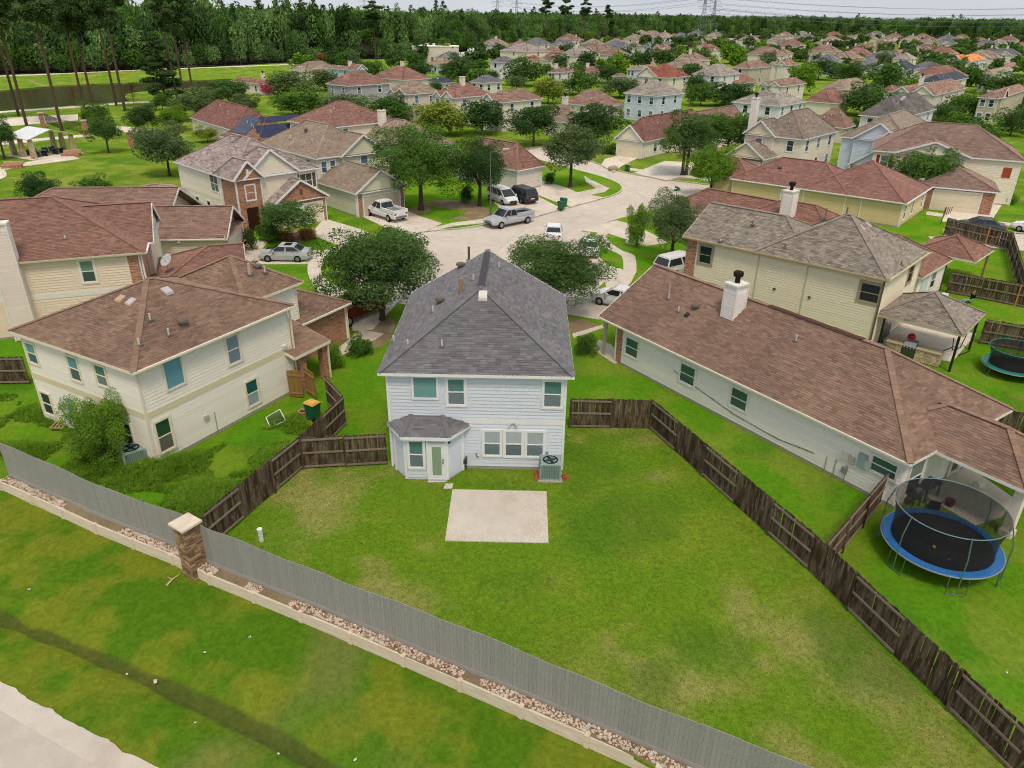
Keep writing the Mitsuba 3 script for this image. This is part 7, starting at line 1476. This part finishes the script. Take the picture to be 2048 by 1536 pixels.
for (x, y), z, s, lb in (((-9.71, 20.62), -.55, .22, 'white scrap of litter on the verge below the middle of the fence'), ((-12.43, 18.66), -.72, .26, 'white scrap of litter at the ditch edge, lower left'), ((-6.63, 16.90), -.68, .2, 'white scrap at the ditch bank toward the bottom'), ((-4.80, 15.64), -.62, .18, 'pale scrap by the muddy end of the ditch'), ((-7.26, 15.80), -.60, .14, 'small white scrap in the grass at the bottom edge'), ((-10.32, 16.90), -.58, .14, 'tiny pale green scrap between ditch and road'), ((-11.12, 19.87), -.56, .16, 'small cream scrap on the upper bank of the ditch'), ((-19.38, 23.02), -.53, .2, 'flat pale scrap on the verge at the left edge'), ((-13.52, 18.89), -.62, .16, 'grey scrap in the near bank of the ditch'), ((17.45, 18.86), .0, .16, 'thin white scrap on the lawn right of the trampoline fence'), ((5.69, 44.16), .0, .12, 'white scrap on the side lawn of the long house'), ((-25.88, 33.57), .1, .22, 'white scrap among the tall weeds'), ((-17.01, 31.77), .02, .16, 'white scrap on the grass by the corner of the cream house')):
    scrap(lb, x, y, z, s * .6, S(214, 214, 208, .8))
key = thing('broken_branch', 'pale broken branch on the verge left of the stone pillar', 'branch'); x, y = (-13.84, 23.59); m = MB(); m.tube([(x - .1, y - .3, -.45), (x, y, -.40), (x + .2, y + .32, -.38)], [.045, .035, .015], 6, S(215, 196, 160, .8)); m.tube([(x, y, -.40), (x - .22, y + .12, -.36)], [.025, .008], 5, S(215, 196, 160, .8)); m.build(key, 'm_matte')
# things under the two patio roofs
def table(lb, x, y, w, d, h, c, yaw=0):
    key = thing('patio_table', lb, 'table'); M = rot2(math.radians(yaw)); m = MB(); m.box(-w / 2, w / 2, -d / 2, d / 2, h - .04, h, c); m.xf(M, (x, y, .05)).part(key, 'top', 'm_gloss')
    for sx in (-1, 1):
        for sy in (-1, 1): m = MB(); m.box(sx * (w / 2 - .06) - .03, sx * (w / 2 - .06) + .03, sy * (d / 2 - .06) - .03, sy * (d / 2 - .06) + .03, 0, h - .04, c); m.xf(M, (x, y, .05)).part(key, 'leg', 'm_gloss')
def chair(lb, x, y, yaw, c, grp=None):
    key = thing('patio_chair', lb, 'chair', grp); M = rot2(math.radians(yaw)); o = (x, y, .05)
    for nm, b in (('seat', (-.24, .24, -.24, .24, .40, .45)), ('backrest', (-.27, -.22, -.24, .24, .45, .95))): m = MB(); m.box(*b, c); m.xf(M, o).part(key, nm, 'm_gloss')
    for sx in (-.2, .2):
        for sy in (-.2, .2): m = MB(); m.box(sx - .02, sx + .02, sy - .02, sy + .02, 0, .4, c); m.xf(M, o).part(key, 'leg', 'm_gloss')
DKC = (.018, .019, .024)
table('dark patio table cluttered with things under the long house patio roof', 19.8, 29.6, 1.3, .8, .74, DKC, 34); chair('dark patio chair left of the cluttered table', 18.9, 28.9, 20, DKC); chair('dark patio chair behind the cluttered table', 20.1, 30.4, -80, DKC); chair('dark low chair nearest the trampoline on the long house patio', 19.3, 28.0, 70, DKC)
m = MB(); m.lathe([(0, 0), (.16, 0), (.22, .32), (.2, .34), (0, .3)], 16, (20.6, 28.8, .05), S(120, 36, 30, .7)); m.build(thing('flower_pot', 'dark red round pot on the long house patio', 'pot'), 'm_matte')
m = MB(); m.tube([(22.6, 30.2, .25), (22.95, 30.35, .28)], .2, 16, S(225, 218, 205, .85)); m.build(thing('bucket', 'pale bucket lying on its side at the patio edge', 'bucket'), 'm_paint')
T_ = 48; oE = np.array([24.2, 46.0, 0]); ME = rot2(math.radians(T_))
def atE(x, y, z=0): return ME @ np.array([x, y, z]) + oE
key = thing('outdoor_kitchen', 'stone faced outdoor kitchen counter under the grey patio roof', 'outdoor kitchen')
for i, (a, b) in enumerate(((-3.9, -3.0), (-3.0, -2.4), (-1.5, -.5))):
    m = MB(); m.box(1.2, 1.95, a, b, .05, .88, S(186, 160, 122, .75)); m.xf(ME, oE).part(key, 'base', 'm_stonework'); m = MB(); m.box(1.15, 2.0, a - .02, b + .02, .88, .95, S(196, 180, 150, .8)); m.xf(ME, oE).part(key, 'worktop', 'm_matte')
def stonework_fn(p, n, uv):
    d1, d2, r = voronoi(p.x * 4.5 + p.z * 1.3, p.y * 4.5 + p.z * 4.0); return mix(mi.Color3f(.16, .12, .09), mix(mi.Color3f(.42, .31, .20), mi.Color3f(.58, .48, .34), r), smoothstep(.02, .12, d2 - d1))
scene['m_stonework'] = pr(mikit.proc(stonework_fn), .9, specular=.1)
key = thing('barbecue_grill', 'stainless steel grill with a row of knobs set in the outdoor kitchen', 'grill'); m = MB(); m.box(1.25, 1.95, -2.38, -1.52, .05, .9, S(120, 118, 116, .7)); m.xf(ME, oE).part(key, 'cabinet', 'm_metal'); m = MB(); m.box8([(1.25, -2.36, .9), (1.95, -2.36, .9), (1.95, -1.54, .9), (1.25, -1.54, .9), (1.45, -2.3, 1.18), (1.9, -2.3, 1.22), (1.9, -1.6, 1.22), (1.45, -1.6, 1.18)], S(176, 176, 178, .75)); m.xf(ME, oE).part(key, 'lid', 'm_metal')
for i in range(4): m = MB(); q = atE(1.24, -2.25 + .2 * i, .84); m.tube([q, q - ME @ np.array([.05, 0, 0])], .035, 8, S(225, 220, 214, .8)); m.part(key, 'knob', 'm_gloss')
x, y, _ = atE(.25, -.45); key = thing('air_conditioner', 'round dark teal air conditioner at the corner of the cream house patio', 'air conditioner'); m = MB(); m.lathe([(.0, .06), (.42, .06), (.42, .78), (.47, .8), (.47, .86), (.4, .86), (.36, .80), (0, .80)], 22, (x, y, 0), S(46, 84, 96, .7)); m.build(key, 'm_gloss')
x, y, _ = atE(2.9, -1.6); s_ = trimesh.creation.icosphere(subdivisions=2, radius=.27); m = MB(); m.add(s_.vertices + [x, y, 1.0], s_.faces, S(225, 30, 90, .8)); m.build(thing('balloon_ball', 'bright pink ball by the grill under the grey patio roof', 'ball'), 'm_gloss', True)
key = thing('hammock_stand', 'black steel hammock stand on the grey patio slab', 'hammock stand'); m = MB()
for y0 in (-4.4, -3.4): m.tube([atE(4.2, y0, .1), atE(5.6, y0 - .4, .1)], .035, 6, DKC)
m.tube([atE(3.9, -3.9, 1.3), atE(4.6, -3.9, .2), atE(5.4, -4.2, .2), atE(6.0, -4.3, 1.3)], .035, 6, DKC); m.build(key, 'm_gloss')
# street lamp, sign, flag
def lamp(lb, x, y, h, yaw):
    key = thing('street_lamp', lb, 'street lamp'); c = S(150, 156, 158, .65); m = MB(); m.tube([(x, y, 0), (x, y, h)], [.10, .055], 10, c); m.part(key, 'pole', 'm_metal'); d = np.array([math.cos(yaw), math.sin(yaw), 0]); p = np.array([x, y, h])
    m = MB(); m.tube([p + [0, 0, -.6], p + d * .25 + [0, 0, .0], p + d * .9 + [0, 0, .25], p + d * 1.5 + [0, 0, .32]], [.05, .045, .035, .03], 7, c); m.part(key, 'arm', 'm_metal'); m = MB(); m.bar(p + d * 1.35 + [0, 0, .33], p + d * 2.05 + [0, 0, .38], .26, .13, S(200, 204, 206, .8)); m.part(key, 'lamp_head', 'm_paint'); m = MB(); m.tube([p * [1, 1, 0], p * [1, 1, 0] + [0, 0, .25]], .17, 8, c); m.part(key, 'base', 'm_metal')
lamp('tall grey street lamp behind the silver pickup', *(-2.62, 82.35), 7.25, -.1); lamp('distant slim street lamp below the lavender walled house', *(-36.21, 190.23), 7.0, 0)
key = thing('street_sign', 'green street name sign on a thin post at the junction', 'street sign'); x, y = (18.65, 86.21); m = MB(); m.tube([(x, y, 0), (x, y, 3.0)], .035, 6, S(140, 145, 148, .7)); m.part(key, 'post', 'm_metal')
for z, a in ((2.65, .4), (2.9, 1.97)): m = MB(); d = np.array([math.cos(a), math.sin(a), 0]); m.bar(np.array([x, y, z]) - d * .45, np.array([x, y, z]) + d * .45, .03, .22, S(40, 120, 96, .75)); m.part(key, 'sign_plate', 'm_paint')
key = thing('flag', 'drooping red and white striped flag on a slanted pole over the fence', 'flag'); x, y = (47.18, 81.65); m = MB(); m.tube([(x, y, .2), (x + .1, y, 2.1)], .04, 6, DKC); m.part(key, 'pole', 'm_gloss')
for i in range(7): m = MB(); u = i * .11; m.add([(x + .12 + u, y, 2.05 + .35 * u - .03 * i), (x + .12 + u + .11, y + .03, 2.08 + .35 * u - .03 * i), (x + .16 + u * .8 + .09, y + .05, 1.15 + .05 * i), (x + .16 + u * .8, y + .02, 1.12 + .05 * i)], [(0, 1, 2), (0, 2, 3)], S(170, 40, 60, .8) if i % 2 == 0 else S(230, 226, 226, .86)); m.part(key, 'stripe', 'm_paint')
key = thing('stone_ring', 'white edging stones around the upright young tree', 'edging stones'); cx, cy = (12.31, 73.30)
for i in range(16): a = i * .393; m = MB(); m.obox(cx + math.cos(a) * .95, cy + math.sin(a) * .95, 0, .14, .33, .16, a + 1.57, jit(S(225, 218, 208, .84), .06)); m.part(key, 'stone', 'm_matte')
key = thing('boulder', 'pale boulder on the lawn corner by the junction driveway', 'rock'); x, y = (14.56, 112.53); s_ = trimesh.creation.icosphere(subdivisions=2); v = s_.vertices * [.8, .45, .4]; v = v * (1 + .25 * (meshkit.noise(s_.vertices * 2.2)[:, None] - .5)); put(key, (v + [x, y, .25], s_.faces), 'm_matte', S(190, 176, 152, .75), True)
# ------------------------------------------------------------------ the park pavilion
PV = (-72.9, 115.4); MP = rot2(math.radians(59)); oP = np.array([*PV, 0])
key = thing('pavilion', 'open park pavilion with white metal gable roof on stone columns', 'pavilion')
m = MB(); w, d_ = 6.9, 6.0; r = [(-.2, -.3, 2.9), (w / 2, -.3, 4.0), (w / 2, d_, 4.0), (-.2, d_, 2.9)]; m.poly(r, S(238, 242, 248, .86)); m.part(key, 'x', 'm_gloss') if False else None
for side in (0, 1):
    for i in range(10):
        y0, y1 = -.3 + i * (d_ + .3) / 10, -.3 + (i + .94) * (d_ + .3) / 10; xa, xb = (-.2, w / 2) if side == 0 else (w + .2, w / 2); m = MB(); m.box8([(min(xa, xb), y0, 2.86 if side == 0 else 3.96), (max(xa, xb), y0, 3.96 if side == 0 else 2.86), (max(xa, xb), y1, 3.96 if side == 0 else 2.86), (min(xa, xb), y1, 2.86 if side == 0 else 3.96), (min(xa, xb), y0, 2.92 if side == 0 else 4.02), (max(xa, xb), y0, 4.02 if side == 0 else 2.92), (max(xa, xb), y1, 4.02 if side == 0 else 2.92), (min(xa, xb), y1, 2.92 if side == 0 else 4.02)], S(238, 242, 248, .86)); m.xf(MP, oP).part(key, 'roof_panel', 'm_gloss')
for x in (.3, w - .3):
    for y in (.2, d_ / 2, d_ - .4): m = MB(); m.box8([(x - .36, y - .36, 0), (x + .36, y - .36, 0), (x + .36, y + .36, 0), (x - .36, y + .36, 0), (x - .24, y - .24, 2.85), (x + .24, y - .24, 2.85), (x + .24, y + .24, 2.85), (x - .24, y + .24, 2.85)], S(150, 122, 96, .7)); m.xf(MP, oP).part(key, 'column', 'm_stonework')
m = MB(); m.box(-.6, w + .6, -.8, d_ + .4, -.05, .08, S(196, 188, 176, .8)); m.xf(MP, oP).part(key, 'floor_slab', 'm_concrete')
for i, (x, y) in enumerate(((2.0, 1.4), (4.8, 1.4), (2.0, 4.2), (4.8, 4.2))):
    key = thing('picnic_table', 'dark green picnic table in the shade of the pavilion', 'picnic table', 'picnic tables under the pavilion'); G = S(28, 62, 62, .6)
    for nm, b in (('top', (-.9, .9, -.38, .38, .76, .82)), ('bench', (-.9, .9, -.95, -.65, .44, .49)), ('bench', (-.9, .9, .65, .95, .44, .49)), ('leg', (-.6, -.5, -.8, .8, .0, .74)), ('leg', (.5, .6, -.8, .8, .0, .74))): m = MB(); m.box(*b, G); m.xf(MP, oP + MP @ np.array([x, y, .08])).part(key, nm, 'm_gloss')
for (x, y), a, lb in (((-71.85, 108.50), .3, 'low brick park bench beside the round paved spot'), ((-68.90, 118.74), .2, 'low brick park bench in front of the pavilion')):
    key = thing('park_bench', lb, 'bench'); m = MB(); m.obox(x, y, 0, .45, 2.6, 1.0, a, (.3, .2, .1)); m.part(key, 'seat', 'm_brick'); m = MB(); m.obox(x + .1, y + .45, .45, .85, 2.6, .3, a, S(206, 172, 146, .8)); m.part(key, 'backrest', 'm_matte')
pave('park_path', [(-73.11, 123.14), (-66.27, 116.25), (-71.26, 109.31), (-72.21, 106.20), (-73.80, 108.76), (-72.92, 111.59), (-70.77, 118.61)], [], .04); pave('park_path', [(-88.83, 130.19), (-87.87, 131.36), (-83.01, 136.32), (-77.80, 141.64), (-75.70, 139.32), (-81.43, 133.55), (-85.63, 127.76), (-86.59, 126.65)], [], .04)
pave('park_path', smoothline([(-74.22, 104.98), (-73.11, 107.65), (-70.75, 105.20), (-68.71, 101.45), (-69.37, 97.47)], 5), [], .045)
pave('pond_path', np.vstack([smoothline([(-117.17, 168.07), (-113.79, 172.99), (-106.99, 180.54), (-99.61, 188.74), (-95.04, 194.91), (-86.31, 197.09)], 4), smoothline([(-84.91, 193.75), (-93.53, 191.64), (-98.07, 185.66), (-105.40, 177.71), (-112.16, 170.38), (-115.54, 165.59)], 4)]), [], .04)
pave('meadow_path', np.vstack([smoothline([(-194.69, 252.13), (-174.17, 269.96), (-158.60, 284.96), (-141.63, 306.66), (-108.96, 337.66), (-87.37, 359.84)], 4), smoothline([(-86.53, 356.27), (-107.58, 333.25), (-139.99, 303.00), (-156.77, 281.57), (-171.88, 266.29), (-192.04, 248.56)], 4)]), [], .04)
pave('park_road', [(-111.91, 160.08), (-107.06, 162.18), (-94.68, 169.43), (-89.58, 159.78), (-92.95, 155.57), (-98.96, 149.17), (-102.68, 146.07)], [], .035); pave('park_road', [(-77.97, 152.47), (-66.14, 146.54), (-66.14, 140.11), (-75.21, 145.76)], [], .035)
structure('water', MB().ext(pond_poly.buffer(.5), -.40, -.25).mesh(), 'm_water')
soil([(-159.60, 259.63), (-148.89, 247.31), (-136.73, 231.34), (-147.74, 243.75)], .02)
# park railing with brick pillars
key = thing('park_railing', 'black metal park railing behind the pavilion', 'railing'); rp = [(-93.71, 155.50), (-87.41, 148.79), (-78.15, 141.61)]; m = MB()
for a, b in zip(rp[:-1], rp[1:]):
    a, b = np.array(a), np.array(b); n = int(np.linalg.norm(b - a) / .3)
    for i in range(n): q = a + (b - a) * i / n; m.obox(*q, 0, 1.8, .035, .035, 0, (.012, .016, .015))
    for z in (.2, 1.6): m.bar((*a, z), (*b, z), .04, .05, (.012, .016, .015))
k2 = m.part(key, 'bar', 'm_gloss'); stuff_part(k2)
for (x, y), h, lb in (((-90.15, 148.55), 2.6, 'tall brick pillar at the left end of the park railing'), ((-77.79, 140.39), 2.4, 'pale capped stone pillar right of the park railing'), ((-63.72, 127.86), 2.2, 'brick pillar at the park entrance by the dark tree')):
    key = thing('gate_pillar', lb, 'pillar'); m = MB(); m.obox(x, y, 0, h, .8, .8, .6); m.part(key, 'shaft', 'm_brick'); m = MB(); m.obox(x, y, h, h + .18, 1.0, 1.0, .6, S(200, 180, 160, .8)); m.part(key, 'cap', 'm_matte')
# beige plant building and white tank at the wood
oB = np.array([-47.5, 372.0, 0]); MBd = rot2(.05); key = thing('plant_building', 'long flat roofed beige building beside the white tank at the wood edge', 'building')
m = MB(); m.box(0, 21, 0, 12, 0, 6.6, S(236, 226, 212, .84)); m.xf(MBd, oB).part(key, 'wall', 'm_paint'); m = MB(); m.box(-.2, 21.2, -.2, 12.2, 6.6, 7.0, S(240, 234, 224, .86)); m.xf(MBd, oB).part(key, 'parapet', 'm_paint')
for x, y in ((6, 4), (9, 6), (16, 5)): m = MB(); m.box(x, x + 1.2, y, y + 1.2, 7, 7.9, WHITE); m.xf(MBd, oB).part(key, 'roof_unit', 'm_paint')
m = MB(); m.box(21.2, 25.5, 1, 7, 0, 4.2, WHITE); m.xf(MBd, oB).part(key, 'annex', 'm_paint')
for x in (3, 8.5, 14): m = MB(); m.box(x, x + 1.1, -.08, .0, .3, 2.4, S(150, 130, 110, .7)); m.xf(MBd, oB).part(key, 'door', 'm_paint')
key = thing('storage_tank', 'white horizontal cylindrical tank on saddles at the wood edge', 'tank'); x, y = (-20.51, 432.27); m = MB(); m.tube([(x - 5.2, y, 2.6), (x - 4.7, y, 2.6), (x + 4.7, y, 2.6), (x + 5.2, y, 2.6)], [1.1, 1.75, 1.75, 1.1], 20, S(240, 236, 228, .86)); m.part(key, 'vessel', 'm_paint')
for dx in (-3, 3): m = MB(); m.box(x + dx - .4, x + dx + .4, y - 1.2, y + 1.2, 0, 1.4, S(190, 186, 178, .8)); m.part(key, 'saddle', 'm_paint')
key = thing('chain_link_fence', 'tall dark chain link fence left of the beige plant building', 'fence'); a, b = np.array((-59.31, 390.11)), np.array((-45.19, 397.63)); m = MB(); m.poly([(*a, .1), (*b, .1), (*b, 3.4), (*a, 3.4)]); m.part(key, 'mesh', 'm_chain')
for i in range(9): q = a + (b - a) * i / 8; m = MB(); m.tube([(*q, 0), (*q, 3.6)], .07, 5, (.05, .07, .06)); m.part(key, 'post', 'm_metal')
# ------------------------------------------------------------------ power towers and wires on the horizon
def pylon(lb, x, y, h, yaw, s=1.0):
    key = thing('power_tower', lb, 'power tower'); c = S(128, 142, 150, .6); M = rot2(yaw); m = MB(); t = .16 * s; lv = [(0, 4.2), (.25, 2.9), (.5, 1.75), (.72, 1.0), (1.0, .55)]
    for (k0, w0), (k1, w1) in zip(lv[:-1], lv[1:]):
        cs = [(-1, -1), (1, -1), (1, 1), (-1, 1)]
        for i in range(4):
            (ax, ay), (bx_, by_) = cs[i], cs[(i + 1) % 4]; p, q, p2, q2 = (ax * w0, ay * w0, k0 * h), (bx_ * w0, by_ * w0, k0 * h), (ax * w1, ay * w1, k1 * h), (bx_ * w1, by_ * w1, k1 * h)
            m.bar(p, p2, t, t, c); m.bar(p, q2, t * .6, t * .6, c); m.bar(q, p2, t * .6, t * .6, c); m.bar(p2, q2, t * .6, t * .6, c)
    m.xf(M, (x, y, 0)).part(key, 'lattice', 'm_metal'); ends = []
    for k0, L in ((.74, 5.5), (.86, 7.2), (.98, 5.0)):
        m = MB()
        for sg in (-1, 1): m.bar((0, -.5, k0 * h + .6), (sg * L, 0, k0 * h), t, t, c); m.bar((0, .5, k0 * h - .4), (sg * L, 0, k0 * h), t, t, c); m.bar((sg * L, 0, k0 * h), (sg * L, 0, k0 * h - 1.6), t, t, c); ends.append(M @ np.array([sg * L, 0, k0 * h - 1.6]) + [x, y, 0])
        m.xf(M, (x, y, 0)).part(key, 'arm', 'm_metal')
    return ends
E1 = pylon('tallest lattice power tower rising above the wood, right of centre', 163, 722, 38, .25); E2 = pylon('second lattice power tower just right of the tallest', 186, 782, 34, .25)
E3 = pylon('distant power tower above the trees left of centre', -22, 960, 38, .2); E4 = pylon('faint power tower right beside the distant left one', 0, 1010, 37, .2); E5 = pylon('faintest power tower at the left of the skyline', -190, 1040, 38, .2)
def wire(lb, a, b, sag, grp): 
    a, b = np.asarray(a, float), np.asarray(b, float); t = np.linspace(0, 1, 24)[:, None]; p = a + (b - a) * t; p[:, 2] -= sag * 4 * (t * (1 - t))[:, 0]; m = MB(); m.tube(p, .10, 3, S(150, 160, 168, .6), caps=False); m.build(thing('power_line', lb, 'power line', grp), 'm_metal')
for i, e in enumerate(E1): wire('pale power line sweeping right from the tallest tower', e, e + [420, -40, 3], 9, 'lines right of the tallest tower')
for i, e in enumerate(E2[:4]): wire('pale power line sweeping right from the second tower', e, e + [470, 10, 1], 10, 'lines right of the second tower')
for i, e in enumerate(E1[2:]): wire('power line running left from the tallest tower over the wood', e, E3[2 + i], 8, 'lines left of the tallest tower')
# ------------------------------------------------------------------ people
import manifold3d as m3
def chain_body(joints, bones, edge=.05):
    sph = lambda p, r: m3.Manifold.sphere(r, 16).translate(list(map(float, p))); tot = None
    for a, b in bones:
        h_ = m3.Manifold.batch_hull([sph(*joints[a]), sph(*joints[b])]); tot = h_ if tot is None else tot + h_
    g = tot.refine_to_length(edge).to_mesh(); t = trimesh.Trimesh(g.vert_properties[:, :3], g.tri_verts, process=True); trimesh.smoothing.filter_taubin(t, iterations=6); return t
def person(lb, x, y, yaw, joints, col):
    key = thing('person', lb, 'person'); B = [('pel', 'chest'), ('chest', 'neck'), ('neck', 'head'), ('head', 'chin'), ('chin', 'nose')] + [(a + s, b + s) for s in 'LR' for a, b in (('hip', 'knee'), ('knee', 'ank'), ('ank', 'toe'), ('sh', 'elb'), ('elb', 'wri'), ('wri', 'f1'), ('wri', 'f2'), ('wri', 'f3'), ('wri', 'f4'), ('wri', 'thumb'))] + [('pel', 'hipL'), ('pel', 'hipR'), ('chest', 'shL'), ('chest', 'shR')]
    for s in 'LR':
        w, _ = joints['wri' + s]; e, _ = joints['elb' + s]; d = unit(np.array(w) - np.array(e)); sd = unit(np.cross(d, [0, .3, 1]))
        for i, (k, L) in enumerate((('f1', .15), ('f2', .17), ('f3', .165), ('f4', .14))): joints[k + s] = (np.array(w) + d * L + sd * (.028 * (i - 1.5)) + np.array([0, 0, -.03]), .011)
        joints['thumb' + s] = (np.array(w) + d * .09 + sd * -.06, .013)
    t = chain_body(joints, B, .035); J = {k: np.array(v[0]) for k, v in joints.items()}; v = t.vertices; c = np.tile(np.asarray(col['skin']), (len(v), 1))
    def near(a, b, lo=0, hi=1): ab = J[b] - J[a]; u = np.clip(((v - J[a]) @ ab) / (ab @ ab), lo, hi); return np.linalg.norm(v - (J[a] + u[:, None] * ab), axis=1)
    segs = [('pel', 'chest', 'shirt'), ('chest', 'neck', 'shirt'), ('neck', 'head', 'skin'), ('head', 'chin', 'skin'), ('pel', 'hipL', 'pants'), ('pel', 'hipR', 'pants')] + [(a + s, b + s, w) for s in 'LR' for a, b, w in (('hip', 'knee', 'pants'), ('knee', 'ank', 'pants'), ('ank', 'toe', 'shoe'), ('sh', 'elb', 'shirt'), ('elb', 'wri', 'skin'), ('wri', 'f2', 'skin'))] + [('chest', 'shL', 'shirt'), ('chest', 'shR', 'shirt')]
    D = np.stack([near(a, b) for a, b, _ in segs], 1); w = D.argmin(1)
    for i, (_, _, k) in enumerate(segs): c[w == i] = col[k]
    M = rot2(yaw); put(key + '__body', (v @ M.T + [x, y, 0.03], t.faces), 'm_matte', c, True)
    hd = J['head']; s_ = trimesh.creation.icosphere(subdivisions=3, radius=.115); hv = s_.vertices; keep = (hv[:, 2] > .01) | (hv[:, 0] < -.02); hv = hv * [1.02, .95, 1.08] * (1 + .05 * meshkit.noise(hv * 40)[:, None]); m = MB(); f = s_.faces[keep[s_.faces].all(1)]; m.add(hv + hd + [-.012, 0, .02], f, col['hair']); m.xf(M, (x, y, .03)).part(key, 'hair', 'm_matte')
    for sg in (-1, 1): m = MB(); e = trimesh.creation.icosphere(subdivisions=1, radius=.014); m.add(e.vertices + hd + [.098, sg * .035, .0], e.faces, (.02, .015, .012)); m.xf(M, (x, y, .03)).part(key, 'eye', 'm_gloss'); m = MB(); m.add(e.vertices * [1.6, .7, 2.2] + hd + [.0, sg * .105, -.01], e.faces, col['skin']); m.xf(M, (x, y, .03)).part(key, 'ear', 'm_matte')
SK = S(206, 150, 120, .75)
person('person in dark navy shirt and blue jeans bending forward behind the green bin', *(-25.13, 67.26), -.1, {'pel': ((-.12, 0, .82), .14), 'chest': ((.10, 0, 1.22), .145), 'neck': ((.20, 0, 1.40), .06), 'head': ((.28, 0, 1.54), .10), 'chin': ((.34, 0, 1.46), .055), 'nose': ((.385, 0, 1.52), .018), 'hipL': ((-.12, .1, .80), .10), 'hipR': ((-.12, -.1, .80), .10), 'kneeL': ((.16, .13, .46), .07), 'kneeR': ((.10, -.13, .46), .07), 'ankL': ((-.02, .13, .09), .05), 'ankR': ((-.06, -.13, .09), .05), 'toeL': ((.17, .14, .04), .04), 'toeR': ((.13, -.14, .04), .04),
    'shL': ((.12, .19, 1.32), .075), 'shR': ((.12, -.19, 1.32), .075), 'elbL': ((.30, .24, 1.08), .052), 'elbR': ((.30, -.24, 1.08), .052), 'wriL': ((.50, .16, .95), .034), 'wriR': ((.50, -.16, .95), .034)}, {'skin': SK, 'shirt': S(22, 28, 66, .7), 'pants': S(42, 74, 140, .7), 'shoe': S(230, 226, 224, .8), 'hair': S(50, 34, 30, .6)})
person('person in a dark shirt and pale jeans sitting on the lawn beyond the patio roof', *(36.93, 56.82), 3.3, {'pel': ((0, 0, .15), .14), 'chest': ((-.10, 0, .52), .14), 'neck': ((-.10, 0, .72), .06), 'head': ((-.07, 0, .88), .10), 'chin': ((.0, 0, .80), .055), 'nose': ((.035, 0, .86), .018), 'hipL': ((.03, .1, .14), .10), 'hipR': ((.03, -.1, .14), .10), 'kneeL': ((.46, .14, .34), .07), 'kneeR': ((.50, -.13, .24), .07), 'ankL': ((.82, .14, .08), .05), 'ankR': ((.92, -.14, .08), .05), 'toeL': ((.90, .15, .2), .04), 'toeR': ((1.0, -.15, .2), .04),
    'shL': ((-.10, .19, .64), .075), 'shR': ((-.10, -.19, .64), .075), 'elbL': ((-.02, .26, .38), .052), 'elbR': ((-.26, -.25, .36), .052), 'wriL': ((.22, .2, .34), .034), 'wriR': ((-.30, -.27, .1), .034)}, {'skin': SK, 'shirt': S(20, 22, 34, .7), 'pants': S(150, 172, 196, .75), 'shoe': S(60, 60, 64, .7), 'hair': S(196, 120, 60, .7)})

# ------------------------------------------------------------------ the rest of the far rows: houses and oaks nobody could tell apart
rngf = np.random.default_rng(77)
HC = [np.array(v) for v in FAR_CENTRES]
zone = Polygon([(-70.77, 289.74), (-40.75, 361.80), (-9.61, 487.59), (73.97, 721.71), (205.22, 868.26), (405.03, 913.39), (431.83, 686.89), (119.54, 171.81), (95.62, 160.42), (93.52, 221.70), (65.70, 232.57), (36.92, 283.39), (-4.37, 223.88), (-30.26, 207.25)]).buffer(0)
cand = scatter(zone, 2600, rngf); nh = 0
for x, y in cand:
    if nh >= 95: break
    u, v = x * math.cos(.82) + y * math.sin(.82), -x * math.sin(.82) + y * math.cos(.82)
    v = round(v / 24) * 24 + rngf.uniform(-2, 2); x, y = u * math.cos(.82) - v * math.sin(.82), u * math.sin(.82) + v * math.cos(.82)
    if math.hypot(x, y) < 205 or not zone.contains(Point(x, y)): continue
    c = np.array([x, y]);
    if min(np.linalg.norm(c - q) for q in HC) < 15.5: continue
    HC.append(c); nh += 1; st = 2 if rngf.random() < .5 else 1; W, D = rngf.uniform(9, 12), rngf.uniform(12, 16); k = rngf.integers(4); o = c - rot2(.82)[:2, :2] @ np.array([W / 2, D / 2])
    g = () if rngf.random() < .45 else (('W', D * .2, D * .65, 1.7),)
    lb, rc = [('small brown roofed house in the crowded distant rows', BROWN), ('small tan roofed house in the crowded distant rows', TAN), ('small red brown roofed house in the crowded distant rows', REDBR), ('small grey roofed house in the crowded distant rows', SLATE)][k]
    hh_ = far_house(lb, o[0], o[1], 47, W, D, st, [WCREAM, IVORY, PINKW, TAUPE][rngf.integers(4)], rc, 4, gables=g, wins=(1, 1), chimney=(W * .5, D * .45) if rngf.random() < .3 else None); labels[hh_.key]['group'] = lb.split(' in the')[0].replace('small ', '').replace('house', 'houses of the distant rows')
TC = [q for q in HC]; nt = 0
for x, y in scatter(zone.union(zone.buffer(14)), 3000, rngf):
    if nt >= 250: break
    c = np.array([x, y])
    if math.hypot(x, y) < 150 or min(np.linalg.norm(c - q) for q in HC) < 8.2 or min(np.linalg.norm(c - q) for q in TC) < 5.5: continue
    TC.append(c); nt += 1; r = rngf.uniform(3.0, 5.2); far = math.hypot(x, y) > 330
    tree('small rounded green tree among the far rooftops', x, y, rngf.uniform(5.6, 9.4), r, ['oak', 'mid', 'olive', 'oak', 'dark', 'bright'][rngf.integers(6)], 4 if far else 3, None, .08, group='small oaks among the far roofs')
